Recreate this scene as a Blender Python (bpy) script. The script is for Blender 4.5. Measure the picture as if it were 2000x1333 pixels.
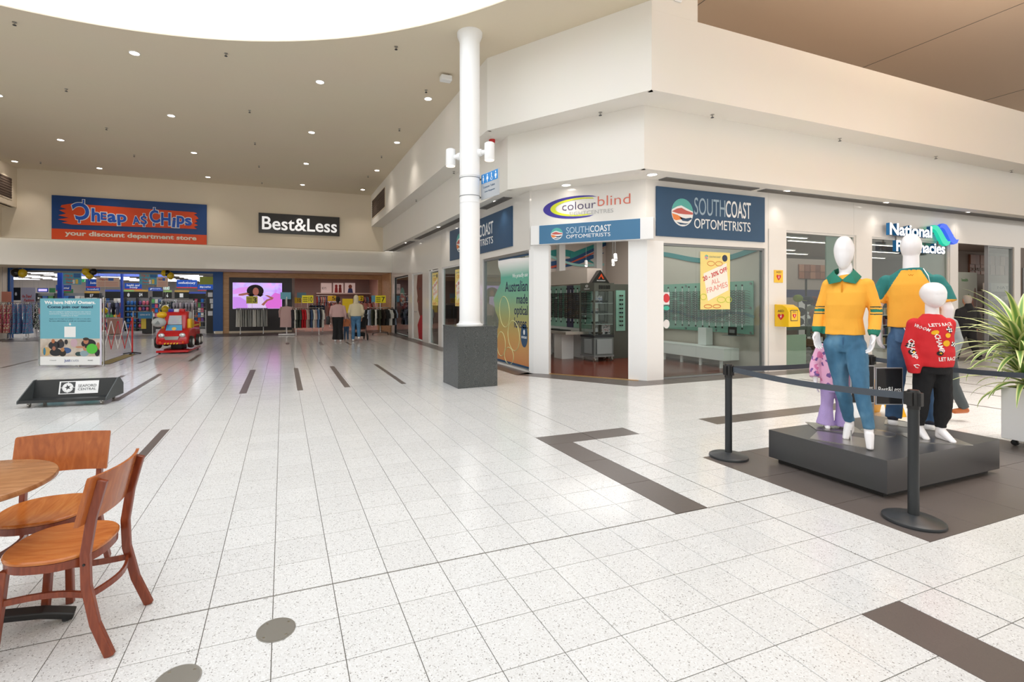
import bpy, bmesh, math, random
from mathutils import Vector, Matrix, noise
from mathutils.bvhtree import BVHTree
PI = math.pi
for o in list(bpy.data.objects): bpy.data.objects.remove(o)
SC = bpy.context.scene
C = SC.collection
random.seed(7)

# ------------------------------------------------------------------ camera, world, exposure
YAW = 0.3676; EYE = 1.567; FPX = 947.35; CXP = 917.37; CYP = 587.9
cam = bpy.data.cameras.new('camera'); cam_o = bpy.data.objects.new('camera', cam); C.objects.link(cam_o)
cam.sensor_width = 36; cam.lens = 36*FPX/2000
cam.shift_x = (1000-CXP)/2000; cam.shift_y = -(666.5-CYP)/2000
cam.clip_start = .05; cam.clip_end = 300
cam_o.location = (0, 0, EYE); cam_o.rotation_euler = (PI/2, 0, -YAW)
SC.camera = cam_o
w = bpy.data.worlds.new('world'); SC.world = w; w.use_nodes = True
w.node_tree.nodes['Background'].inputs[0].default_value = (1, .95, .88, 1)
w.node_tree.nodes['Background'].inputs[1].default_value = 1.25
SC.view_settings.view_transform = 'Standard'; SC.view_settings.look = 'None'
SC.view_settings.exposure = -.06; SC.view_settings.gamma = 1; SC.view_settings.use_curve_mapping = False
cy = SC.cycles
cy.max_bounces = 8; cy.diffuse_bounces = 4; cy.glossy_bounces = 4; cy.transmission_bounces = 4; cy.transparent_max_bounces = 12
cy.sample_clamp_indirect = 4; cy.use_denoising = True
try: cy.denoiser = 'OPENIMAGEDENOISE'
except Exception: pass
SKYLIGHT = 1.9          # brightness of the roof glazing above the drum
def area(name, loc, size, power, col=(1, .97, .92), rot=(0, 0, 0), sy=None):
    l = bpy.data.lights.new(name, 'AREA'); l.energy = power; l.color = col; l.size = size
    if sy: l.shape = 'RECTANGLE'; l.size_y = sy
    o = bpy.data.objects.new(name, l); C.objects.link(o); o.location = loc; o.rotation_euler = rot
    return o
area('optician_ceiling_light', (8.0, 10.0, 3.6), 3, 95, (1, .95, .9))
area('chemist_ceiling_light', (17, 10.5, 3.2), 8, 190, (1, .92, .88), sy=5)
area('clothes_shop_ceiling_light', (1.6, 29.5, 3.0), 5, 120, (1, .83, .76), sy=5)
area('discount_shop_ceiling_light', (-6.5, 33, 3.5), 7, 420, (.95, .97, 1), sy=12)
rl_ = area('right_mall_roof_light', (10, 2.2, 8.2), 6, 330, (1, .95, .9), sy=6); rl_.data.spread = 1.25
area('right_mall_vault_fill', (12.5, .5, 6.0), 5, 480, (1, .74, .52), rot=(PI, 0, 0), sy=6)  # unseen upward fill, added to brighten and warm the vault; no such fitting

# ------------------------------------------------------------------ helpers
def at(px, py, Y):
    """the point seen at a picture position, on the plane at distance Y -> (X, z)"""
    a = (px-CXP)/FPX; s, c = math.sin(YAW), math.cos(YAW)
    t = Y/(c-a*s); return ((a*c+s)*t, EYE-(py-CYP)/FPX*t)
def lin(h):
    if isinstance(h, str):
        h = h.lstrip('#'); h = [int(h[i:i+2], 16)/255 for i in (0, 2, 4)]
    return tuple(x/12.92 if x <= .04045 else ((x+.055)/1.055)**2.4 for x in h)+(1,)
MATS = {}
def mat(name, col='#ffffff', rough=.5, metal=0, spec=.5, emit=None, es=0, noise_amt=0, nscale=20, bump=0, bscale=200, coat=0):
    if name in MATS: return MATS[name]
    m = bpy.data.materials.new(name); m.use_nodes = True; nt = m.node_tree; b = nt.nodes['Principled BSDF']
    b.inputs['Base Color'].default_value = lin(col); b.inputs['Roughness'].default_value = rough
    b.inputs['Metallic'].default_value = metal; b.inputs['Specular IOR Level'].default_value = spec
    if coat: b.inputs['Coat Weight'].default_value = coat
    if emit: b.inputs['Emission Color'].default_value = lin(emit); b.inputs['Emission Strength'].default_value = es
    if noise_amt or bump:
        tc = nt.nodes.new('ShaderNodeTexCoord')
    if noise_amt:
        n = nt.nodes.new('ShaderNodeTexNoise'); n.inputs['Scale'].default_value = nscale; n.inputs['Detail'].default_value = 4
        mx = nt.nodes.new('ShaderNodeMix'); mx.data_type = 'RGBA'; mx.blend_type = 'MULTIPLY'; mx.inputs[0].default_value = noise_amt
        nt.links.new(tc.outputs['Object'], n.inputs['Vector']); nt.links.new(n.outputs['Color'], mx.inputs[7])
        mx.inputs[6].default_value = lin(col); nt.links.new(mx.outputs[2], b.inputs['Base Color'])
    if bump:
        n2 = nt.nodes.new('ShaderNodeTexNoise'); n2.inputs['Scale'].default_value = bscale
        bp = nt.nodes.new('ShaderNodeBump'); bp.inputs['Strength'].default_value = bump; bp.inputs['Distance'].default_value = .01
        nt.links.new(tc.outputs['Object'], n2.inputs['Vector']); nt.links.new(n2.outputs['Fac'], bp.inputs['Height']); nt.links.new(bp.outputs['Normal'], b.inputs['Normal'])
    MATS[name] = m; return m
def ramp_mat(name, stops, scale=(1, 1, 1), kind='noise', rough=.5, detail=3, nscale=5, distort=0, const=False, rot=(0, 0, 0), spec=.5, bump=0):
    if name in MATS: return MATS[name]
    m = bpy.data.materials.new(name); m.use_nodes = True; nt = m.node_tree; b = nt.nodes['Principled BSDF']
    tc = nt.nodes.new('ShaderNodeTexCoord'); mp = nt.nodes.new('ShaderNodeMapping'); mp.inputs['Scale'].default_value = scale; mp.inputs['Rotation'].default_value = rot
    nt.links.new(tc.outputs['Object'], mp.inputs[0])
    if kind == 'noise':
        t = nt.nodes.new('ShaderNodeTexNoise'); t.inputs['Scale'].default_value = nscale; t.inputs['Detail'].default_value = detail; t.inputs['Distortion'].default_value = distort; out = t.outputs['Fac']
    elif kind == 'voronoi':
        t = nt.nodes.new('ShaderNodeTexVoronoi'); t.inputs['Scale'].default_value = nscale; out = t.outputs['Color']
    elif kind == 'wave':
        t = nt.nodes.new('ShaderNodeTexWave'); t.inputs['Scale'].default_value = nscale; t.inputs['Distortion'].default_value = distort; t.inputs['Detail'].default_value = detail; out = t.outputs['Fac']
    nt.links.new(mp.outputs[0], t.inputs['Vector'])
    r = nt.nodes.new('ShaderNodeValToRGB'); r.color_ramp.interpolation = 'CONSTANT' if const else 'LINEAR'
    while len(r.color_ramp.elements) < len(stops): r.color_ramp.elements.new(.5)
    for e, (p, c) in zip(r.color_ramp.elements, stops): e.position = p; e.color = lin(c)
    if kind == 'voronoi':
        s = nt.nodes.new('ShaderNodeSeparateColor'); nt.links.new(out, s.inputs[0]); out = s.outputs[0]
    nt.links.new(out, r.inputs[0]); nt.links.new(r.outputs[0], b.inputs['Base Color'])
    b.inputs['Roughness'].default_value = rough; b.inputs['Specular IOR Level'].default_value = spec
    if bump:
        bp = nt.nodes.new('ShaderNodeBump'); bp.inputs['Strength'].default_value = bump; bp.inputs['Distance'].default_value = .005
        nt.links.new(out, bp.inputs['Height']); nt.links.new(bp.outputs[0], b.inputs['Normal'])
    MATS[name] = m; return m
def glass_mat(name, tint='#eef4f2', rough=.0, refl=1.0):
    if name in MATS: return MATS[name]
    m = bpy.data.materials.new(name); m.use_nodes = True; nt = m.node_tree; nt.nodes.clear()
    o = nt.nodes.new('ShaderNodeOutputMaterial'); mx = nt.nodes.new('ShaderNodeMixShader'); t = nt.nodes.new('ShaderNodeBsdfTransparent'); g = nt.nodes.new('ShaderNodeBsdfGlossy')
    lw = nt.nodes.new('ShaderNodeLayerWeight'); lw.inputs[0].default_value = .5; f = nt.nodes.new('ShaderNodeMath'); f.operation = 'POWER'; f.inputs[1].default_value = 4; nt.links.new(lw.outputs['Facing'], f.inputs[0])
    mu = nt.nodes.new('ShaderNodeMath'); mu.operation = 'MULTIPLY_ADD'; mu.inputs[1].default_value = .8*refl; mu.inputs[2].default_value = .035*refl
    t.inputs[0].default_value = lin(tint); g.inputs['Roughness'].default_value = rough
    nt.links.new(f.outputs[0], mu.inputs[0]); nt.links.new(mu.outputs[0], mx.inputs[0]); nt.links.new(t.outputs[0], mx.inputs[1]); nt.links.new(g.outputs[0], mx.inputs[2]); nt.links.new(mx.outputs[0], o.inputs[0])
    MATS[name] = m; return m

OFF = {}          # world offset of every object that can be a parent
def tag(o, label=None, cat=None, group=None, kind=None):
    for k, v in (('label', label), ('category', cat), ('group', group), ('kind', kind)):
        if v: o[k] = v
    return o
def link(o, parent=None):
    C.objects.link(o)
    if parent: o.parent = parent
def thing(name, label, cat, loc=(0, 0, 0), group=None):
    o = bpy.data.objects.new(name, None); C.objects.link(o); o.location = loc; o.empty_display_size = .1
    OFF[o] = Vector(loc); return tag(o, label, cat, group)
def from_mesh(name, me, m, parent=None, smooth=False, origin=None):
    """me holds world coordinates; shifted so that the object's origin is its parent's (or its own base)"""
    off = OFF[parent] if parent else Vector(origin or (0, 0, 0))
    if off.length: me.transform(Matrix.Translation(-off))
    if m is not None:
        for x in (m if isinstance(m, (list, tuple)) else [m]): me.materials.append(x)
    if smooth: me.polygons.foreach_set('use_smooth', [True]*len(me.polygons))
    o = bpy.data.objects.new(name, me); link(o, parent)
    if not parent: o.location = off
    OFF[o] = off.copy(); return o
class MB:
    def __init__(s): s.v = []; s.f = []; s.mi = []; s.cur = 0
    def add(s, vs, fs):
        k = len(s.v); s.v += [tuple(v) for v in vs]; s.f += [[i+k for i in f] for f in fs]; s.mi += [s.cur]*len(fs); return s
    def box(s, a, b):
        x0, y0, z0 = a; x1, y1, z1 = b
        return s.add([(x0, y0, z0), (x1, y0, z0), (x1, y1, z0), (x0, y1, z0), (x0, y0, z1), (x1, y0, z1), (x1, y1, z1), (x0, y1, z1)],
                     [(0, 3, 2, 1), (4, 5, 6, 7), (0, 1, 5, 4), (1, 2, 6, 5), (2, 3, 7, 6), (3, 0, 4, 7)])
    def prism(s, pts, z0, z1):
        n = len(pts)
        return s.add([(x, y, z0) for x, y in pts]+[(x, y, z1) for x, y in pts], [list(range(n))[::-1], list(range(n, 2*n))]+[(i, (i+1) % n, (i+1) % n+n, i+n) for i in range(n)])
    def poly3(s, pts, n, t):
        """extrude a flat 3-D polygon by vector n*t"""
        k = len(pts); d = Vector(n)*t
        return s.add([Vector(p) for p in pts]+[Vector(p)+d for p in pts], [list(range(k))[::-1], list(range(k, 2*k))]+[(i, (i+1) % k, (i+1) % k+k, i+k) for i in range(k)])
    def lathe(s, prof, seg=24, c=(0, 0, 0), axis=None, cap=True):
        """prof: (r, h) list, revolved round +Z (or axis)"""
        c = Vector(c); M = Vector(axis).to_track_quat('Z', 'Y').to_matrix() if axis else Matrix.Identity(3)
        vs = []; fs = []
        for r, h in prof:
            for i in range(seg):
                a = 2*PI*i/seg; vs.append(c+M @ Vector((r*math.cos(a), r*math.sin(a), h)))
        for j in range(len(prof)-1):
            for i in range(seg): fs.append((j*seg+i, j*seg+(i+1) % seg, (j+1)*seg+(i+1) % seg, (j+1)*seg+i))
        if cap: fs.append(list(range(seg))[::-1]); fs.append([(len(prof)-1)*seg+i for i in range(seg)])
        return s.add(vs, fs)
    def cyl(s, p, q, r, r2=None, seg=16):
        p = Vector(p); q = Vector(q); return s.lathe([(r, 0), (r if r2 is None else r2, (q-p).length)], seg, p, q-p)
    def tube(s, pts, r, seg=8, flat=None, up=(0, 0, 1)):
        """sweep round (radius r) or rectangular (flat=(w,h)) section along pts"""
        P = [Vector(p) for p in pts]; n = len(P); vs = []; fs = []; rs = r if isinstance(r, (list, tuple)) else [r]*n
        for i in range(n):
            t = (P[min(i+1, n-1)]-P[max(i-1, 0)]).normalized(); u = Vector(up)
            if abs(t.dot(u)) > .98: u = Vector((1, 0, 0))
            x = t.cross(u).normalized(); y = x.cross(t).normalized()
            if flat:
                w_, h_ = flat[0]/2, flat[1]/2; ring = [x*w_+y*h_, -x*w_+y*h_, -x*w_-y*h_, x*w_-y*h_]
            else: ring = [(x*math.cos(2*PI*k/seg)+y*math.sin(2*PI*k/seg))*rs[i] for k in range(seg)]
            vs += [P[i]+d for d in ring]
        k = 4 if flat else seg
        for i in range(n-1):
            for j in range(k): fs.append((i*k+j, i*k+(j+1) % k, (i+1)*k+(j+1) % k, (i+1)*k+j))
        fs.append(list(range(k))[::-1]); fs.append([(n-1)*k+j for j in range(k)])
        return s.add(vs, fs)
    def ball(s, c, r, seg=16, rings=10):
        rx, ry, rz = r if isinstance(r, (tuple, list)) else (r, r, r); vs = [(c[0], c[1], c[2]-rz)]; fs = []
        for j in range(1, rings):
            a = PI*j/rings
            for i in range(seg):
                b = 2*PI*i/seg; vs.append((c[0]+rx*math.sin(a)*math.cos(b), c[1]+ry*math.sin(a)*math.sin(b), c[2]-rz*math.cos(a)))
        vs.append((c[0], c[1], c[2]+rz)); L = len(vs)-1
        for i in range(seg):
            fs.append((0, 1+(i+1) % seg, 1+i)); fs.append((L, L-seg+i, L-seg+(i+1) % seg))
            for j in range(rings-2): fs.append((1+j*seg+i, 1+j*seg+(i+1) % seg, 1+(j+1)*seg+(i+1) % seg, 1+(j+1)*seg+i))
        return s.add(vs, fs)
    def mesh(s, name='m', bevel=0, seg=2):
        me = bpy.data.meshes.new(name); me.from_pydata(s.v, [], s.f); me.polygons.foreach_set('material_index', s.mi); me.update()
        bm = bmesh.new(); bm.from_mesh(me); bmesh.ops.recalc_face_normals(bm, faces=bm.faces)
        if bevel:
            ed = [e for e in bm.edges if len(e.link_faces) == 2 and e.calc_face_angle(0) > .6]
            bmesh.ops.bevel(bm, geom=ed, offset=bevel, segments=seg, affect='EDGES', profile=.5, clamp_overlap=True)
        bm.to_mesh(me); bm.free(); return me
    def build(s, name, m, parent=None, smooth=False, bevel=0, origin=None, seg=2, **kw):
        me = s.mesh(name, bevel, seg)
        o = from_mesh(name, me, m, parent, False, origin)
        if smooth:
            me.polygons.foreach_set('use_smooth', [True]*len(me.polygons)); me.set_sharp_from_angle(angle=math.radians(40))
        return tag(o, kw.get('label'), kw.get('cat'), kw.get('group'), kw.get('kind'))
def struct(name, mb, m, parent=None, **kw):
    o = mb.build(name, m, parent, **kw)
    if not parent: o['kind'] = 'structure'
    return o
def dup(root, loc=None, rz=None, label=None, group=None, parent=None, scale=None):
    r = root.copy(); C.objects.link(r)
    if parent: r.parent = parent
    if loc is not None: r.location = loc
    if rz is not None: r.rotation_euler = (0, 0, rz)
    if scale is not None: r.scale = (scale,)*3 if not isinstance(scale, tuple) else scale
    if label: r['label'] = label
    if group: r['group'] = group
    for ch in root.children:
        c = ch.copy(); C.objects.link(c); c.parent = r
        for g in ch.children:
            d = g.copy(); C.objects.link(d); d.parent = c
    return r
def remat(root, old, new):
    """give a copy its own colour (object-linked slots)"""
    for o in [root]+list(root.children_recursive):
        if o.type == 'MESH':
            for sl in o.material_slots:
                if sl.material == old: sl.link = 'OBJECT'; sl.material = new
class Fr:
    """a wall frame: u to the right as seen by someone facing it, v up, w out towards them"""
    def __init__(s, o, x): s.o = Vector(o); s.x = Vector(x).normalized(); s.z = Vector((0, 0, 1)); s.n = s.x.cross(s.z)
    def P(s, u, v, w=0): return s.o+s.x*u+s.z*v+s.n*w
    def box(s, mb, u0, u1, v0, v1, w0=0, w1=.01):
        c = [s.P(u, v, w_) for w_ in (w0, w1) for u, v in ((u0, v0), (u1, v0), (u1, v1), (u0, v1))]
        return mb.add(c, [(0, 3, 2, 1), (4, 5, 6, 7), (0, 1, 5, 4), (1, 2, 6, 5), (2, 3, 7, 6), (3, 0, 4, 7)])
    def poly(s, mb, pts, w0, w1): return mb.poly3([s.P(u, v, w0) for u, v in pts], s.n, w1-w0)
FB = Fr((0, 7.62, 0), (1, 0, 0)); FA = Fr((5.0, 0, 0), (0, -1, 0)); FF = Fr((0, 26, 0), (1, 0, 0))
_tc = {}
def text_mesh(s, bold=0, res=3):
    k = (s, bold, res)
    if k in _tc: return _tc[k]
    cu = bpy.data.curves.new('t', 'FONT'); cu.body = s; cu.size = 1; cu.extrude = .5; cu.offset = bold; cu.resolution_u = res; cu.fill_mode = 'BOTH'
    o = bpy.data.objects.new('t', cu); C.objects.link(o)
    dg = bpy.context.evaluated_depsgraph_get(); dg.update(); me = bpy.data.meshes.new_from_object(o.evaluated_get(dg))
    vs = [v.co.copy() for v in me.vertices]; fs = [list(p.vertices) for p in me.polygons]
    bpy.data.objects.remove(o); bpy.data.meshes.remove(me)
    x0 = min(v.x for v in vs); x1 = max(v.x for v in vs); y0 = min(v.y for v in vs); y1 = max(v.y for v in vs)
    vs = [((v.x-x0)/(x1-x0), (v.y-y0)/(y1-y0), v.z+.5) for v in vs]; _tc[k] = (vs, fs); return _tc[k]
def letter(mb, s, fr, u0, u1, v0, v1, w0=0, w1=.003, bold=.0, res=4, slant=0, rot=0):
    """lettering filled into the box u0..u1, v0..v1 of a frame"""
    vs, fs = text_mesh(s, bold, res); uc, vc = (u0+u1)/2, (v0+v1)/2; out = []
    for a, b, c in vs:
        u = u0+a*(u1-u0)+slant*b*(v1-v0); v = v0+b*(v1-v0)
        if rot: du, dv = u-uc, v-vc; u = uc+du*math.cos(rot)-dv*math.sin(rot); v = vc+du*math.sin(rot)+dv*math.cos(rot)
        out.append(fr.P(u, v, w0+c*(w1-w0)))
    mb.add(out, fs); return mb
def ell(uc, vc, ru, rv, n=28, a0=0, a1=2*PI, rot=0):
    full = abs(a1-a0-2*PI) < 1e-6; pts = []
    for i in range(n if full else n+1):
        a = a0+(a1-a0)*i/n; x, y = ru*math.cos(a), rv*math.sin(a); pts.append((uc+x*math.cos(rot)-y*math.sin(rot), vc+x*math.sin(rot)+y*math.cos(rot)))
    return pts

# ------------------------------------------------------------------ materials
def tile_mat(name, base, dark, chip, rough, amt):
    m = bpy.data.materials.new(name); m.use_nodes = True; nt = m.node_tree; b = nt.nodes['Principled BSDF']; N = nt.nodes.new; L = nt.links.new
    g = N('ShaderNodeNewGeometry')
    v = N('ShaderNodeTexVoronoi'); v.inputs['Scale'].default_value = 200; L(g.outputs['Position'], v.inputs['Vector'])
    s = N('ShaderNodeSeparateColor'); L(v.outputs['Color'], s.inputs[0])
    r = N('ShaderNodeValToRGB'); r.color_ramp.interpolation = 'CONSTANT'
    st = [(0, dark), (.03, chip), (.15, base), (.85, base), (.92, '#e9e9e7' if amt else base)]
    while len(r.color_ramp.elements) < len(st): r.color_ramp.elements.new(.5)
    for e, (p, c) in zip(r.color_ramp.elements, st): e.position = p; e.color = lin(c)
    L(s.outputs[0], r.inputs[0])
    # each tile a slightly different shade
    sep = N('ShaderNodeSeparateXYZ'); L(g.outputs['Position'], sep.inputs[0]); outs = []
    for k, off in ((0, .1547), (1, 9.1088)):
        d = N('ShaderNodeMath'); d.operation = 'DIVIDE'; d.inputs[1].default_value = .305; L(sep.outputs[k], d.inputs[0])
        a = N('ShaderNodeMath'); a.operation = 'ADD'; a.inputs[1].default_value = off if k == 0 else -off; L(d.outputs[0], a.inputs[0])
        f = N('ShaderNodeMath'); f.operation = 'FLOOR'; L(a.outputs[0], f.inputs[0]); outs.append(f)
    cb = N('ShaderNodeCombineXYZ'); L(outs[0].outputs[0], cb.inputs[0]); L(outs[1].outputs[0], cb.inputs[1])
    wn = N('ShaderNodeTexWhiteNoise'); wn.noise_dimensions = '2D'; L(cb.outputs[0], wn.inputs['Vector'])
    mr = N('ShaderNodeMapRange'); mr.inputs[3].default_value = 1-.05; mr.inputs[4].default_value = 1.0; L(wn.outputs['Value'], mr.inputs[0])
    mx = N('ShaderNodeMix'); mx.data_type = 'RGBA'; mx.blend_type = 'MULTIPLY'; mx.inputs[0].default_value = 1; L(r.outputs[0], mx.inputs[6])
    cc = N('ShaderNodeCombineColor'); [L(mr.outputs[0], cc.inputs[i]) for i in range(3)]; L(cc.outputs[0], mx.inputs[7])
    L(mx.outputs[2], b.inputs['Base Color']); b.inputs['Roughness'].default_value = rough; b.inputs['Specular IOR Level'].default_value = .5
    nz = N('ShaderNodeTexNoise'); nz.inputs['Scale'].default_value = 2.5; L(g.outputs['Position'], nz.inputs['Vector'])
    bp = N('ShaderNodeBump'); bp.inputs['Strength'].default_value = .02; bp.inputs['Distance'].default_value = .02; L(nz.outputs['Fac'], bp.inputs['Height']); L(bp.outputs[0], b.inputs['Normal'])
    MATS[name] = m; return m
M_TILE = tile_mat('terrazzo', '#d9d9d8', '#979592', '#c9c8c6', .16, 1)
M_DARK = tile_mat('dark_tile', '#625a56', '#5b5350', '#655d59', .3, 0)
M_GROUT = mat('grout', '#6b665f', .9)
M_GROUT2 = mat('movement_joint', '#77746f', .6)
M_WHITE = mat('painted_plaster', '#f0ede6', .75, noise_amt=.04, nscale=1.5)
M_CEIL = mat('ceiling_paint', '#e6dac3', .85, noise_amt=.05, nscale=.8)
M_BEIGE = mat('beige_plaster', '#ebdfca', .8, noise_amt=.04, nscale=1)
M_VAULT = mat('vault_paint', '#d8c4b0', .8)
M_PANEL = mat('gloss_white_panel', '#e6e4e0', .12, coat=.3)
M_PURE = mat('white_gloss', '#f2f3f3', .35)
M_NAVY = mat('sign_navy', '#335373', .3, spec=.3)
M_BLUEP = mat('portal_blue', '#05509a', .4)
M_CREAM = mat('letter_white', '#f4f5f5', .4)
M_GLASS = glass_mat('shop_glass', '#e8f0ee')
M_ACR = glass_mat('acrylic', '#f6faf9', refl=.7)
M_STEEL = mat('brushed_steel', '#b9b7b3', .3, 1, noise_amt=.1, nscale=60)
M_CHROME = mat('chrome', '#d8d8d8', .12, 1)
M_BLACK = mat('black_plastic', '#141414', .4)
M_DGREY = mat('charcoal_metal', '#33363a', .45, .2)
M_GREY = mat('grey_metal', '#8a8d8f', .4, .3)
M_MANQ = mat('mannequin_white', '#f3f0f1', .22, coat=.2)
M_RED = mat('red_gloss', '#c8171c', .25, coat=.3)
M_YEL = mat('yellow_gloss', '#f2c318', .3, coat=.2)
M_ORA = mat('sign_orange', '#e24a12', .4)
def lamp_mat(name, col, s): return mat(name, col, .5, emit=col, es=s)
M_LED = lamp_mat('downlight_glow', '#fff3e6', 14)
M_TUBE = lamp_mat('tube_glow', '#ffffff', 4.5)
M_TUBEW = lamp_mat('warm_tube_glow', '#ffe9dc', 5)
M_SKY = lamp_mat('roof_glazing', '#f4f9ff', SKYLIGHT)
def wood(name, c1, c2, c3, scale=(1, 12, 12), rough=.3, ns=3):
    return ramp_mat(name, [(.25, c1), (.5, c2), (.75, c3)], scale, 'noise', rough, 6, ns, 1.2)
M_SEAT = wood('honey_wood', '#a3561f', '#b7692d', '#c47c3c', (9, 1.4, 9), .2)
M_BACK = wood('amber_wood', '#8f4a22', '#a65a2a', '#b56a34', (9, 9, 1.4), .25)
M_LEG = wood('red_wood', '#6a2c18', '#7c3820', '#8c4628', (14, 14, 2), .28)
M_TABLE = wood('table_wood', '#8a5a34', '#a06d44', '#b07d52', (2, 14, 2), .25)
M_MAPLE = wood('maple_veneer', '#b98d63', '#c79c72', '#d2aa80', (1, 1, 6), .5, 2)
M_FLOORW = ramp_mat('jarrah_floor', [(.2, '#4a2015'), (.5, '#6a3020'), (.8, '#82402c')], (.6, 9, 1), 'noise', .22, 5, 4, .5)
M_GRAN = ramp_mat('granite', [(.3, '#2f3233'), (.5, '#484c4c'), (.62, '#626664'), (.75, '#7f827e')], (1, 1, 1), 'noise', .22, 6, 150, 0)
M_POD = mat('podium_laminate', '#434344', .3, noise_amt=.12, nscale=3)
print('lib ok')
# ------------------------------------------------------------------ floor
T = .305
def LX(i): return (i-.1547)*T
def LY(j): return (j+9.1088)*T
def proj(x, y):
    s, c = math.sin(YAW), math.cos(YAW); d = x*s+y*c
    if d < .6: return None
    return CXP+FPX*(x*c-y*s)/d, CYP+FPX*EYE/d, d
floor = struct('floor', MB().box((-14, -7, -.06), (30, 27, -.004)), M_GROUT)
darks = [(9, 10, 0, 2), (9, 10, 2, 4), (9, 10, 4, 6), (9, 11, 6, 7), (11, 13, 6, 7)]
darks += [(i, i+2, 6, 7) for i in range(17, 27, 2)]+[(9, 10, j, j+2) for j in (-6, -8, -10)]
darks += [(i, i+2, j, j+2) for i in range(13, 25, 2) for j in (-3, -1, 1)]
cells = set((i, j) for a, b, c_, d in darks for i in range(a, b) for j in range(c_, d))
discs = [(-.03, 2.483, .088), (-.405, 2.30, .088)]
def allowed(i, j):
    x0, x1, y0, y1 = LX(i), LX(i+1), LY(j), LY(j+1)
    if y0 > 7.2 and x0 > 4.57 and (x0-4.57)/1.43+(y0-7.17)/2.0 > 1.12 or (y0 > 9.0 and x0 > 4.62): return False
    return (i, j) not in cells and y0 < 23.4 and x0 > -12.5
lt = []
for i in range(-45, 75):
    for j in range(-9, 70):
        if not allowed(i, j): continue
        p = proj(LX(i+.5), LY(j+.5))
        if p and -90 < p[0] < 2090 and p[1] < 1440: lt.append((p[2], i, j))
        elif LY(j) > -3 and LX(i) < 13 and LX(i) > -9 and LY(j) < 22 and LX(i)+LY(j) > -4: lt.append((999, i, j))
lt.sort()
def tile_box(mb, i0, i1, j0, j1, z=0):
    a = .006 if i0 == 11 else .002; b = .006 if j0 == 0 else .002; c_ = .006 if i1 == 11 else .002; d = .006 if j1 == 0 else .002
    x0, x1, y0, y1 = LX(i0)+a, LX(i1)-c_, LY(j0)+b, LY(j1)-d; e = .0006
    mb.add([(x0, y0, -.006), (x1, y0, -.006), (x1, y1, -.006), (x0, y1, -.006), (x0, y0, z-e), (x1, y0, z-e), (x1, y1, z-e), (x0, y1, z-e), (x0+e, y0+e, z), (x1-e, y0+e, z), (x1-e, y1-e, z), (x0+e, y1-e, z)],
           [(0, 1, 5, 4), (1, 2, 6, 5), (2, 3, 7, 6), (3, 0, 4, 7), (4, 5, 9, 8), (5, 6, 10, 9), (6, 7, 11, 10), (7, 4, 8, 11), (8, 9, 10, 11)])
tcache = {}
lt = [q for q in lt if q[0] < 900]+[q for q in lt if q[0] > 900]
for n, (d, i, j) in enumerate(lt[:300]):
    k = (i == 11, i == 10, j == 0, j == -1)
    if k not in tcache:
        mb = MB(); tile_box(mb, i, i+1, j, j+1); me = mb.mesh('tile'); me.transform(Matrix.Translation((-LX(i), -LY(j), 0))); me.materials.append(M_TILE); tcache[k] = me
    o = bpy.data.objects.new('tile', tcache[k]); link(o, floor); o.location = (LX(i), LY(j), 0)
mb = MB()
for d, i, j in lt[300:]: tile_box(mb, i, i+1, j, j+1)
mb.build('distant_tiling', M_TILE, floor, kind='stuff')
for a, b, c_, d in darks:
    mb = MB(); tile_box(mb, a, b, c_, d); mb.build('dark_tile', M_DARK, floor)
# border band of dark tiles along the shopfronts
def band(pts): mb = MB().prism(pts, -.006, .0012); mb.build('dark_tile', M_DARK, floor)
y = 9.2
while y < 23:
    band([(4.573, y+.002), (5.0, y+.002), (5.0, y+.6), (4.573, y+.6)]); y += .604
x = 6.6
while x < 24:
    band([(x+.002, 7.172), (x+.6, 7.172), (x+.6, 7.62), (x+.002, 7.62)]); x += .604
P0, P1 = Vector((4.573, 9.198)), Vector((6.0, 7.172)); Q0, Q1 = Vector((5.0, 9.45)), Vector((6.45, 7.62))
MB().prism([(4.573, 9.2), (6.0, 7.172), (7.2, 7.172), (7.2, 8.0), (6.5, 8.0), (5.2, 9.6), (4.573, 9.6)], -.05, -.0025).build('border_bed', M_DARK, floor)
for k in range(4):
    f, g = k/4+.002, (k+1)/4; band([P0.lerp(P1, f), P0.lerp(P1, g), Q0.lerp(Q1, g), Q0.lerp(Q1, f)])
band([P1, (6.598, 7.172), (6.598, 7.62), Q1])
for x in [-12.4+k*.62 for k in range(28)]: band([(x, 23.45), (x+.616, 23.45), (x+.616, 25.95), (x, 25.95)])
# slender dark inlay strips
for x0, x1, y0, y1 in [(-.69, -.575, 9.02, 12.03), (.235, .33, 8.97, 11.98), (1.04, 1.145, 8.99, 12.0), (2.085, 2.175, 8.97, 12.0), (-2.49, -2.395, 9.04, 12.06),
                       (-1.375, -1.285, 4.9, 6.83), (-3.41, -3.32, 14.34, 16.1), (-2.30, -2.20, 14.34, 16.07), (-3.16, -3.07, 11.0, 12.09), (-6.17, -6.08, 14.49, 16.2), (-6.83, -6.72, 14.5, 16.0),
                       (1.25, 1.36, 17.6, 19.2), (2.2, 2.3, 17.6, 19.0), (.1, .22, 18.6, 19.4)]:
    MB().box((x0, y0, -.004), (x1, y1, .0012)).build('inlay_strip', M_DARK, floor)
for x, y0, y1 in ((9.66, 3.5, 6.7), (10.95, 3.5, 6.6), (12.05, 3.5, 6.6), (13.4, 4.2, 6.6), (14.8, 4.6, 6.6)):
    MB().box((x, y0, -.004), (x+.05, y1, .0012)).build('inlay_strip', M_DARK, floor)

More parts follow.
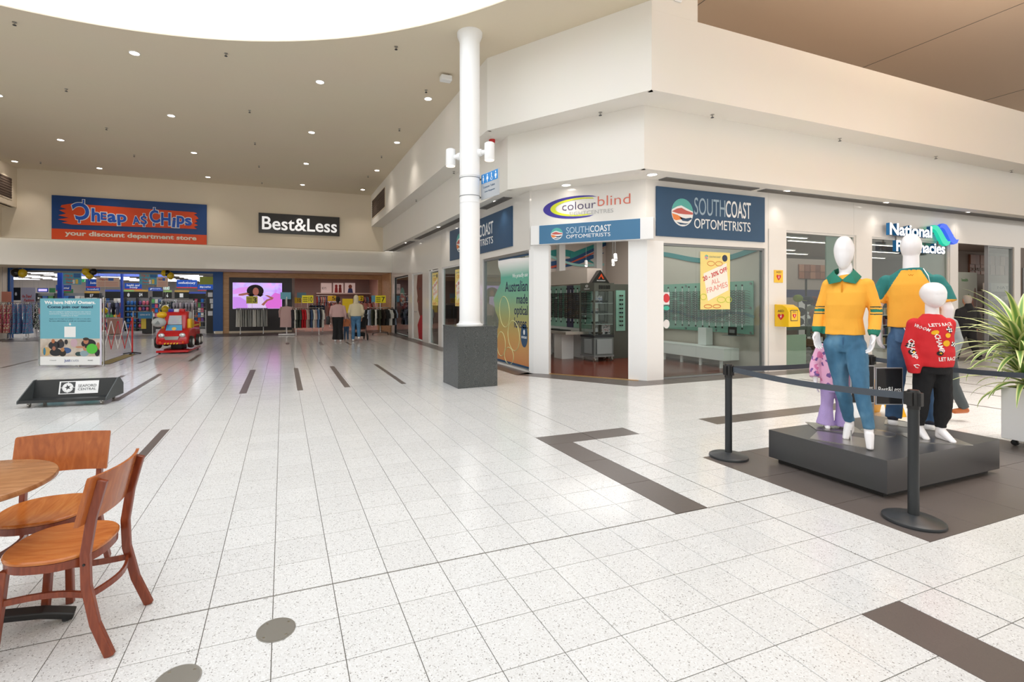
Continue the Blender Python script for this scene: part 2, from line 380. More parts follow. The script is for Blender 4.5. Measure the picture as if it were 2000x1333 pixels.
# ------------------------------------------------------------------ shell
Z1, Z2, ZC = 3.956, 5.10, 6.60
LP = [(4.5, 23.3), (4.5, 9.42), (6.08, 7.03), (30, 7.16)]
UP = [(3.93, 23.3), (3.95, 9.25), (5.75, 6.47), (30, 6.62)]
WP = [(5.0, 26), (5.0, 9.38), (6.63, 7.62), (30, 7.62)]
# main flat ceiling with the round skylight opening
def ceiling_mesh():
    bm = bmesh.new(); out = [(-14, -7), (5.75, -7), (5.75, 6.47), (3.95, 9.25), (3.93, 23.4), (-14, 23.4)]
    cx, cy_, r = -3.12, 2.5, 8.2; rings = []
    for pts in (out, [(cx+r*math.cos(2*PI*k/120), cy_+r*math.sin(2*PI*k/120)) for k in range(120)]):
        vs = [bm.verts.new((x, y, ZC)) for x, y in pts]; rings += [bm.edges.new((vs[k], vs[(k+1) % len(vs)])) for k in range(len(vs))]
    bmesh.ops.triangle_fill(bm, use_beauty=True, edges=rings)
    g = bmesh.ops.extrude_face_region(bm, geom=bm.faces[:]); bmesh.ops.translate(bm, vec=(0, 0, .02), verts=[v for v in g['geom'] if isinstance(v, bmesh.types.BMVert)])
    bmesh.ops.recalc_face_normals(bm, faces=bm.faces); me = bpy.data.meshes.new('ceiling'); bm.to_mesh(me); bm.free(); return me
ceil = from_mesh('ceiling', ceiling_mesh(), M_CEIL); ceil['kind'] = 'structure'
mb = MB(); seg = 96; cx, cy_, r = -3.12, 2.5, 8.2
for k in range(seg):
    a, b = 2*PI*k/seg, 2*PI*(k+1)/seg
    mb.add([(cx+rr*math.cos(t), cy_+rr*math.sin(t), z) for z in (6.615, 9.1) for t in (a, b) for rr in (r, r+.1)], [(0, 2, 6, 4), (1, 5, 7, 3), (0, 1, 3, 2), (4, 6, 7, 5)])
struct('ceiling_drum', mb, M_WHITE, smooth=True)
struct('ceiling_skylight', MB().prism([(cx+8.3*math.cos(2*PI*k/96), cy_+8.3*math.sin(2*PI*k/96)) for k in range(96)], 9.1, 9.15), M_SKY)
# high brown vault over the right-hand mall
vt = struct('ceiling_vault', MB().box((5.9, -6, 8.3), (30, 16, 8.4)), M_VAULT)
for x in (8.8, 15.6, 22): MB().box((x, -6, 8.292), (x+.015, 16, 8.3)).build('panel_joint', M_GROUT2, vt)
def offset_wall(name, path, z0, z1, t, m):
    """a wall following a path, thickened on its far side; every bay its own mesh"""
    for (a, b) in zip(path[:-1], path[1:]):
        a, b = Vector(a), Vector(b); d = (b-a).normalized(); n = Vector((-d.y, d.x)) ; n = n if (n.x+n.y) > 0 else -n
        struct(name, MB().prism([a, b, b+n*t, a+n*t], z0-.002, z1), m)
offset_wall('wall_bulkhead_lower', LP, Z1, Z2, .1, M_WHITE)
offset_wall('wall_bulkhead_upper', UP[:3], Z2, ZC+.1, .1, M_WHITE)
offset_wall('wall_bulkhead_upper', UP[2:], Z2, 6.44, .1, M_WHITE)
struct('wall_pier', MB().prism([(5.75, 6.47), (6.76, 6.476), (6.76, 6.62), (5.75, 6.6)], 6.441, 8.29), M_WHITE)
struct('ceiling_soffit_lower', MB().prism([(4.55, 23.3), (4.55, 9.435), (6.11, 7.09), (30, 7.22), (30, 7.8), (6.7, 7.8), (5.15, 9.45), (5.15, 23.3)], Z1, Z1+.05), M_WHITE)
struct('ceiling_soffit_upper', MB().prism([(3.98, 23.3), (4.0, 9.265), (5.79, 6.53), (30, 6.68), (30, 7.3), (6.2, 7.2), (4.62, 9.45), (4.62, 23.3)], Z2, Z2+.05), M_WHITE)
struct('ceiling_ledge', MB().prism([(5.8, 6.56), (30, 6.7), (30, 16), (6, 16)], 6.36, 6.44), M_WHITE)
# far wall over the two big shops
struct('wall_far_upper', MB().box((-14, 23.3, Z1), (4.6, 23.5, ZC)), M_BEIGE)
struct('wall_far_lower', MB().box((-14, 23.6, 2.95), (5.0, 23.8, Z1+.02)), M_WHITE)
struct('ceiling_far_soffit', MB().box((-14, 23.7, 2.95), (5.1, 26.2, 3.0)), M_BEIGE)
struct('wall_left_bulkhead', MB().box((-9.6, 15.5, Z2), (-9.4, 23.3, ZC)), M_BEIGE)
struct('wall_left_lower', MB().box((-10.1, 15.5, Z1), (-9.85, 23.3, Z2)), M_BEIGE)
struct('ceiling_left_soffit', MB().box((-9.9, 15.5, Z2), (-9.5, 23.3, Z2+.05)), M_BEIGE)
struct('wall_left_near', MB().box((-14, 23.4, 0), (-10.75, 26, 2.95)), M_BEIGE)

# optician storefront walls (gloss white panels)
def _fb(fr, *a): mb = MB(); fr.box(mb, *a); return mb
def sw(fr, u0, u1, v0, v1, name='wall_storefront', w0=-.1, w1=0, m=None): return struct(name, _fb(fr, u0, u1, v0, v1, w0, w1), m or M_PANEL)
# B wall: X from 6.63 to the frame edge
for u0, u1 in ((6.63, 9.985), (9.99, 12.9), (12.905, 17.2), (17.205, 24)):
    sw(FB, u0, u1, 2.72 if u0 < 9.9 else 3.155, Z1)
for u0, u1, v1, w1 in ((9.90, 9.985, 2.72, 0), (9.99, 10.54, 3.155, .02), (13.0, 13.6, 3.155, 0), (16.95, 17.33, 3.155, 0), (20.25, 20.6, 3.155, 0)):
    sw(FB, u0, u1, 0, v1, 'wall_pier_panel', -.12, w1)
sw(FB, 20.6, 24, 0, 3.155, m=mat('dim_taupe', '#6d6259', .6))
# A wall: u = -Y
for a, b in ((26, 20.35), (20.34, 15.7), (15.69, 12.05), (12.04, 9.36)): sw(FA, -a, -b, 2.68, Z1)
for a, b in ((26, 23.1), (20.3, 19.66), (18.04, 17.17), (16.0, 15.62), (12.35, 12.02)): sw(FA, -a, -b, 0, 2.68, 'wall_pier_panel')
sw(FA, -12.35, -9.36, 0, .04, 'trim_sill')
# diagonal entrance of the optician
DV = Vector((6.63-5.05, 7.62-9.36, 0)); FD = Fr((5.05, 9.36, 0), DV); DL = DV.length
struct('wall_entrance_fascia', _fb(FD, -.06, DL, 3.168, Z1, -.1, 0), M_PANEL)
struct('wall_column', MB().prism([(5.001, 9.395), (5.05, 9.28), (5.29, 9.05), (5.42, 9.18), (5.2, 9.42)], 0, 2.754), M_PURE)
struct('wall_column', MB().prism([(6.41, 7.87), (6.64, 7.6), (7.05, 7.6), (7.05, 7.85), (6.6, 8.1)], 0, 2.754), M_PURE)
t = thing('fascia_board', 'blue and white optician board spanning the corner entrance between two white columns', 'sign', FD.P(DL/2, 2.96, .1))
_fb(FD, .05, DL+.16, 2.755, 3.165, .0, .2).build('board', M_PURE, t, bevel=.004)
_fb(FD, .24, DL-.08, 2.765, 3.155, .2, .206).build('face_panel', mat('sign_blue_mid', '#41779f', .3), t)

def coast_logo(fr, t, u, v, w, R):
    """round badge of wavy bands: teal top, red and orange hills on white"""
    seg = lambda pts, m, k: (lambda mb: (fr.poly(mb, pts, w+k*.001, w+k*.001+.002), mb.build('emblem', m, t)))(MB())
    cl = lambda pts: [(u+x*R, v+y*R) for x, y in pts]
    seg(cl(ell(0, 0, 1, 1, 32)), M_CREAM, 0)
    top = [(math.cos(a), math.sin(a)) for a in [.12+k*(PI-.24)/16 for k in range(17)]]
    seg(cl(top+[(-.9, .2), (-.45, .42), (-.1, .5), (.4, .32), (.9, .14)]), mat('emblem_teal', '#58b3ab', .4), 2)
    seg(cl([(-.97, .02), (-.5, .25), (-.1, .33), (.4, .15), (.97, .04), (.96, -.1), (.3, -.12), (-.4, -.1)]), mat('emblem_red', '#c9625a', .4), 3)
    seg(cl([(-.97, -.12), (-.5, -.2), (.05, -.42), (-.2, -.52), (-.6, -.6), (-.82, -.52)]), mat('emblem_orange', '#f08a45', .4), 4)
    seg(cl([(-.3, -.34), (.3, -.42), (.8, -.33), (.9, -.42), (.5, -.62), (.0, -.6)]), M_NAVY, 4)
    seg(cl([(-.55, -.72), (.2, -.78), (.6, -.76), (.3, -.86), (-.2, -.88)]), M_NAVY, 5)
def coast_text(fr, t, u0, u1, v0, v1, w, dim='#9db4c4'):
    um = u0+(u1-u0)*.54; vm = v0+(v1-v0)*.44
    letter(MB(), 'SOUTH', fr, u0, um-.01, vm, v1, w, w+.004).build('lettering', mat('letter_dim_'+dim[1:], dim, .4), t)
    letter(MB(), 'COAST', fr, um+.005, u1, vm, v1, w, w+.004, .006).build('lettering', M_CREAM, t)
    letter(MB(), 'OPTOMETRISTS', fr, u0, u1-.01, v0, vm-(v1-v0)*.12, w, w+.004).build('lettering', M_CREAM, t)
coast_logo(FD, t, .62, 2.96, .207, .125); coast_text(FD, t, .82, 1.72, 2.85, 3.08, .207, '#b8cfe0')
t = thing('shop_sign', 'large navy optician sign on the white panels right of the corner entrance', 'sign', FB.P(8.35, 3.33, .03))
_fb(FB, 6.87, 9.85, 2.85, 3.83, 0, .03).build('face_panel', M_NAVY, t)
coast_logo(FB, t, 7.52, 3.35, .031, .28); coast_text(FB, t, 7.83, 9.42, 3.05, 3.68, .031)
t = thing('shop_sign', 'navy optician sign behind the white column on the receding wall', 'sign', FA.P(-12.4, 3.3, .03))
_fb(FA, -14.68, -10.18, 2.84, 3.78, 0, .03).build('face_panel', M_NAVY, t)
coast_logo(FA, t, -13.75, 3.32, .031, .28); coast_text(FA, t, -13.3, -11.25, 3.03, 3.6, .031)
# colourblind sign on the diagonal panel
t = thing('shop_sign', 'white fascia sign with a purple and lime crescent above the optician entrance', 'sign', FD.P(.9, 3.5, .0))
def cres(u, v, ru, rv, du, k0):
    pts = ell(u, v, ru, rv, 30, math.radians(62), math.radians(292)); inn = ell(u+du, v, ru*.93, rv*.84, 30, math.radians(64), math.radians(290))
    return pts+inn[::-1]
mb = MB(); FD.poly(mb, cres(.98, 3.52, .72, .235, .13, 0), .001, .004); mb.build('crescent', mat('violet_print', '#3b2f96', .4), t)
mb = MB(); FD.poly(mb, cres(1.03, 3.52, .61, .19, .07, 0), .004, .006); mb.build('crescent', mat('lime_print', '#d2dc2e', .4), t)
letter(MB(), 'colour', FD, .68, 1.38, 3.47, 3.635, .006, .009, -.008).build('lettering', mat('plum_print', '#4b3b63', .4), t)
letter(MB(), 'blind', FD, 1.42, 2.06, 3.5, 3.70, .006, .009, -.008).build('lettering', mat('salmon_print', '#d9705c', .4), t)
letter(MB(), 'SIGHTCENTRES', FD, .83, 1.73, 3.35, 3.43, .006, .008).build('lettering', mat('pale_grey_print', '#b5b5b5', .4), t)

# shopfront glazing
def pane(fr, u0, u1, v0, v1, w, label, parent=None, m=None, th=.008):
    mb = MB(); fr.box(mb, u0, u1, v0, v1, w-th, w); return mb.build('glass_pane', m or M_GLASS, parent)
def window(fr, u0, u1, v0, v1, splits, name, frame=.045, w=-.06, mf=None):
    mb = MB(); mf = mf or M_GREY
    for a, b, c_, d in ((u0, u0+frame, v0, v1), (u1-frame, u1, v0, v1), (u0+frame, u1-frame, v1-frame, v1), (u0+frame, u1-frame, v0, v0+frame*.5)): fr.box(mb, a, b, c_, d, w-.05, w+.03)
    o = struct(name, mb, mf); xs = [u0+frame]+list(splits)+[u1-frame]
    for a, b in zip(xs[:-1], xs[1:]): pane(fr, a+.003, b-.003, v0+frame*.5, v1-frame, w, '', o)
    return o
window(FB, 7.05, 9.90, .0, 2.72, (7.98, 8.95), 'window_1')
window(FB, 10.54, 13.0, 0, 3.155, (12.0,), 'window_2', mf=M_PANEL)
window(FB, 13.6, 16.95, 0, 3.155, (15.6,), 'window_3', mf=M_PANEL)
window(FB, 18.9, 20.25, 0, 3.155, (), 'window_4', mf=M_GREY)
window(FA, -12.02, -9.4, .04, 2.66, (-10.8,), 'window_5')
window(FA, -15.6, -12.4, 0.0, 2.68, (-14.2,), 'window_6', mf=M_PURE)
window(FA, -17.15, -16.02, 0.0, 2.66, (), 'window_7', mf=M_PURE)
window(FA, -19.64, -18.06, 0.0, 2.68, (), 'window_8', mf=M_PURE)
window(FA, -23.08, -20.32, 0.0, 2.68, (), 'window_9', mf=M_DGREY)

# ceiling fittings
def lathe_thing(): pass
t0 = thing('downlight', 'x', 'light', (0, 0, 0))
MB().lathe([(.10, 0), (.10, -.012), (.085, -.012), (.085, 0)], 20).build('trim_ring', M_PURE, t0)
MB().lathe([(.084, -.002), (.084, -.008)], 20).build('lens', M_LED, t0)
rows = [('row nearest the skylight rim', 11.63, (-2.81, .795, 3.37)), ('second row from the skylight', 15.2, (-6.5, -2.83, .8, 3.38)),
        ('third row from the skylight', 18.73, (-6.48, -2.82, .794, 3.385)), ('row closest to the far wall', 22.2, (-9.02, -6.49, -2.84, .793, 3.37))]
cols = {-3: 'column of lights above the discount store sign', 0: 'column in the middle of the ceiling', 3: 'column beside the right bulkhead', -6: 'column above the dresses', -9: 'corner by the left vent'}
k = 0
for rn, yy, xs in rows:
    for xx in xs:
        o = t0 if k == 0 else dup(t0); k += 1; o.location = (xx, yy, ZC)
        o['label'] = 'round downlight, '+rn+', '+cols[min(cols, key=lambda q: abs(q-xx))].replace('column of lights ', ''); o['group'] = 'recessed downlights in the main ceiling'
for xx, yy, s in ((6.5, 7.3, 'above the navy sign corner'), (10.2, 7.38, 'over the join of navy sign and pier'), (13.64, 7.38, 'above the illuminated chemist sign'), (17.17, 7.4, 'furthest along over the chemist'), (5.44, 8.6, 'above the crescent sign'), (4.72, 14.97, 'left of the column over the receding wall'), (4.78, 10.6, 'just right of the column'), (4.75, 19.5, 'far end of the receding wall')):
    o = dup(t0); o.location = (xx, yy, Z1); o['label'] = 'round downlight in the low soffit '+s; o['group'] = 'recessed downlights in the low soffit'
def spot(loc, e, ang=100, col=(1, .9, .8)):
    l = bpy.data.lights.new('downlight_beam', 'SPOT'); l.energy = e; l.spot_size = math.radians(ang); l.spot_blend = .8; l.color = col; l.shadow_soft_size = .08
    o = bpy.data.objects.new('downlight_beam', l); C.objects.link(o); o.location = loc
for xx, yy in ((6.5, 7.3), (10.2, 7.38), (13.64, 7.38), (17.17, 7.4), (5.44, 8.6), (4.72, 14.97), (4.78, 10.6), (4.75, 19.5)): spot((xx, yy, Z1-.03), 22)
for xx, yy in ((3.38, 15.2), (3.385, 18.7), (3.37, 22.2), (-2.84, 22.3), (.79, 22.2), (-6.5, 22.3), (-9.0, 22.4), (-6.5, 18.7)): spot((xx, yy, ZC-.03), 70)
sp = thing('sprinkler', 'x', 'sprinkler', (0, 0, 0))
MB().lathe([(.035, 0), (.035, -.008), (.012, -.01), (.012, -.05)], 12).build('body', M_STEEL, sp)
MB().lathe([(.03, -.055), (.03, -.06)], 10).build('deflector', M_DGREY, sp)
spk = [(-4.52, 11.12, 'by the rim, leftmost'), (-1.08, 10.98, 'by the rim, middle'), (2.09, 9.48, 'by the rim near the column'), (-4.8, 14.19, 'second row, left'), (-.82, 14.05, 'second row, middle'), (3.19, 11.18, 'between rim and right bulkhead'), (-4.79, 16.96, 'third row, left'), (-.83, 16.86, 'third row, middle'), (3.18, 13.98, 'third along the right bulkhead'), (-4.79, 19.78, 'fourth row, left'), (-.83, 19.68, 'fourth row, middle'), (3.2, 16.83, 'fourth along the right bulkhead'), (3.2, 19.7, 'fifth along the right bulkhead'), (-.83, 22.4, 'last row, middle'), (-8.2, 22.0, 'last row, left')]
for k, (xx, yy, s) in enumerate(spk):
    o = sp if k == 0 else dup(sp); o.location = (xx, yy, ZC); o['label'] = 'small sprinkler head in the main ceiling, '+s; o['group'] = 'sprinklers in the main ceiling'
for xx, yy, s in ((7.6, 6.93, 'first from the corner'), (11.3, 6.95, 'second from the corner'), (14.9, 6.97, 'third from the corner'), (18.4, 6.98, 'fourth from the corner'), (5.55, 7.6, 'over the crescent sign'), (4.35, 12.5, 'on the receding side, nearer'), (4.35, 16.5, 'on the receding side, further')):
    o = dup(sp); o.location = (xx, yy, Z2); o['label'] = 'sprinkler head under the upper bulkhead ledge, '+s; o['group'] = 'sprinklers under the bulkhead ledge'
def grille(name, pts, z, label):
    t = thing(name, label, 'vent', (pts[0][0], pts[0][1], z)); a, b, c_, d = [Vector(p) for p in pts]
    MB().prism([a, b, c_, d], z-.012, z+.0).build('frame', M_GREY, t)
    mb = MB()
    for k in range(5):
        f = (k+.25)/5; g = (k+.75)/5; mb = MB().prism([a.lerp(d, f), b.lerp(c_, f), b.lerp(c_, g), a.lerp(d, g)], z-.02, z-.012); mb.build('slat', mat('slat_grey', '#77736e', .5), t)
grille('air_grille', [(4.72, 10.1), (4.72, 11.6), (4.95, 11.6), (4.95, 10.1)], Z1, 'linear air grille in the soffit beside the entrance, right of the column')
grille('air_grille', [(4.72, 12.2), (4.72, 18.2), (4.95, 18.2), (4.95, 12.2)], Z1, 'long linear air grille in the soffit behind the column')
grille('air_grille', [(4.72, 18.9), (4.72, 23), (4.95, 23), (4.95, 18.9)], Z1, 'linear air grille at the far end of the receding soffit')
grille('air_grille', [(6.9, 7.36), (9.4, 7.36), (9.4, 7.58), (6.9, 7.58)], Z1, 'linear air grille above the large navy sign')
grille('air_grille', [(9.6, 7.36), (22, 7.36), (22, 7.58), (9.6, 7.58)], Z1, 'very long linear air grille above the chemist front')
def wall_vent(fr, u0, u1, v0, v1, label, n=2):
    t = thing('return_air_vent', label, 'vent', fr.P(u0, v0, 0))
    _fb(fr, u0-.04, u1+.04, v0-.04, v1+.04, 0, .015).build('frame', M_BEIGE, t)
    for k in range(n):
        a = u0+(u1-u0)*k/n+.02; b = u0+(u1-u0)*(k+1)/n-.02; s_ = _fb(fr, a, b, v0, v1, .015, .02).build('panel', mat('vent_brown', '#5a4a40', .7), t)
        for q in range(8): _fb(fr, a, b, v0+(v1-v0)*(q+.3)/8, v0+(v1-v0)*(q+.6)/8, .02, .03).build('slat', mat('vent_slat', '#4a3c34', .6), s_)
wall_vent(Fr((3.93, 0, 0), (0, -1, 0)), -22.9, -19.9, 5.45, 6.25, 'brown louvred vent high on the right bulkhead near the far wall')
wall_vent(Fr((-9.4, 0, 0), (0, 1, 0)), 20.4, 22.9, 5.35, 6.1, 'brown louvred vent high on the left bulkhead')
t = thing('wall_sensor', 'small white square sensor high on the white pier', 'sensor', (6.3, 6.45, 6.78)); MB().box((6.22, 6.43, 6.68), (6.38, 6.475, 6.9)).build('cover', M_PURE, t, bevel=.02)
t = thing('alarm_beacon', 'red alarm beacon under the ledge above the column spotlight', 'alarm', (4.28, 9.75, Z2))
MB().lathe([(.07, 0), (.07, -.03), (.06, -.1), (.03, -.13)], 16, (4.28, 9.75, Z2)).build('dome', M_RED, t, smooth=True)
t = thing('security_camera', 'white angled camera box under the ceiling left of the column', 'camera', (3.5, 10.2, ZC)); MB().box((3.25, 10.15, ZC-.16), (3.5, 10.32, ZC-.04)).build('housing', M_PURE, t, bevel=.02); MB().cyl((3.45, 10.25, ZC-.06), (3.45, 10.25, ZC), .02).build('bracket', M_GREY, t)

# ------------------------------------------------------------------ column, plinth, spotlights, toilet sign
CX, CY = 3.283, 8.524
t = thing('granite_plinth', 'square polished dark granite plinth around the foot of the white column', 'plinth', (CX, CY, 0))
hd = .55; cr = [(CX+hd*math.cos(a), CY+hd*math.sin(a)) for a in [math.radians(q+47) for q in (45-45, 90, 180, 270)]]
cc = Vector((CX, CY)); cr = [Vector(p) for p in cr]
for k in range(4):
    a, b = cr[k], cr[(k+1) % 4]; MB().prism([a, b, b+(cc-b)*.05, a+(cc-a)*.05], 0, 1.08).build('slab', M_GRAN, t, bevel=.002)
MB().prism([cc+(p-cc)*1.012 for p in cr], 1.08, 1.105).build('cap_slab', M_GRAN, t, bevel=.003)
t = thing('support_column', 'round white steel column rising from the granite plinth to the ceiling', 'column', (CX, CY, 1.105))
MB().lathe([(.25, 1.105), (.25, 1.13), (.21, 1.145), (.2, 1.18), (.195, 1.2), (.19, 3.55), (.19, 3.9), (.197, 3.9), (.197, 3.93), (.19, 3.93), (.19, 6.42), (.2, 6.46), (.235, 6.54), (.24, 6.6)], 40, (CX, CY, 0)).build('shaft', M_PURE, t, smooth=True)
for z in (3.52, 3.86, 3.4): MB().lathe([(.19, z), (.1945, z), (.1945, z+.012), (.19, z+.012)], 40, (CX, CY, 0), cap=False).build('band', M_GREY if z != 3.4 else M_PURE, t)
u = Vector((.707, -.707, 0))
for sg, dz, s in ((-1, -.02, 'left'), (1, 0, 'right')):
    t = thing('spotlight', f'white cylindrical spotlight on a short arm, {s} side of the column', 'light', Vector((CX, CY, 4.33+dz)), 'twin column spotlights')
    c0 = Vector((CX, CY, 4.33+dz)); e = c0+u*sg*.40
    MB().cyl(c0+u*sg*.18, c0+u*sg*.25, .075, .065).build('mount', M_PURE, t, smooth=True); MB().cyl(c0+u*sg*.24, c0+u*sg*.33, .045).build('arm', M_PURE, t, smooth=True)
    MB().lathe([(.06, .17), (.093, .15), (.095, -.15), (.09, -.16)], 24, e).build('can', M_PURE, t, smooth=True)
    MB().lathe([(.085, -.155), (.085, -.168)], 24, e).build('lens', lamp_mat('warm_lens', '#ffe6cc', 1.6), t)
fs = Fr((CX+.2, CY-.1, 0), (.18, -.984, 0))
t = thing('toilet_sign', 'grey hanging sign with four blue toilet pictograms fixed to the white column', 'sign', fs.P(0, 3.6, 0))
_fb(fs, -.02, .58, 3.46, 3.94, -.015, 0).build('panel', mat('sign_grey', '#b9bdc1', .35, .2), t, bevel=.002)
_fb(fs, -.10, -.01, 3.5, 3.53, -.01, .0).build('bracket', M_GREY, t); _fb(fs, -.10, -.01, 3.84, 3.87, -.01, .0).build('bracket', M_GREY, t)
for k in range(4):
    a = .0+k*.135; tl = _fb(fs, a+.004, a+.13, 3.755, 3.925, 0, .003).build('pictogram_tile', mat('picto_blue', '#1b87d2', .4), t)
    mb = MB(); fs.poly(mb, ell(a+.067, 3.89, .015, .018, 12), .003, .005)
    if k == 2:
        fs.poly(mb, ell(a+.07, 3.8, .036, .03, 18)+ell(a+.07, 3.8, .024, .02, 18)[::-1], .003, .005); fs.poly(mb, [(a+.055, 3.87), (a+.075, 3.87), (a+.078, 3.83), (a+.1, 3.82), (a+.1, 3.81), (a+.06, 3.82)], .003, .005)
    elif k == 3: fs.poly(mb, [(a+.045, 3.86), (a+.09, 3.86), (a+.1, 3.82), (a+.08, 3.8), (a+.085, 3.775), (a+.05, 3.775), (a+.055, 3.8), (a+.035, 3.82)], .003, .005)
    else: fs.poly(mb, [(a+.045, 3.865), (a+.09, 3.865), (a+(.1 if k else .092), 3.81), (a+.078, 3.81), (a+.076, 3.765), (a+.058, 3.765), (a+.057, 3.81), (a+(.034 if k else .042), 3.81)], .003, .005)
    mb.build('pictogram', M_CREAM, tl)
letter(MB(), 'Customer Toilets', fs, .06, .44, 3.66, 3.70, 0, .002).build('lettering', M_NAVY, t); letter(MB(), 'Centre Management', fs, .1, .44, 3.57, 3.61, 0, .002).build('lettering', M_NAVY, t)
# floor discs
for k, (x, y, rr) in enumerate(discs):
    t = thing('floor_cover', ('round steel service cover set in the floor, the whole one' if k == 0 else 'round steel service cover cut off by the picture edge'), 'floor cover', (x, y, 0))
    MB().lathe([(rr, .0), (rr, .003), (rr-.004, .003)], 40, (x, y, 0)).build('rim', M_STEEL, t); MB().lathe([(rr-.006, .0), (rr-.006, .0036)], 40, (x, y, 0)).build('lid', mat('dull_steel', '#8c8880', .38, .6), t)
    for a in (.6, 2.2, 3.8, 5.4): MB().lathe([(.007, 0), (.006, .0045)], 10, (x+math.cos(a)*(rr-.02), y+math.sin(a)*(rr-.02), 0)).build('screw', M_CHROME, t)

def ordn(n): return {1: 'first', 2: 'second', 3: 'third', 4: 'fourth', 5: 'fifth', 6: 'sixth', 7: 'seventh', 8: 'eighth', 9: 'ninth', 10: 'tenth', 11: 'eleventh', 12: 'twelfth', 13: 'thirteenth', 14: 'fourteenth', 15: 'fifteenth', 16: 'sixteenth'}.get(n, f'{n}th')
CNAME = {'#d8cfc6': 'cream', '#7f3f3c': 'dark red', '#3f4a63': 'slate blue', '#c7a878': 'tan', '#5c6b54': 'olive', '#e4dcd4': 'white', '#9d7c8c': 'mauve', '#e6e2da': 'white', '#24272c': 'black', '#d0c8be': 'cream', '#40444c': 'grey'}

# ------------------------------------------------------------------ optician: room
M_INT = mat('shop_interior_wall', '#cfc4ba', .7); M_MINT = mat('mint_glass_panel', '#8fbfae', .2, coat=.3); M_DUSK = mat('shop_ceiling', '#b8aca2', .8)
struct('floor_optician', MB().prism([(5.1, 9.5), (6.6, 7.8), (10.0, 7.72), (10.0, 13.5), (5.1, 13.5)], -.05, .001), M_FLOORW)
struct('trim_threshold', MB().prism([(5.02, 9.4), (6.5, 7.68), (6.56, 7.74), (5.1, 9.46)], -.02, .006), mat('brass_strip', '#c9a36a', .35, .8))
struct('wall_optician_back', MB().box((5.1, 13.4, 0), (10.0, 13.5, 3.9)), M_INT)
struct('wall_optician_side', MB().box((10.0, 7.74, 0), (10.05, 13.5, 3.9)), M_INT)
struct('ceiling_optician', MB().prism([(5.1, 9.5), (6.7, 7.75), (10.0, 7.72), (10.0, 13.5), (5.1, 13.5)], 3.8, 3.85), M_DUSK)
struct('wall_display_partition', MB().box((7.62, 10.75, 0), (7.78, 13.4, 2.0)), M_PURE)
struct('trim_partition_bulkhead', MB().box((7.4, 10.7, 2.02), (7.85, 13.4, 2.42)), M_INT)
FM = Fr((0, 13.39, 0), (1, 0, 0))
t = thing('wall_mural', 'curling teal and blue wave mural high on the optician back wall between white uprights', 'mural', FM.P(8.8, 2.4, .02))
def wave(u0, u1, f, th, m, w):
    n = 40; top = []; bot = []
    for k in range(n+1):
        u = u0+(u1-u0)*k/n; q = k/n; top.append((u, f(q)+th(q))); bot.append((u, f(q)-th(q)))
    mb = MB(); FM.poly(mb, bot+top[::-1], w, w+.004); mb.build('wave_band', m, t)
tl_, bl_, rd_ = mat('mural_teal', '#2f8f8b', .6), mat('mural_blue', '#244e7c', .6), mat('mural_red', '#c7543a', .6)
_fb(FM, 6.4, 9.98, 2.35, 3.78, 0, .01).build('backing', mat('mural_ground', '#c9beb6', .7), t)
wave(7.0, 9.6, lambda q: 2.75+.35*math.sin(q*3.1), lambda q: .10*math.sin(q*PI)+.01, tl_, .012)
wave(7.0, 9.9, lambda q: 2.65+.5*q*q, lambda q: .12*math.sin(q*PI)+.01, bl_, .017)
wave(6.6, 9.95, lambda q: 2.5+.85*q*q, lambda q: .03*math.sin(q*PI)+.005, rd_, .022)
wave(8.6, 9.98, lambda q: 3.0+.5*q, lambda q: .09, tl_, .025)
wave(8.6, 9.98, lambda q: 2.85+.6*q, lambda q: .05, bl_, .03)
wave(6.5, 9.9, lambda q: 3.1-.4*q+.1*math.sin(q*7), lambda q: .04, mat('mural_pale', '#9fd0cb', .6), .035)
for x in (6.9, 8.1, 9.5): struct('wall_upright', MB().box((x, 13.2, 0), (x+.22, 13.38, 3.8)), M_PURE)
# spectacles: two rings and temples, one mesh shared by every pair
def specs_mesh(m):
    mb = MB()
    for s in (-1, 1):
        ring = [(s*.034+.024*math.cos(a), 0, .019*math.sin(a)) for a in [2*PI*k/10 for k in range(11)]]; mb.tube(ring, .0045, 4)
        mb.tube([(s*.06, 0, .012), (s*.066, .05, .01), (s*.064, .13, -.01)], .003, 4)
    mb.tube([(-.01, 0, .008), (.01, 0, .008)], .003, 4); me = mb.mesh('eyeglasses'); me.materials.append(m); return me
def sun_mesh(m):
    mb = MB()
    for s in (-1, 1):
        mb.poly3([(s*.034+.029*math.cos(a), 0, .022*math.sin(a)) for a in [2*PI*k/10 for k in range(10)]], (0, 1, 0), .006); mb.tube([(s*.06, 0, .012), (s*.066, .05, .01), (s*.064, .13, -.01)], .004, 4)
    mb.tube([(-.01, 0, .01), (.01, 0, .01)], .004, 4); me = mb.mesh('sunglasses'); me.materials.append(m); return me
SUN = [sun_mesh(mat('specs_'+c_, c_, .3)) for c_ in ('#111111', '#1c1a18', '#3a2a20', '#141a2a', '#0e0e0e')]
OPT = [specs_mesh(mat('optic_'+c_, c_, .35)) for c_ in ('#1b1b1d', '#4a3a34', '#26333f', '#5a4c52')]
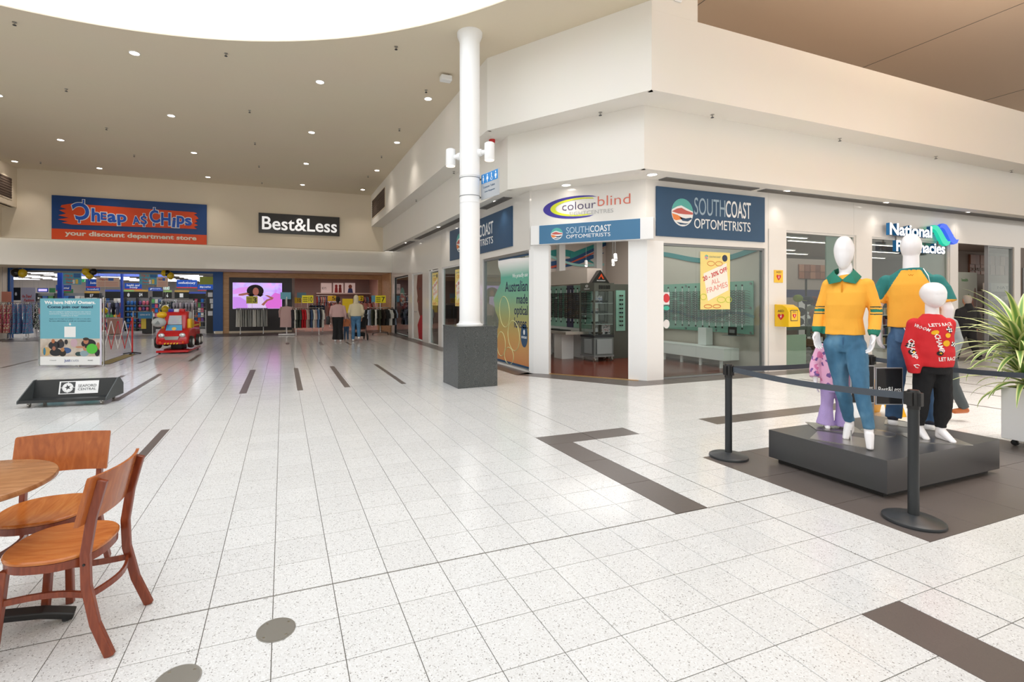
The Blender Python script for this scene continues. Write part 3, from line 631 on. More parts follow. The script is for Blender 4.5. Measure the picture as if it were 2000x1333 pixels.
def specs_wall(axis_x, ys, z0, z1, n, meshes, name, label, group, rod_label, parent_thing, rzrot, xoff=-.13):
    for i, y in enumerate(ys):
        MB().cyl((axis_x+xoff, y, z0-.1), (axis_x+xoff, y, z1+.12), .009, seg=8).build('rod', M_PURE, parent_thing)
        for zz in (z0-.13, z1+.14): MB().box((axis_x+xoff-.012, y-.014, zz-.02), (axis_x+xoff+.012, y+.014, zz+.02)).build('rod_clip', M_BLACK, parent_thing)
        for k in range(n):
            if random.random() < .05: continue
            o = bpy.data.objects.new(name, random.choice(meshes)); C.objects.link(o); o.location = (axis_x+xoff-.02, y, z0+(z1-z0)*k/(n-1)); o.rotation_euler = (0, 0, rzrot+random.uniform(-.05, .05)); o.scale = (1.4,)*3
            tag(o, f'{label}, {ordn(n-k)} from the top on the {ordn(len(ys)-i)} rod from the left', 'glasses', group)
t = thing('spectacle_rack', 'mint glass spectacle display in two bays behind the desk, seen through the entrance', 'display', (7.6, 11.9, .8))
for a, b in ((10.8, 11.62), (11.95, 12.85)): MB().box((7.585, a, .82), (7.615, b, 2.0)).build('mint_panel', M_MINT, t)
MB().box((7.57, 11.63, .82), (7.615, 11.94, 2.0)).build('poster_panel', mat('indigo_poster', '#2b2d56', .3), t)
specs_wall(7.61, (10.9, 11.08, 11.26, 11.44, 11.6, 11.8, 12.1, 12.36, 12.66, 12.84), 1.1, 1.76, 13, SUN, 'sunglasses', 'sunglasses behind the desk', 'sunglasses on the partition display', '', t, -PI/2)
t = thing('spectacle_rack', 'wide mint glass spectacle rack seen through the right optician window', 'display', (9.95, 9.3, .8))
MB().box((9.94, 7.95, .80), (9.965, 10.95, 2.02)).build('mint_panel', M_MINT, t)
for y in (8.0, 8.95, 9.9, 10.9):
    for z in (.84, 1.4, 1.96): MB().cyl((9.92, y, z), (9.94, y, z), .025, seg=12).build('stud', M_GREY, t)
specs_wall(9.94, (8.12, 8.28, 8.46, 8.66, 8.85, 9.04, 9.24, 9.46, 9.68, 9.9, 10.14, 10.4, 10.68), 1.06, 1.78, 14, OPT, 'eyeglasses', 'eyeglasses in right window', 'eyeglasses on the window-side rack', '', t, -PI/2)
t = thing('wall_ribbon', 'curved teal swirl across the mint rack and wall in the right window', 'mural', (9.93, 9, 1.1))
P_ = [(9.925, 7.9+k*.16, 1.2+.09*math.sin(k*.5)+.0*k) for k in range(20)]; MB().tube(P_, 0, flat=(.01, .06)).build('band', mat('swirl_teal', '#4e8f93', .5), t)
P_ = [(9.98, 7.9+k*.16, 2.75-.18*math.sin(k*.22)) for k in range(20)]; MB().tube(P_, 0, flat=(.03, .12)).build('band', mat('swirl_teal', '#4e8f93', .5), t)
t = thing('display_bench', 'long low white bench with short legs under the wide mint rack', 'bench', (9.7, 9.6, 0))
MB().box((9.45, 8.3, .18), (9.93, 10.9, .46)).build('seat_box', M_PURE, t, bevel=.004)
for y in (8.4, 9.0, 9.6, 10.2, 10.8): MB().box((9.5, y, 0), (9.54, y+.06, .18)).build('leg', M_PURE, t)
t = thing('wall_box', 'white square box hanging below the mint rack in the right window', 'box', (9.7, 9.1, .5)); MB().box((9.72, 9.05, .47), (9.94, 9.3, .9)).build('body', M_PURE, t, bevel=.004)
t = thing('glass_shelf', 'thin glass shelf holding a black framed card under the mint rack', 'shelf', (9.8, 8.3, .76)); MB().box((9.62, 8.15, .755), (9.94, 8.5, .765)).build('shelf', M_GREY, t)
t = thing('framed_card', 'small black framed card standing on the thin glass shelf', 'card', (9.8, 8.28, .765)); MB().box((9.72, 8.2, .766), (9.74, 8.42, .96)).build('frame', M_BLACK, t); MB().box((9.715, 8.24, .82), (9.72, 8.38, .9)).build('print', M_GREY, t)
for x, y, s in ((8.4, 12.2, 'above the left display'), (8.9, 11.6, 'above the glass cabinet'), (7.9, 10.2, 'in the right window, left one'), (8.9, 10.4, 'in the right window, right one')):
    t = thing('track_light', 'small white track spotlight hanging in the optician shop '+s, 'light', (x, y, 2.6), 'optician spotlights')
    MB().cyl((x, y, 2.75), (x, y, 3.8), .006, seg=6).build('stem', M_GREY, t); MB().cyl((x, y, 2.75), (x-.06, y-.1, 2.6), .045, seg=14).build('head', M_PURE, t); MB().cyl((x-.06, y-.1, 2.6), (x-.0605, y-.101, 2.599), .036, seg=14).build('lens', lamp_mat('spot_glow', '#fff6ec', 8), t)
# desk, chair
t = thing('dispensing_desk', 'long grey-topped desk on white block legs below the sunglasses display', 'desk', (7.2, 11.8, 0))
MB().box((6.85, 10.85, .68), (7.56, 13.0, .75)).build('desktop', mat('stone_top', '#b8b0a6', .3, noise_amt=.2, nscale=30), t, bevel=.004)
for y in (11.25, 12.35): MB().box((6.98, y, 0), (7.35, y+.4, .68)).build('leg_block', M_PURE, t, bevel=.004)
for y, d, s in ((11.3, .42, 'nearer of the two'), (11.85, .3, 'further of the two')):
    t = thing('glasses_tray', 'flat black spectacle tray on the grey desk, '+s, 'tray', (7.1, y, .75)); MB().box((6.95, y, .751), (7.3, y+d, .775)).build('tray', M_BLACK, t, bevel=.004)
t = thing('office_chair', 'black office chair half hidden by the left entrance column', 'chair', (6.18, 11.1, 0))
MB().box((5.95, 10.9, .44), (6.4, 11.35, .52)).build('seat', M_BLACK, t, bevel=.03); MB().box((6.35, 10.92, .55), (6.43, 11.32, 1.05)).build('backrest', M_BLACK, t, bevel=.03)
MB().cyl((6.18, 11.1, .1), (6.18, 11.1, .44), .025).build('gas_lift', M_CHROME, t)
for k in range(5): a = k*1.2566+.3; MB().tube([(6.18, 11.1, .1), (6.18+.28*math.cos(a), 11.1+.28*math.sin(a), .05)], 0, flat=(.03, .03)).build('foot', M_CHROME, t); MB().ball((6.18+.28*math.cos(a), 11.1+.28*math.sin(a), .026), .025, 8, 6).build('castor', M_BLACK, t)
# display cabinet (grey metal, angled glass fronts, triangular header)
cb = [(7.36, 10.95), (7.42, 10.42), (8.02, 10.40), (8.12, 10.9), (7.75, 11.2)]
t = thing('display_cabinet', 'grey metal glass display cabinet on castors with a black triangular header', 'cabinet', (7.72, 10.7, 0))
cv = [Vector(p) for p in cb]; cen = sum(cv, Vector((0, 0)))/5
MB().prism(cb, .12, .16).build('base', M_GREY, t); MB().prism([cen+(p-cen)*.96 for p in cv], .16, .62).build('lower_cabinet', mat('cab_grey', '#7d8383', .4, .3), t)
MB().prism(cb, .62, .68).build('mid_rail', M_DGREY, t); MB().prism(cb, 1.82, 2.03).build('top_box', mat('cab_taupe', '#5d5f58', .4, .2), t)
for p in cv: MB().box((p.x-.02, p.y-.02, .68), (p.x+.02, p.y+.02, 1.82)).build('post', mat('cab_taupe', '#5d5f58'), t)
for i in range(5):
    a, b = cv[i], cv[(i+1) % 5]; n_ = (b-a).normalized().orthogonal()*.004; MB().prism([a+n_, b+n_, b-n_, a-n_], .69, 1.81).build('glass_pane', M_ACR, t)
for z in (.95, 1.22, 1.5): MB().prism([cen+(p-cen)*.94 for p in cv], z, z+.008).build('shelf', mat('shelf_glass', '#cfd8d6', .15), t)
MB().box((7.425, 10.405, .7), (7.44, 10.415, 1.8)).build('light_strip', lamp_mat('blue_white_strip', '#cfd4ff', 3), t)
for a, b in (((7.38, 10.8), (7.41, 10.5)), ((7.5, 10.408), (7.95, 10.396))): a, b = Vector(a), Vector(b); n_ = Vector((-.008, -.012)); MB().prism([a+n_, b+n_, b, a], .2, .58).build('door_panel', mat('panel_pale', '#9aa2a4', .4), t)
for x, y in ((7.42, 10.9), (7.46, 10.47), (7.98, 10.45), (8.05, 10.85)):
    MB().cyl((x-.012, y, .045), (x+.012, y, .045), .045, seg=14).build('castor', M_STEEL, t); MB().box((x-.02, y-.02, .06), (x+.02, y+.02, .12)).build('castor_fork', M_STEEL, t)
hp = [(7.40, 10.5, 2.03), (7.86, 10.38, 2.03), (7.63, 10.44, 2.36)]; MB().poly3(hp, (.25, .95, 0), .3).build('header', M_BLACK, t)
hf = Fr((7.40, 10.49, 0), (.46, -.12, 0)); mb = MB(); hf.poly(mb, [(.16, 2.13), (.2, 2.13), (.24, 2.2), (.28, 2.13), (.32, 2.13), (.25, 2.27)], .012, .016); mb.build('emblem', M_ORA, t)
letter(MB(), 'PRODESIGN', hf, .13, .35, 2.07, 2.10, .012, .016).build('lettering', M_CREAM, t)
hf2 = Fr((7.36, 10.95, 0), (.06, -.53, 0)); mb = MB(); hf2.poly(mb, ell(.26, 1.95, .05, .032, 24)+ell(.26, 1.95, .028, .016, 24)[::-1], .003, .008); mb.build('emblem', M_CREAM, t); letter(MB(), 'OAKLEY', hf2, .16, .37, 1.86, 1.89, .003, .006).build('lettering', M_CREAM, t)
for k in range(7): _fb(Fr((7.42, 10.41, 0), (.6, -.02, 0)), .14+k*.05, .17+k*.05, 1.87, 1.97, .001, .004).build('vent_slot', M_BLACK, t)
n_ = 0
for z in (.96, 1.23, 1.51, .69):
    for x in (7.52, 7.68, 7.84):
        o = bpy.data.objects.new('sunglasses', SUN[n_ % 4]); C.objects.link(o); o.location = (x, 10.55, z+.04); n_ += 1; o.rotation_euler = (0, 0, -.5); o.scale = (1.3,)*3; tag(o, f'sunglasses in the grey glass cabinet, {ordn(int((x-7.5)/.16)+1)} from the left, {({.96: "middle", 1.23: "upper", 1.51: "top", .69: "bottom"})[z]} shelf', 'glasses', 'sunglasses in the glass cabinet')
for (x, y, z, w_, h_, c_, s) in ((7.5, 10.6, .692, .16, .2, '#d8dce8', 'white card at the bottom left'), (7.75, 10.55, .692, .26, .24, '#b06a7c', 'colourful card at the bottom right'), (7.6, 10.6, 1.51, .2, .2, '#3a5fae', 'blue card on the top shelf'), (7.55, 10.6, 1.232, .12, .14, '#8c3a3a', 'red card on the middle shelf')):
    t = thing('display_card', s+' inside the glass cabinet', 'card', (x, y, z), 'cards in the glass cabinet'); MB().box((x, y, z), (x+w_, y+.01, z+h_)).build('card', ramp_mat('card_'+c_, [(.3, c_), (.5, '#e8e2e6'), (.7, '#2a2a40')], nscale=14), t)
t = thing('dark_cupboard', 'tall dark cupboard with a mint display strip right of the glass cabinet', 'cupboard', (8.6, 10.9, 0))
MB().box((8.18, 10.85, 0), (9.0, 11.3, 2.02)).build('carcass', mat('cab_taupe', '#5d5f58'), t, bevel=.004); MB().box((8.42, 10.83, .75), (8.72, 10.85, 1.85)).build('mint_panel', M_MINT, t)
for k in range(8):
    o = bpy.data.objects.new('sunglasses', SUN[k % 5]); C.objects.link(o); o.location = (8.57, 10.80, .9+k*.115); tag(o, f'sunglasses on the mint strip of the dark cupboard, {ordn(8-k)} from the top', 'glasses', 'sunglasses on the cupboard strip')

# optician window graphics
t = thing('window_decal', 'green to orange lens poster with navy heading in the window beside the entrance', 'poster', FA.P(-10.3, .1, -.05))
dm = bpy.data.materials.new('decal_gradient'); dm.use_nodes = True; nt = dm.node_tree; b_ = nt.nodes['Principled BSDF']; g_ = nt.nodes.new('ShaderNodeNewGeometry'); s_ = nt.nodes.new('ShaderNodeSeparateXYZ'); mr = nt.nodes.new('ShaderNodeMapRange'); r_ = nt.nodes.new('ShaderNodeValToRGB')
nt.links.new(g_.outputs['Position'], s_.inputs[0]); nt.links.new(s_.outputs[2], mr.inputs[0]); mr.inputs[1].default_value = .1; mr.inputs[2].default_value = 2.5; nt.links.new(mr.outputs[0], r_.inputs[0]); nt.links.new(r_.outputs[0], b_.inputs['Base Color'])
for p, c_ in ((.0, '#d38a50'), (.25, '#c9a05e'), (.45, '#a8ac72'), (.65, '#7eb491'), (.85, '#64b5a0')):
    e = r_.color_ramp.elements.new(p); e.color = lin(c_)
b_.inputs['Roughness'].default_value = .25
op = [(-9.44, .11), (-9.44, 2.52), (-10.95, 2.60), (-11.14, 2.58), (-11.12, 2.42), (-10.98, 2.25), (-10.98, 2.0), (-11.2, 1.82), (-11.42, 1.62), (-11.3, 1.3), (-11.1, 1.1), (-11.12, .9), (-11.35, .7), (-11.5, .45), (-11.5, .11)]
mb = MB(); FA.poly(mb, op, -.057, -.054); mb.build('film', dm, t)
_fb(FA, -11.1, -9.44, 2.57, 2.61, -.056, -.053).build('top_band', M_NAVY, t); _fb(FA, -11.9, -9.44, .06, .11, -.056, -.052).build('bottom_band', M_NAVY, t)
INK = mat('ink_navy', '#23304d', .4)
for s, a, z0, z1, bold in (('Australian', -10.72, 1.78, 2.03, .01), ('made', -10.1, 1.5, 1.72, .01), ('optical', -10.22, 1.18, 1.46, .01), ('lenses.', -10.22, .94, 1.18, .01)):
    letter(MB(), s, FA, a, -9.55, z0, z1, -.054, -.052, bold).build('lettering', INK, t)
letter(MB(), 'We proudly use', FA, -10.32, -9.55, 2.08, 2.2, -.054, -.052).build('lettering', M_CREAM, t)
mb = MB()
for u, v, ru, rv, r_o in ((-10.75, 1.3, .28, .38, .25), (-10.25, .75, .3, .36, .35), (-10.95, .5, .25, .3, 0), (-10.5, .25, .25, .2, 0)): P_ = [FA.P(a, b, -.052) for a, b in ell(u, v, ru, rv, 26, 0, 2*PI-.001, r_o)]; mb.tube(P_+[P_[0]], .009, 4)
mb.build('frame_outline', mat('pale_lime', '#d5d59a', .5), t)
mb = MB(); FA.poly(mb, ell(-9.72, .78, .17, .26, 24), -.054, -.052); mb.build('roundel', M_NAVY, t); mb = MB(); FA.poly(mb, ell(-9.72, .86, .04, .06, 14), -.052, -.05); mb.build('emblem', M_CREAM, t)
letter(MB(), 'SOUTHCOAST', FA, -9.85, -9.59, .72, .77, -.052, -.05).build('lettering', M_CREAM, t)
def offer_poster(fr, u0, u1, v0, v1, w_, label, n=0):
    t = thing('sale_poster', label, 'poster', fr.P((u0+u1)/2, v0, w_)); U = lambda a: u0+(u1-u0)*a; V = lambda a: v0+(v1-v0)*a
    _fb(fr, u0, u1, v0, v1, w_-.002, w_).build('sheet', mat('poster_yellow', '#f3e08a', .5), t)
    mb = MB(); fr.poly(mb, [(U(.1), V(.62)), (U(.88), V(.82)), (U(.95), V(.34)), (U(.25), V(.15))], w_, w_+.001); mb.build('white_panel', mat('paper', '#f6f4ea', .6), t)
    R_ = mat('offer_red', '#cc2a2e', .5); letter(MB(), '20 - 30% OFF', fr, U(.06), U(.92), V(.58), V(.66), w_+.002, w_+.003, .02, rot=.33).build('lettering', R_, t)
    letter(MB(), 'ALL', fr, U(.36), U(.64), V(.455), V(.535), w_+.002, w_+.003, .0, rot=.25).build('lettering', mat('offer_pink', '#e88f80', .5), t)
    letter(MB(), 'FRAMES', fr, U(.2), U(.92), V(.34), V(.43), w_+.002, w_+.003, .0, rot=.25).build('lettering', mat('offer_pink', '#e88f80', .5), t)
    mb = MB()
    for (a, b, c_) in ((.35, .80, .12), (.62, .80, .12)): P_ = [fr.P(x, y, w_+.002) for x, y in ell(U(a), V(b), (u1-u0)*c_, (v1-v0)*.04, 14)]; mb.tube(P_+[P_[0]], .005, 4)
    for (a, b, c_) in ((.25, .055, .13), (.55, .055, .13)): P_ = [fr.P(x, y, w_+.002) for x, y in ell(U(a), V(b), (u1-u0)*c_, (v1-v0)*.03, 14)]; mb.tube(P_+[P_[0]], .006, 4)
    mb.build('spectacle_drawing', mat('offer_red2', '#d9622f', .5), t)
    mb = MB()
    for (a, b, c_) in ((.7, .17, .14), (.95, .17, .1), (.1, .22, .1)): P_ = [fr.P(x, y, w_+.002) for x, y in ell(U(a), V(b), (u1-u0)*c_, (v1-v0)*.05, 14)]; mb.tube(P_+[P_[0]], .006, 4)
    mb.build('spectacle_drawing', mat('lime_line', '#c4d63a', .5), t)
    mb = MB(); fr.poly(mb, ell(U(.82), V(.9), (u1-u0)*.09, (v1-v0)*.06, 18), w_, w_+.002); mb.build('roundel', INK, t); coast_logo(fr, t, U(.2), V(.905), w_, (u1-u0)*.06)
    letter(MB(), 'SOUTHCOAST', fr, U(.3), U(.68), V(.9), V(.93), w_, w_+.001).build('lettering', M_NAVY, t)
offer_poster(FB, 8.07, 8.90, 1.385, 2.59, -.04, 'yellow sale poster with white tilted panel inside the right optician window')
offer_poster(FA, -16.86, -16.16, 1.4, 2.56, -.04, 'yellow sale poster in the narrow receding window, furthest of the yellow ones')
offer_poster(FA, -14.35, -13.7, 1.4, 2.54, -.04, 'yellow sale poster in the receding window nearest the white column')
t = thing('face_poster', 'tall beauty poster of a dark face with a red collar in the receding window', 'poster', FA.P(-18.8, .05, -.05))
_fb(FA, -19.58, -18.12, .05, 2.62, -.058, -.055).build('sheet', mat('poster_pale', '#cfc6be', .4), t)
mb = MB(); FA.poly(mb, [(-18.14, 2.6), (-18.95, 2.6), (-19.1, 2.1), (-18.95, 1.75), (-19.02, 1.55), (-18.9, 1.45), (-18.85, 1.2), (-18.6, .95), (-18.14, .9)], -.055, -.053); mb.build('face', mat('skin_deep', '#6b3a2c', .5), t)
mb = MB(); FA.poly(mb, [(-18.14, 1.0), (-18.5, 1.0), (-18.95, .6), (-18.75, .06), (-18.14, .06)], -.053, -.051); mb.build('collar', mat('collar_red', '#a5121f', .5), t)
mb = MB(); FA.poly(mb, ell(-18.6, 2.05, .12, .04, 14), -.053, -.051); mb.build('eye', M_BLACK, t); mb = MB(); FA.poly(mb, ell(-18.82, 1.52, .1, .05, 14), -.053, -.051); mb.build('lips', mat('lip', '#8a3a38', .4), t)
letter(MB(), 'BALLARÉ', FA, -19.5, -19.1, 1.1, 1.16, -.055, -.053).build('lettering', M_GREY, t)
t = thing('window_decal', 'dark violet window film with emblem at the far end of the receding wall', 'poster', FA.P(-21.7, .05, -.05))
_fb(FA, -23.0, -20.4, .05, 2.62, -.075, -.07).build('film', mat('violet_film', '#3b3149', .15, coat=.5), t)
coast_logo(FA, t, -21.7, 1.75, -.07, .42); letter(MB(), 'COAST', FA, -21.9, -20.6, 1.0, 1.4, -.07, -.068).build('lettering', mat('mauve_print', '#7a6a86', .4), t); letter(MB(), 'METRISTS', FA, -21.9, -20.6, .7, .9, -.07, -.068).build('lettering', MATS['mauve_print'], t)
# interior seen through the receding windows
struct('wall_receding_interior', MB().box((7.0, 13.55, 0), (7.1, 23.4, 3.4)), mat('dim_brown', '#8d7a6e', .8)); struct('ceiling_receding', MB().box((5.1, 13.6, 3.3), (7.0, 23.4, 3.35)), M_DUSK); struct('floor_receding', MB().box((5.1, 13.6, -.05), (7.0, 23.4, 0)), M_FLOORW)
# window stickers of the right window
for k, (z, c_, s) in enumerate(((1.62, '#d8343c', 'red card emblem'), (1.42, '#3cb8a0', 'green payment'), (1.1, '#e8e8e8', 'round white phone'), )):
    t = thing('window_sticker', s+' sticker at the left edge of the right optician window', 'sticker', FB.P(7.15, z, -.05)); mb = MB()
    FB.poly(mb, ell(7.19, z, .08, .09 if k != 1 else .045, 20), -.055, -.052); mb.build('disc', mat('stk'+c_[1:], c_, .4), t)
    if k == 0: _fb(FB, 7.12, 7.27, z-.13, z+.12, -.058, -.056).build('card', M_PURE, t)

# ------------------------------------------------------------------ chemist
M_TAUPE = mat('chemist_wall', '#a8988e', .75)
struct('floor_chemist', MB().box((10.05, 7.7, -.05), (36, 13, -.001)), mat('chemist_floor', '#a39b90', .25))
struct('wall_chemist_back', MB().box((10.05, 12.95, 0), (36, 13.05, 3.4)), M_TAUPE); struct('ceiling_chemist', MB().box((10.05, 7.75, 3.3), (36, 13, 3.36)), mat('chemist_ceiling', '#8f8078', .8))
struct('wall_chemist_end', MB().box((21.6, 9.62, 0), (36, 9.7, 3.3)), M_TAUPE)
FC = Fr((0, 12.94, 0), (1, 0, 0))
_k = 0
for (x, y, L_) in ((11.6, 8.9, 1.6), (13.2, 9.4, 1.8), (12.2, 10.6, 1.5), (14.2, 11.2, 1.8), (16.2, 9.2, 1.8), (16.0, 12, 1.8), (13.0, 13, 1.6), (18.5, 10.5, 1.8), (18, 13.5, 1.8), (20.5, 12, 1.8)):
    _k += 1; t = thing('ceiling_light_bar', f'slim white light bar in the chemist ceiling, {ordn(_k)} counted from the entrance pier', 'light', (x, y, 3.3), 'chemist light bars'); MB().box((x, y, 3.255), (x+L_, y+.12, 3.298)).build('housing', M_PURE, t); MB().box((x+.02, y+.02, 3.245), (x+L_-.02, y+.1, 3.256)).build('diffuser', M_TUBEW, t)
for x, y, s in ((11.9, 8.4, 'first window'), (20.2, 9.8, 'furthest doorway')):
    o = dup(t0); o.location = (x, y, 3.3); o['label'] = 'round downlight inside the chemist behind the '+s; o['group'] = 'chemist downlights'
t = thing('wall_feature', 'copper tiled feature strip high on the wall in the first chemist window', 'wall panel', FC.P(19.7, 2.4, .02))
_fb(FC, 18.6, 20.4, 2.42, 2.98, 0, .03).build('backing', mat('copper', '#8a5a44', .5, noise_amt=.3, nscale=4), t)
for k in range(12): a = 18.6+(k % 6)*.3; b = 2.42+(k//6)*.28; _fb(FC, a+.01, a+.29, b+.01, b+.27, .03, .04+.01*(k % 3)).build('tile', mat('copper%d' % (k % 4), ['#9c6248', '#7c4a38', '#a8745a', '#8a5440'][k % 4], .45), t)
FC2 = Fr((0, 9.62, 0), (1, 0, 0)); t = thing('wall_feature', 'copper tiled feature strip above the cosmetics unit in the furthest doorway', 'wall panel', FC2.P(23.7, 2.7, .02))
_fb(FC2, 22.5, 25.1, 2.5, 3.2, 0, .03).build('backing', MATS['copper'], t)
for k in range(16): a = 22.5+(k % 8)*.325; b = 2.5+(k//8)*.35; _fb(FC2, a+.01, a+.315, b+.01, b+.34, .03, .04+.01*(k % 3)).build('tile', MATS['copper%d' % (k*3 % 4)] if 'copper%d' % (k*3 % 4) in MATS else MATS['copper'], t)
letter(MB(), 'QUALITY', FC2, 22.5, 23.6, 2.6, 2.74, .06, .07).build('lettering', mat('faint_letters', '#b3a59b', .6), t)
t = thing('price_gondola', 'white header shelf unit with small goods seen through the furthest chemist doorway', 'shelf unit', (23.7, 9.2, 0))
MB().box((22.5, 9.25, 0), (24.9, 9.6, 1.9)).build('body', mat('gondola', '#8f847c', .6), t); MB().box((22.4, 9.15, 1.88), (24.9, 9.2, 2.18)).build('header', mat('header_cream', '#d9cfc4', .5), t); letter(MB(), 'NATIO', Fr((0, 9.15, 0), (1, 0, 0)), 23.2, 24.3, 1.98, 2.08, 0, .004).build('lettering', M_DGREY, t); MB().box((22.4, 9.13, 1.88), (22.75, 9.15, 2.18)).build('logo_panel', mat('muted_mauve', '#8d7f97', .5), t)
pc = ['#c9b8a8', '#d7cdbf', '#8a3b33', '#3d3a3f', '#b9a07a', '#e0d6cc']
for r_ in range(3):
    MB().box((22.5, 9.0, 1.0+r_*.29), (24.9, 9.25, 1.02+r_*.29)).build('shelf', M_GREY, t)
    for k in range(9):
        p = thing('cosmetic_box', f'cosmetic pack, {ordn(k+1)} from the left on the {ordn(r_+1)} shelf of the white-headed unit', 'box', (22.6+k*.255, 9.05, 1.02+r_*.29), 'packs on the white-headed unit'); h_ = random.uniform(.1, .2)
        MB().box((22.6+k*.255, 9.03, 1.022+r_*.29), (22.8+k*.255, 9.15, 1.02+r_*.29+h_)).build('pack', mat('pk'+str((k*7+r_) % 6), pc[(k*7+r_) % 6], .5), p)
t = thing('health_poster', 'pale green and white health poster on the chemist wall beside the doorway', 'poster', (20.9, 9.0, .1)); FH = Fr((0, 9.0, 0), (1, 0, 0)); _fb(FH, 20.2, 21.5, .05, 2.5, -.03, .03).build('panel', mat('pale_green', '#c4c6b8', .5), t); letter(MB(), 'health', FH, 20.6, 20.95, 2.2, 2.3, .03, .035).build('lettering', mat('leaf_green', '#4e8a4a', .5), t)
for a, b, h_, c_ in ((21.0, 1.5, .3, '#6a8a4a'), (21.2, 1.4, .3, '#b5603a'), (21.38, 1.6, .4, '#7a4a34')): mb = MB(); FH.poly(mb, ell(a, b, .09, h_, 16), .03, .034); mb.build('leaf_print', mat('lp'+c_[1:], c_, .5), t)
t = thing('menu_board', 'black framed board beyond the furthest chemist doorway at the picture edge', 'board', (20.7, 7.55, 1)); _fb(FB, 20.68, 21.3, 1.2, 2.55, 0, .03).build('frame', M_GREY, t); _fb(FB, 20.73, 21.25, 1.25, 2.5, .03, .035).build('panel', M_BLACK, t); letter(MB(), 'Trusted', FB, 20.76, 21.2, 2.1, 2.2, .035, .04).build('lettering', M_CREAM, t); letter(MB(), 'advice', FB, 20.76, 21.1, 1.92, 2.02, .035, .04).build('lettering', M_CREAM, t)
# shelf units with goods behind the chemist windows
def gondola(x0, y0, L_, h_, n, label, cols, group, gl):
    t = thing('shelf_unit', label, 'shelf unit', (x0, y0, 0)); MB().box((x0, y0+.02, 0), (x0+L_, y0+.06, h_)).build('back_panel', M_GREY, t)
    for s in (0, L_-.03): MB().box((x0+s, y0-.38, 0), (x0+s+.03, y0+.02, h_)).build('side', M_PURE, t)
    for r_ in range(n):
        z = .12+(h_-.2)*r_/n; MB().box((x0+.03, y0-.38, z-.02), (x0+L_-.03, y0+.02, z)).build('shelf', M_PURE, t); k = 0; x = x0+.05
        while x < x0+L_-.12:
            w_ = random.uniform(.07, .14); hh = random.uniform(.5, .85)*(h_-.2)/n; c_ = random.choice(cols)
            o = MB().box((x, y0-.34, z), (x+w_-.01, y0-.15, z+hh)).build('product_box', mat('prod_'+c_[1:], c_, .45), origin=(x, y0-.3, z)); tag(o, f'{CNAME.get(c_, "pale")} packet, {ordn(k+1)} from the left on the {ordn(r_+1)} shelf up, '+gl, 'box', group); x += w_; k += 1
gondola(18.4, 10.4, 2.9, 1.5, 4, 'white shelf unit of small goods behind the second chemist window', ['#d8cfc6', '#7f3f3c', '#3f4a63', '#c7a878', '#5c6b54', '#e4dcd4', '#9d7c8c'], 'goods on the second window unit', 'second chemist window')
t = thing('blue_shelf_header', 'long deep blue header board over the goods in the first chemist window', 'sign', (16.5, 11.5, 1.6)); MB().box((15.6, 11.5, 1.68), (19.4, 11.56, 1.95)).build('board', mat('deep_violet', '#2c2a56', .4), t); MB().box((17.4, 11.52, 0), (17.5, 11.56, 1.68)).build('board', mat('deep_violet', '#2c2a56', .4), t)
gondola(17.3, 12.0, 1.5, 1.65, 6, 'narrow white card rack under the long blue header', ['#e6e2da', '#24272c', '#d0c8be', '#40444c'], 'goods under the blue header', 'under blue header')
# hat stand in the first window
t = thing('hat_stand', 'black two-tier hat stand with a white cross rail behind the first chemist window', 'stand', (12.95, 8.8, 0))
MB().cyl((12.95, 8.8, .05), (12.95, 8.8, 2.15), .025).build('pole', M_BLACK, t); MB().box((12.2, 8.78, .80), (13.8, 8.82, .9)).build('cross_rail', mat('frosted_rail', '#a9b8ae', .4), t); MB().box((12.92, 8.74, .62), (13.04, 8.78, 1.1)).build('hanger_plate', MATS['frosted_rail'], t)
for a in (0, PI/2): MB().tube([(12.95-.35*math.cos(a), 8.8-.35*math.sin(a), .03), (12.95+.35*math.cos(a), 8.8+.35*math.sin(a), .03)], 0, flat=(.05, .04)).build('foot', M_BLACK, t)
def hat(x, y, z, c_, label, kind='brim', s=1):
    x += .9; y -= .3
    t = thing('hat', label, 'hat', (x, y, z), 'hats on the hat stand'); m = mat('hat_'+c_[1:], c_, .8, noise_amt=.2, nscale=40)
    if kind == 'brim':
        MB().lathe([(.19*s, 0), (.19*s, .008), (.1*s, .02), (.09*s, .02)], 24, (x, y, z)).build('brim', m, t, smooth=True); MB().lathe([(.095*s, .02), (.09*s, .08*s), (.07*s, .12*s), (.02*s, .13*s)], 20, (x, y, z)).build('crown', m, t, smooth=True)
    else:
        MB().ball((x, y, z+.03), (.1*s, .1*s, .09*s), 14, 8).build('crown', m, t, smooth=True); MB().poly3([(x-.09*s, y-.02, z), (x+.02, y-.02, z-.02), (x+.04*s, y-.19*s, z-.04), (x-.07*s, y-.19*s, z-.03)], (0, 0, 1), .01).build('peak', m, t)
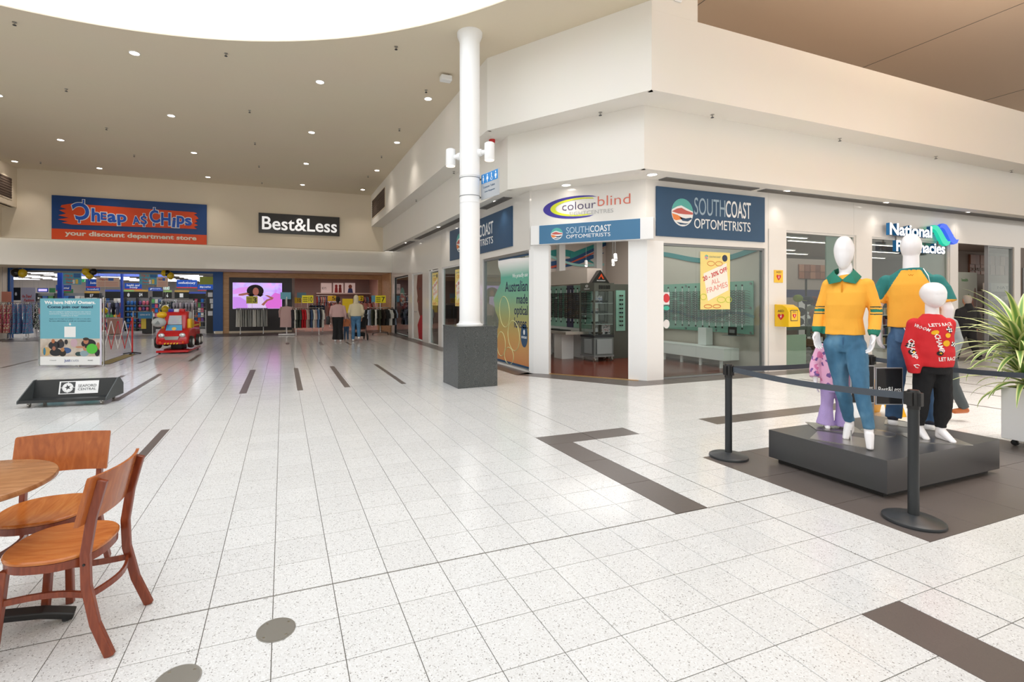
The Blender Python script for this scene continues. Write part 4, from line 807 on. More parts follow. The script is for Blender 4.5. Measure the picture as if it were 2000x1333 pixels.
for (x, y, z, c_, s, kd, sc) in ((12.35, 9.0, .72, '#b8955c', 'straw hat, upper right on the stand', 'brim', 1.2), (12.5, 8.95, .62, '#c7a066', 'striped straw hat at the right of the stand', 'brim', 1.3), (11.75, 8.85, .42, '#a8805c', 'tan wide hat, upper of the low pair', 'brim', 1.3), (11.8, 8.8, .30, '#8f6d4c', 'brown wide hat, lower of the low pair', 'brim', 1.35),
        (11.45, 8.9, 1.6, '#b9c94a', 'lime cap at the left of the stand', 'cap', 1.1), (11.9, 8.95, 1.55, '#1f2d4c', 'navy cap near the top of the stand', 'cap', 1.3), (12.2, 9.0, 1.55, '#7a1f2a', 'dark red cap near the top of the stand', 'cap', 1.2), (12.1, 9.0, 1.32, '#c9cfc0', 'pale cap in the middle of the stand', 'cap', 1.1), (11.95, 8.8, 1.2, '#d99a98', 'pink cap in the middle of the stand', 'cap', 1.35), (12.5, 9.05, 1.25, '#b7a394', 'beige cap right of the pink one', 'cap', 1.2), (11.6, 8.95, 1.25, '#23262a', 'black cap left of the pink one', 'cap', 1.3), (11.55, 8.95, 1.0, '#2a2c33', 'charcoal cap above the white rail', 'cap', 1.2), (12.15, 9.0, .98, '#2d4a78', 'blue cap above the white rail', 'cap', 1.1), (12.4, 9.0, 1.0, '#8c2f36', 'crimson cap above the white rail', 'cap', 1.0)):
    hat(x, y, z, c_, s, kd, sc)
t = thing('hat_bin', 'dark lidded box on wheels with pale lettering below the straw hats', 'box', (13.2, 8.6, 0)); MB().box((12.75, 8.3, .1), (13.7, 8.6, .45)).build('body', mat('bin_dark', '#4d4a40', .5), t, bevel=.01); letter(MB(), 'blackout', Fr((0, 8.3, 0), (1, 0, 0)), 13.2, 13.6, .25, .33, 0, .004).build('lettering', M_CREAM, t)
for x in (12.9, 13.55): MB().cyl((x, 8.4, .05), (x+.03, 8.4, .05), .05).build('wheel', M_BLACK, t)
for x, s in ((12.35, 'lower'), (12.37, 'upper')):
    z = .05 if s == 'lower' else .22; t = thing('soft_toy', f'grey and white plush toy, {s} of two under the brown hats', 'toy', (x, 8.35, z)); MB().ball((x, 8.35, z+.09), (.09, .07, .09), 12, 8).build('body', mat('plush', '#b9b3b6', .9, bump=.5), t, smooth=True); MB().ball((x-.02, 8.32, z+.14), .05, 10, 8).build('head', mat('plush', '#b9b3b6'), t, smooth=True)
t = thing('frosted_panel', 'frosted pale green panel standing in the first chemist window beside the AED pier', 'panel', (10.8, 7.85, 0)); MB().box((10.6, 7.78, 0), (11.45, 7.8, .78)).build('panel', mat('frost_green', '#b3c2b0', .4), t)
_fb(FB, 12.05, 12.95, .02, 3.1, -.12, -.1).build('frosted_panel', mat('frost_green2', '#8f9d94', .2, coat=.3), label='grey-green panel in the right half of the first chemist window', cat='panel')
_fb(FB, 15.65, 16.9, .02, 3.1, -.12, -.1).build('frosted_panel', mat('taupe_sheen', '#9b9087', .2, coat=.3), label='taupe panel in the right half of the second chemist window', cat='panel')
# illuminated sign
t = thing('chemist_sign', 'illuminated white lettering with a teal and blue ribbon above the chemist front', 'sign', FB.P(15, 3.2, .1))
BS = mat('letter_side_blue', '#0d6aa8', .4); LW = lamp_mat('lit_letter', '#ffffff', 1.3)
for s, a, b, v0, v1 in (('National', 13.99, 15.75, 3.20, 3.5), ('Pharmacies', 14.25, 16.33, 2.80, 3.08)):
    letter(MB(), s, FB, a, b, v0, v1, .09, .17, .025).build('letter_body', BS, t); letter(MB(), s, FB, a+.0, b+.0, v0, v1, .17, .175, .02).build('letter_face', LW, t)
for a, b, c_, d in ((14.1, 16.9, 3.34, 3.36), (14.4, 14.42, 2.9, 3.36), (16.2, 16.22, 2.9, 3.45)): _fb(FB, a, b, c_, d, .06, .09).build('mount_rail', M_GREY, t)
for a in (14.3, 15.4, 16.7): _fb(FB, a, a+.03, 3.33, 3.37, -.005, .09).build('wall_bracket', M_GREY, t)
for du, m_ in ((0, lamp_mat('ribbon_teal', '#22c8a8', .75)), (.38, lamp_mat('ribbon_blue', '#3a62e0', .8))):
    pts = [(15.72, 3.42), (15.78, 3.50), (15.9, 3.55), (16.05, 3.53), (16.2, 3.42), (16.4, 3.22), (16.5, 3.15), (16.62, 3.16), (16.55, 3.06), (16.42, 3.02), (16.25, 3.08), (16.08, 3.28), (15.96, 3.40), (15.86, 3.44)]
    mb = MB(); FB.poly(mb, [(a+du, b+du*.16) for a, b in pts], .08, .16); mb.build('ribbon', m_, t)
# AED sign and cabinet on the pier
def heart(fr, u, v, s, w_, t):
    pts = [(0, -1), (-.55, -.45), (-.95, .1), (-.98, .5), (-.7, .8), (-.35, .78), (0, .45), (.35, .78), (.7, .8), (.98, .5), (.95, .1), (.55, -.45)]
    mb = MB(); fr.poly(mb, [(u+a*s, v+b*s) for a, b in pts], w_, w_+.002); mb.build('heart', mat('heart_red', '#cf1f26', .4), t)
    mb = MB(); fr.poly(mb, [(u+a*s, v+b*s) for a, b in ((.15, .5), (-.25, -.05), (0, -.05), (-.12, -.55), (.3, .1), (.05, .1), (.3, .5))], w_+.002, w_+.003); mb.build('bolt', M_CREAM, t)
t = thing('defibrillator_sign', 'small yellow AED sign with a red heart on the grey pier', 'sign', FB.P(10.28, 2.0, .02)); _fb(FB, 10.14, 10.42, 1.97, 2.25, .02, .03).build('plate', M_YEL, t, bevel=.004); heart(FB, 10.28, 2.09, .07, .031, t); letter(MB(), 'AED', FB, 10.2, 10.36, 2.185, 2.225, .03, .032).build('lettering', M_DGREY, t)
t = thing('defibrillator_cabinet', 'yellow AED defibrillator cabinet with curved lid on the grey pier', 'cabinet', FB.P(10.4, 1.0, .02))
FS = Fr((10.16, 7.6, 0), (.0, -1, 0)); mb = MB(); mb.poly3([(10.16, 7.6, 1.0), (10.16, 7.27, 1.0), (10.16, 7.27, 1.32), (10.16, 7.32, 1.42), (10.16, 7.42, 1.48), (10.16, 7.6, 1.49)], (1, 0, 0), .36); mb.build('body', M_YEL, t, bevel=.01)
FS2 = Fr((10.16, 7.6, 0), (0, -1, 0)); heart(FS2, .15, 1.22, .075, .003, t); letter(MB(), 'AED', FS2, .08, .22, 1.32, 1.37, .003, .005).build('lettering', M_DGREY, t)
FS3 = Fr((10.16, 7.27, 0), (1, 0, 0)); _fb(FS3, .05, .27, 1.13, 1.37, .0, .004).build('label_frame', M_DGREY, t); _fb(FS3, .065, .255, 1.145, 1.355, .004, .006).build('label_plate', M_YEL, t); heart(FS3, .16, 1.24, .055, .007, t); letter(MB(), 'AED', FS3, .1, .22, 1.31, 1.345, .006, .008).build('lettering', M_DGREY, t)

# ------------------------------------------------------------------ discount department store (far left)
FP = Fr((0, 25.9, 0), (1, 0, 0))
for u0, u1, v0, v1 in ((-10.75, -10.68, 0, 2.95), (-3.1, -2.68, .12, 2.95), (-10.68, -3.1, 2.86, 2.95)): struct('wall_portal', _fb(FP, u0-(.5 if u0 < -10.7 else 0), u1, v0, v1, -.3, 0), M_BLUEP)
struct('trim_plinth', _fb(FP, -3.02, -2.68, 0, .12, -.3, .01), M_BEIGE)
struct('trim_portal_head', _fb(FP, -10.7, -3.1, 2.78, 2.86, -.1, -.02), M_GREY)
struct('floor_discount_store', MB().box((-20, 26, -.05), (-2.9, 60, -.002)), mat('store_floor', '#a9a39c', .25)); struct('wall_discount_back', MB().box((-24, 59, 0), (-2.9, 59.2, 4.3)), mat('store_wall', '#b8b2b0', .8)); struct('wall_discount_side', MB().box((-2.95, 26.3, 0), (-2.85, 59, 4.3)), MATS['store_wall'])
struct('wall_discount_left', MB().box((-24.1, 26.3, 0), (-24, 59, 4.3)), MATS['store_wall']); struct('ceiling_discount', MB().box((-24, 26.2, 3.6), (-2.9, 59, 3.65)), mat('store_ceiling', '#8f8b8a', .85))
struct('trim_blue_bulkhead', MB().box((at(128, 600, 31)[0], 31, 2.88), (at(338, 600, 31)[0], 31.2, 3.6)), mat('bulkhead_blue', '#6f86e8', .5))
def put(px, py, Y): X, Z = at(px, py, Y); return X, Z
def rectpx(x0, y0, x1, y1, Y): a = at(x0, y1, Y); b = at(x1, y0, Y); return a[0], b[0], (a[1]+at(x1, y1, Y)[1])/2, (b[1]+at(x0, y0, Y)[1])/2
n = 0; tube = None
for Y in range(28, 58, 2):
    for X in range(-23, -3, 3):
        if not (0 < (proj(X+1, Y) or (0,))[0] < 440): continue
        n += 1
        if tube is None:
            tube = thing('ceiling_light', 'long white strip light, first row in the discount store ceiling', 'light', (X, Y, 3.6), 'discount store strip lights'); MB().box((X, Y, 3.54), (X+2.0, Y+.35, 3.598)).build('housing', M_PURE, tube); MB().box((X+.03, Y+.03, 3.52), (X+1.97, Y+.32, 3.541)).build('diffuser', M_TUBE, tube)
        else: dup(tube, (X, Y, 3.6), label=f'white strip light in the discount store ceiling, {ordn((Y-26)//2)} row back, {ordn((X+26)//3)} from the left')
for px, w_ in ((116.5, 9), (237, 3.5)):
    a = at(px-w_/2, 600, 28.5)[0]; b = at(px+w_/2, 600, 28.5)[0]; MB().box((a, 28.5, 0), (b, 28.7, 3.6)).build('store_pillar', mat('pillar_blue', '#0c3a9c', .4), label='blue pillar inside the discount store, '+('thick one behind the hiring poster' if px < 200 else 'slim one in the middle'), cat='pillar', origin=(a, 28.5, 0))
# balloons
def balloon(px, py, r, m, label, Y=25.6, hang=2.95):
    X, Z = at(px, py, Y); t = thing('balloon', label, 'balloon', (X, Y, Z), 'balloons over the discount store entrance'); MB().ball((X, Y, Z), (r, r, r*1.12), 18, 12).build('bulb', m, t, smooth=True); MB().lathe([(.02, -r*1.12-.04), (.005, -r*1.12)], 8, (X, Y, Z)).build('knot', m, t)
    MB().cyl((X, Y, Z+r), (X, Y, hang), .004, seg=4).build('string', M_CREAM, t)
YB_ = mat('balloon_yellow', '#e0bf10', .25, coat=.4); BB_ = mat('balloon_black', '#0c0c0e', .2, coat=.4)
for px, py, r, m, s in ((31.3, 533, .17, BB_, 'black balloon, left pair'), (44, 534, .16, YB_, 'yellow balloon, left pair'), (168, 531, .15, YB_, 'yellow balloon at the top left of the middle bunch'), (175, 538, .15, YB_, 'yellow balloon at the bottom of the middle bunch'), (183, 531, .13, BB_, 'black balloon at the top right of the middle bunch'), (178, 535, .12, BB_, 'black balloon at the centre of the middle bunch'), (321, 534, .13, YB_, 'yellow balloon behind, right bunch'), (333, 539, .15, YB_, 'yellow balloon in front, right bunch'), (327, 534, .13, BB_, 'black balloon of the right bunch')): balloon(px, py, r, m, s, 25.4)
balloon(323, 604, .17, YB_, 'low yellow balloon behind the coin ride', 26.5, 3.6); balloon(205, 607, .12, YB_, 'low yellow balloon beside the hiring poster', 26.3, 3.6)
# hanging posters and category signs
def board(name, x0, y0, x1, y1, Y, m, label, cat='sign', text=None, tm=None, under=None, hang=3.6, ts=None, slant=.15):
    u0, u1, v0, v1 = rectpx(x0, y0, x1, y1, Y); F_ = Fr((0, Y, 0), (1, 0, 0)); t = thing(name, label, cat, ((u0+u1)/2, Y, v0)); _fb(F_, u0, u1, v0, v1, -.02, 0).build('board', m, t)
    if under: _fb(F_, u0, u1, v0, v0+(v1-v0)*.12, 0, .004).build('stripe', under, t)
    rows_ = text or []
    for k, (s, a, b, c_, d) in enumerate(rows_): letter(MB(), s, F_, u0+(u1-u0)*a, u0+(u1-u0)*b, v0+(v1-v0)*c_, v0+(v1-v0)*d, .002, .008, .02, 1, slant).build('lettering', tm or M_CREAM, t)
    if hang:
        for u in (u0+.1*(u1-u0), u1-.1*(u1-u0)): MB().cyl((u, Y-.01, v1), (u, Y-.01, hang), .004, seg=4).build('wire', M_GREY, t)
    return t, F_, (u0, u1, v0, v1)
SB = mat('sign_store_blue', '#0a4aa8', .4); AQ = mat('poster_aqua', '#5fb0cc', .5); PEACH = mat('poster_peach', '#e8c8b4', .5); OR2 = mat('print_orange', '#e0704a', .5); REDU = mat('underline_red', '#cf3030', .4)
board('category_sign', 345, 547, 385, 563, 33, SB, 'blue confectionery aisle sign hanging in the discount store', text=[('confectionery', .06, .9, .42, .8)], under=REDU)
board('category_sign', 386, 556, 416, 568, 31.5, SB, 'blue disposables aisle sign at the right of the discount store', text=[('disposables', .12, .85, .4, .75)], under=REDU, hang=3.6)
board('category_sign', 243, 553.5, 277, 566, 34, SB, 'blue health and beauty aisle sign in the middle of the store', text=[('health and', .12, .85, .52, .86), ('beauty', .3, .75, .15, .48)], under=REDU)
board('category_sign', 109, 557, 139, 569, 36, SB, 'blue electrical aisle sign behind the thick pillar', text=[('electrical', .3, .85, .35, .7)], under=REDU)
board('category_sign', 168, 545, 195, 562, 34, SB, 'blue home aisle sign behind the peach poster', text=[('home', .3, .8, .4, .7)], under=REDU)
board('category_sign', 168, 562, 195, 568, 33, SB, 'low blue household aisle sign above the price boards', text=[('household', .1, .9, .2, .75)], hang=3.6)
board('category_sign', 290, 562, 316, 568, 34, SB, 'small blue grocery aisle sign in the middle of the store', text=[('grocery', .1, .9, .2, .75)], hang=3.6)
for x0, s in ((123, 'left'), (272, 'right')):
    t, F_, (a, b, c_, d) = board('promo_poster', x0, 533.5, x0+36, 556, 27, AQ, f'aqua hanging poster with orange squiggles, {s} of the two', 'poster', text=[('Chip in', .05, .5, .62, .88), ('Cheap in', .1, .6, .34, .56), ('Save', .15, .55, .1, .28)], tm=OR2, hang=3.6)
    for k in range(3): _fb(F_, b-(b-a)*.42, b-.03, c_+(d-c_)*(.62+.12*k), c_+(d-c_)*(.7+.12*k), .002, .006).build('bar', SB, t)
    _fb(F_, b-(b-a)*.32, b-(b-a)*.18, c_+.03, c_+(d-c_)*.45, .002, .006).build('pack_print', YB_, t); _fb(F_, b-(b-a)*.48, b-(b-a)*.36, c_+.03, c_+(d-c_)*.42, .002, .006).build('pack_print', M_CREAM, t)
for x0, x1, s in ((188, 233, 'left'), (306, 328, 'right')):
    t, F_, (a, b, c_, d) = board('promo_poster', x0, 542, x1, 561, 26.7, PEACH, f'peach hanging poster with a red heading, {s} of the two', 'poster', text=[('Chippie', .08, .5, .65, .88)], tm=mat('maroon_print', '#b0352f', .5), hang=3.6)
    for k in range(3): _fb(F_, a+.05, b-.05, c_+(d-c_)*(.1+.17*k), c_+(d-c_)*(.17+.17*k), .002, .005).build('small_print', mat('pinkish', '#d9a093', .6), t)
    _fb(F_, a+(b-a)*.52, b-(b-a)*.25, c_+(d-c_)*.66, c_+(d-c_)*.92, .002, .006).build('chip', mat('chip_blue', '#3c6cc0', .5), t)
board('promo_poster', 390, 541, 416, 556, 27, mat('poster_lime', '#9aa845', .5), 'olive and yellow hanging poster at the right edge of the portal', 'poster', hang=3.6)
board('exit_sign', 160, 545.5, 171, 551.5, 35, mat('exit_green', '#1c9a5a', .4, emit='#1c9a5a', es=.5), 'small green exit sign above the aisles', 'sign', text=[('i', .42, .58, .15, .85)])
board('exit_sign', 319, 560, 331, 566, 40, M_PURE, 'white and green checkout numbers sign deep in the store', 'sign', text=[('1 2 3', .1, .9, .2, .8)], tm=mat('exit_green', '#1c9a5a'))
PB = mat('price_black', '#141516', .5)
for k, (x0, y0, x1, y1, Y, s, pos) in enumerate(((165, 573, 194, 582, 29.5, '$7', 'over the left bins'), (205, 570, 238, 583, 30, '', 'plain one left of the slim pillar'), (241, 570, 262, 582, 29.5, '8', 'over the blue packets'), (262, 570, 289, 582, 29.4, '$4', 'over the pink packets'), (298, 569, 318, 581, 30, '', 'behind the coin ride'), (319, 571, 335.5, 583, 29.5, '6', 'above the dark clothes'), (341, 571, 369, 583, 29.5, '1', 'above the grey shirts'), (369, 574, 402, 584, 30, '', 'right end, below the lime stripe'))):
    t, F_, (a, b, c_, d) = board('price_board', x0, y0, x1, y1, Y, PB, f'black price board in the discount store, {pos}', 'sign', text=[(s, .35, .6, .15, .8)] if s else None, slant=0)
    _fb(F_, a, b, d, d+.1, -.02, 0).build('header_strip', mat('hs%d' % (k % 3), ['#c8a050', '#3c55b0', '#9cc070'][k % 3], .5), t)
board('price_board', 24, 562, 40, 587, 26.8, PB, 'tall black price panel by the left portal pillar', 'sign', text=[('8', .3, .6, .35, .65)], hang=3.6, slant=0)
board('style_poster', 3, 570, 22, 590, 25.3, mat('poster_coral', '#d08a7a', .5), 'coral poster over the floral dresses', 'poster', hang=2.95)
board('fashion_panel', 41, 562, 69, 612, 29, mat('lavender_grey', '#9a9ab0', .5), 'tall lavender panel with red handwriting beside the pillar', 'poster', text=[('On Trend', .05, .7, .6, .72), ('Fashion', .2, .9, .45, .56)], tm=mat('maroon_print', '#b0352f'))
board('green_banner', 96, 563, 108, 572, 38, mat('stripe_green', '#3c8a55', .5), 'green and white striped banner far back left', 'banner'); board('green_banner', 122, 565, 143, 573, 38, MATS['stripe_green'], 'green and white striped banner behind the pillar', 'banner')
t, F_, (a, b, c_, d) = board('lit_sign', 73, 563, 94, 571, 33, SB, 'glowing lilac counter sign in the back left', 'sign', hang=3.6); _fb(F_, a+.05, b-.05, c_+.05, d-.05, .002, .01).build('lit_face', lamp_mat('lilac_glow', '#b8a8f0', 1.2), t)
# gondolas full of goods
palA = ['#3b6db0', '#2f77c8', '#244a7c', '#c8506a', '#d86a80', '#c9c4b8', '#e0b13a', '#58a05a', '#2c2e33', '#b84a2c', '#e6e2dc', '#6a4a8a']
CNAME.update({'#3b6db0': 'blue', '#2f77c8': 'bright blue', '#244a7c': 'navy', '#c8506a': 'rose', '#d86a80': 'pink', '#c9c4b8': 'stone', '#e0b13a': 'yellow', '#58a05a': 'green', '#2c2e33': 'black', '#b84a2c': 'rust', '#e6e2dc': 'white', '#6a4a8a': 'purple'})
_pm = {}
def packs(x0, x1, Y, z0, z1, rows_, step, cols, where, group, kind='product_packet', round_=False):
    for r_ in range(rows_):
        zz = z0+(z1-z0)*r_/rows_; h_ = (z1-z0)/rows_*.82; x = x0; k = 0
        while x+step*.5 < x1:
            c_ = random.choice(cols); key = (c_, round(h_, 3), round(step, 3), round_)
            if key not in _pm:
                mb = MB(); mb.ball((step*.46, 0, h_/2), (step*.47, .09, h_/2), 8, 6) if round_ else mb.box((0, -.09, 0), (step*.88, .09, h_)); me = mb.mesh('packet'); me.materials.append(mat('prod_'+c_[1:], c_, .45)); _pm[key] = me
            o = bpy.data.objects.new(kind, _pm[key]); C.objects.link(o); o.location = (x, Y, zz); k += 1
            tag(o, f'{CNAME.get(c_, "pale")} packet, {ordn(k)} along on the {ordn(r_+1)} shelf up, {where}', 'packet', group); x += step
def shelfrun(x0, x1, Y, z1, rows_, label, z0=.15):
    t = thing('shelf_unit', label, 'shelf unit', ((x0+x1)/2, Y, 0)); MB().box((x0-.03, Y+.12, 0), (x1+.03, Y+.16, z1+.1)).build('back_panel', M_GREY, t)
    for r_ in range(rows_): zz = z0+(z1-z0)*r_/rows_; MB().box((x0-.02, Y-.12, zz-.03), (x1+.02, Y+.12, zz-.005)).build('shelf', M_GREY, t)
    for s in (x0-.05, x1): MB().box((s, Y-.12, 0), (s+.04, Y+.16, z1+.1)).build('side', M_DGREY, t)
for (px0, px1, Y, z1, rows_, step, cols, where, rnd) in ((246, 268, 29.8, 1.62, 5, .17, ['#2f77c8', '#3b6db0', '#2f77c8'], 'blue bin stack', True), (269, 293, 29.8, 1.62, 5, .17, ['#c8506a', '#d86a80', '#6a4a8a'], 'pink bin stack', True),
        (200, 240, 31.5, 1.75, 6, .17, palA, 'left aisle end', False), (296, 318, 31.5, 1.7, 6, .16, palA, 'aisle behind the ride', False), (380, 402, 30.5, 1.75, 6, .15, palA, 'right aisle end', False), (72, 108, 34, 1.9, 5, .26, palA, 'back left aisle', False), (124, 196, 33, 1.9, 5, .26, palA, 'aisle above the poster', False)):
    a = at(px0, 600, Y)[0]; b = at(px1, 600, Y)[0]; shelfrun(a, b, Y, z1, rows_, 'store shelving with packets, '+where); packs(a+.02, b-.02, Y, .152, z1, rows_, step, cols, where, 'packets, '+where, round_=rnd)
# clothes on hangers
_cm = {}
def garment_mesh(kind, L_, c_, wd):
    key = (kind, L_, c_, wd)
    if key in _cm: return _cm[key]
    rnd = random.Random(hash(key) & 255); mb = MB(); pts = []
    if kind == 'shirt': pr_ = [(0, .5*.25), (.03, .75), (.1, 1.0), (.5*L_, .92), (L_, .98)]
    elif kind == 'dress': pr_ = [(0, .35), (.04, .7), (.25*L_, .75), (.62*L_, 1.0), (.64*L_, .9), (L_, 1.25)]
    else: pr_ = [(0, .85), (.06, .9), (.5*L_, .85), (L_, .95)]
    seg = 18; vs = []; fs = []
    for z, w_ in pr_:
        for i in range(seg):
            a = 2*PI*i/seg; f = 1+.10*math.sin(5*a+z*3)*min(1, z*3); vs.append((.035*(1+z*.6)*math.sin(a)*f, wd*w_*math.cos(a)*f, -z))
    n_ = len(pr_)
    for j in range(n_-1):
        for i in range(seg): fs.append((j*seg+i, j*seg+(i+1) % seg, (j+1)*seg+(i+1) % seg, (j+1)*seg+i))
    fs.append(list(range(seg))); fs.append([(n_-1)*seg+i for i in range(seg)][::-1]); mb.add(vs, fs)
    if kind == 'shirt':
        for s in (-1, 1): mb.tube([(0, s*wd*.78, -.04), (.01, s*wd*1.12, -.22), (.02, s*wd*1.1, -.45*L_-.08)], [.05, .045, .04], 8)
    me = mb.mesh('garment'); m = cloth(c_); me.materials.append(m); _cm[key] = me; return me
def cloth(c_):
    if isinstance(c_, tuple): return ramp_mat('floral_'+c_[0][1:]+c_[1][1:], [(0, c_[0]), (.45, c_[0]), (.55, c_[1]), (.8, c_[2])], nscale=26, kind='voronoi', rough=.85, const=True)
    return mat('cloth_'+c_[1:], c_, .85, noise_amt=.12, nscale=30, bump=.15, bscale=60)
def rack(x, y, L_, h_, label, items, group, rot=0, kind='shirt', gl=.7, wd=.22, cols=('#888888',), sign=None, names=None, style='T', loc_word=''):
    t = thing('clothes_rack', label, 'rack', (0, 0, 0)); M_ = M_CHROME
    if style == 'round':
        mb = MB(); mb.tube([(L_/2*math.cos(a), L_/2*math.sin(a), h_) for a in [2*PI*k/24 for k in range(25)]], .012, 6); mb.build('rail', M_, t); MB().cyl((0, 0, .1), (0, 0, h_+.25), .02).build('pole', M_PURE, t)
        for k in range(4): a = k*PI/2+.6; MB().tube([(0, 0, .12), (L_*.42*math.cos(a), L_*.42*math.sin(a), .08)], .014, 6).build('foot', M_, t); MB().tube([(L_*.42*math.cos(a), L_*.42*math.sin(a), .08), (L_*.42*math.cos(a), L_*.42*math.sin(a), .02)], .02, 6).build('castor', M_BLACK, t); MB().tube([(0, 0, h_), (L_*.5*math.cos(a), L_*.5*math.sin(a), h_)], .008, 6).build('spoke', M_, t)
    else:
        MB().tube([(-L_/2, 0, h_), (L_/2, 0, h_)], .014, 8).build('rail', M_, t)
        for s in (-1, 1): MB().cyl((s*L_*.36, 0, .06), (s*L_*.36, 0, h_), .018).build('upright', M_PURE, t); MB().tube([(s*L_*.36, -.25, .05), (s*L_*.36, .25, .05)], 0, flat=(.03, .02)).build('foot', M_PURE, t)
    if sign:
        s, c_ = sign; F_ = Fr((0, -.05, 0), (1, 0, 0)); MB().cyl((0, 0, h_), (0, 0, h_+.3), .008).build('sign_stem', M_, t); _fb(F_, -.24, .24, h_+.22, h_+.56, -.01, 0).build('price_card', mat('card'+c_[1:], c_, .4, emit=c_, es=.12), t)
        letter(MB(), s, F_, .04, .2, h_+.27, h_+.5, 0, .004, .01).build('lettering', M_BLACK, t)
        for q in range(3): _fb(F_, -.2, .0, h_+.28+q*.08, h_+.32+q*.08, 0, .003).build('small_print', mat('olive_print', '#7d7a1e', .6), t)
    ca, sa = math.cos(rot), math.sin(rot)
    for k in range(items):
        c_ = cols[k % len(cols)]; me = garment_mesh(kind if not isinstance(kind, (list, tuple)) else kind[k % len(kind)], gl, c_, wd)
        if style == 'round': a = 2*PI*k/items; lx, ly, rz = L_/2*math.cos(a), L_/2*math.sin(a), a+PI/2+.3
        else: lx = -L_/2+L_*(k+.5)/items; ly = 0; rz = random.uniform(-.1, .25)
        o = thing('hanging_garment', f'{(names or {}).get(c_, "plain")} garment, {ordn(k+1)} {"round" if style == "round" else "along"} the {loc_word}', 'clothes', (x+lx*ca-ly*sa, y+lx*sa+ly*ca, h_-.07), group)
        g = bpy.data.objects.new('cloth', me); C.objects.link(g); g.parent = o; OFF[g] = Vector(o.location)
        hk = bpy.data.objects.new('hanger', HANG); C.objects.link(hk); hk.parent = o; o.rotation_euler = (0, 0, rot+rz)
    t.location = (x, y, 0); t.rotation_euler = (0, 0, rot); return t
hb = MB(); hb.tube([(0, 0, .09), (.0, .02, .075), (0, .0, .055), (0, 0, .02)], .005, 5); hb.tube([(0, -.17, -.03), (0, 0, .02), (0, .17, -.03)], .009, 5); HANG = hb.mesh('hanger'); HANG.materials.append(M_BLACK)
FL1, FL2, FL3 = ('#c9587a', '#e8c9a8', '#f0e2d8'), ('#5f8fc0', '#7fa8d0', '#b07aa8'), ('#23262c', '#dcdcdc', '#6a8a6a')
FL4 = ('#b02218', '#e0a030', '#e8d0a0')
X = at(14, 600, 25.0)[0]; rack(X-.15, 24.9, .7, 1.5, 'white clothes rack of pink floral dresses at the left portal pillar', 5, 'pink floral dresses', cols=(FL1,), kind='dress', gl=1.15, wd=.22, names={FL1: 'pink floral'}, loc_word='left dress rack')
X = at(39, 600, 25.0)[0]; rack(X, 25.0, .75, 1.5, 'white clothes rack of blue tiered dresses', 5, 'blue tiered dresses', cols=(FL2,), kind='dress', gl=1.2, wd=.22, names={FL2: 'blue tiered'}, loc_word='second dress rack')
X = at(57, 600, 25.6)[0]; rack(X, 25.8, .5, 1.5, 'clothes rack of black and white floral dresses', 3, 'black and white floral dresses', cols=(FL3,), kind='dress', gl=1.0, wd=.2, names={FL3: 'black and white floral'}, loc_word='third dress rack')
X = at(2, 640, 23.2)[0]; rack(X, 22.6, .4, 1.3, 'low rack of red and orange floral dresses at the picture edge', 2, 'red floral dresses', cols=(FL4,), kind='dress', gl=1.1, wd=.2, names={FL4: 'red and orange floral'}, loc_word='edge rack')
X = at(361, 600, 28.5)[0]; rack(X, 28.5, 1.1, 1.55, 'rack of grey and lilac shirts behind the coin ride', 8, 'grey shirts in the store', cols=('#a09aa0', '#8f8890', '#b8aab0', '#78747c'), gl=.65, names={'#a09aa0': 'grey', '#8f8890': 'dim grey', '#b8aab0': 'lilac', '#78747c': 'dark grey'}, loc_word='shirt rack behind the ride')
X = at(328, 600, 28.8)[0]; rack(X, 28.9, .8, 1.6, 'rack of dark printed clothes behind the coin ride', 5, 'dark printed clothes in the store', cols=(FL3, '#1f2a34'), gl=.75, names={FL3: 'patterned', '#1f2a34': 'dark navy'}, loc_word='dark rack behind the ride')
X = at(215, 590, 29)[0]; rack(X, 28.6, 1.0, 1.55, 'rack of lavender and black tops left in the store', 6, 'lavender tops in the store', cols=('#8a88a8', '#24242c', '#5a5f7c'), gl=.6, names={'#8a88a8': 'lavender', '#24242c': 'black', '#5a5f7c': 'slate'}, loc_word='lavender rack')
a, b, c_, d = rectpx(403, 581, 416, 648, 26.3); t = thing('notice_stand', 'black display stand with white paper notices inside the right portal pillar', 'stand', ((a+b)/2, 26.4, 0)); MB().box((a, 26.35, 0), (b, 26.7, 2.1)).build('body', M_BLACK, t)
F_ = Fr((0, 26.35, 0), (1, 0, 0)); [letter(MB(), '■', F_, a, b, 0, 1) if False else _fb(F_, a+.04+q[0], a+.24+q[0], q[1], q[1]+.22, 0, .005).build('paper', M_CREAM, t) for q in ((.02, 1.75), (.1, 1.45), (.14, 1.2), (.02, .85))]
a, b, c_, d = rectpx(270, 614, 298, 626, 26.6); t = thing('entry_rail', 'chrome entry rail with a blue come on in sign behind the coin ride', 'rail', ((a+b)/2, 26.6, 0))
for z in (.75, 1.05): MB().tube([(a-.2, 26.6, z), (at(300, 600, 26.6)[0], 26.6, z)], .018, 6).build('bar', M_CHROME, t)
for xx in (a-.2, b): MB().cyl((xx, 26.6, 0), (xx, 26.6, 1.08), .02).build('post', M_CHROME, t)
_fb(Fr((0, 26.57, 0), (1, 0, 0)), a, b, .74, 1.04, 0, .01).build('panel', mat('rail_blue', '#2c86bc', .4), t); letter(MB(), 'come on in', Fr((0, 26.57, 0), (1, 0, 0)), a+.08, b-.1, .88, .97, .01, .015).build('lettering', M_CREAM, t)
t = thing('entry_rail', 'chrome double rail at the right side of the discount store entry', 'rail', (at(390, 600, 26.8)[0], 26.8, 0)); x0 = at(378, 600, 26.8)[0]; x1 = at(402, 600, 26.8)[0]
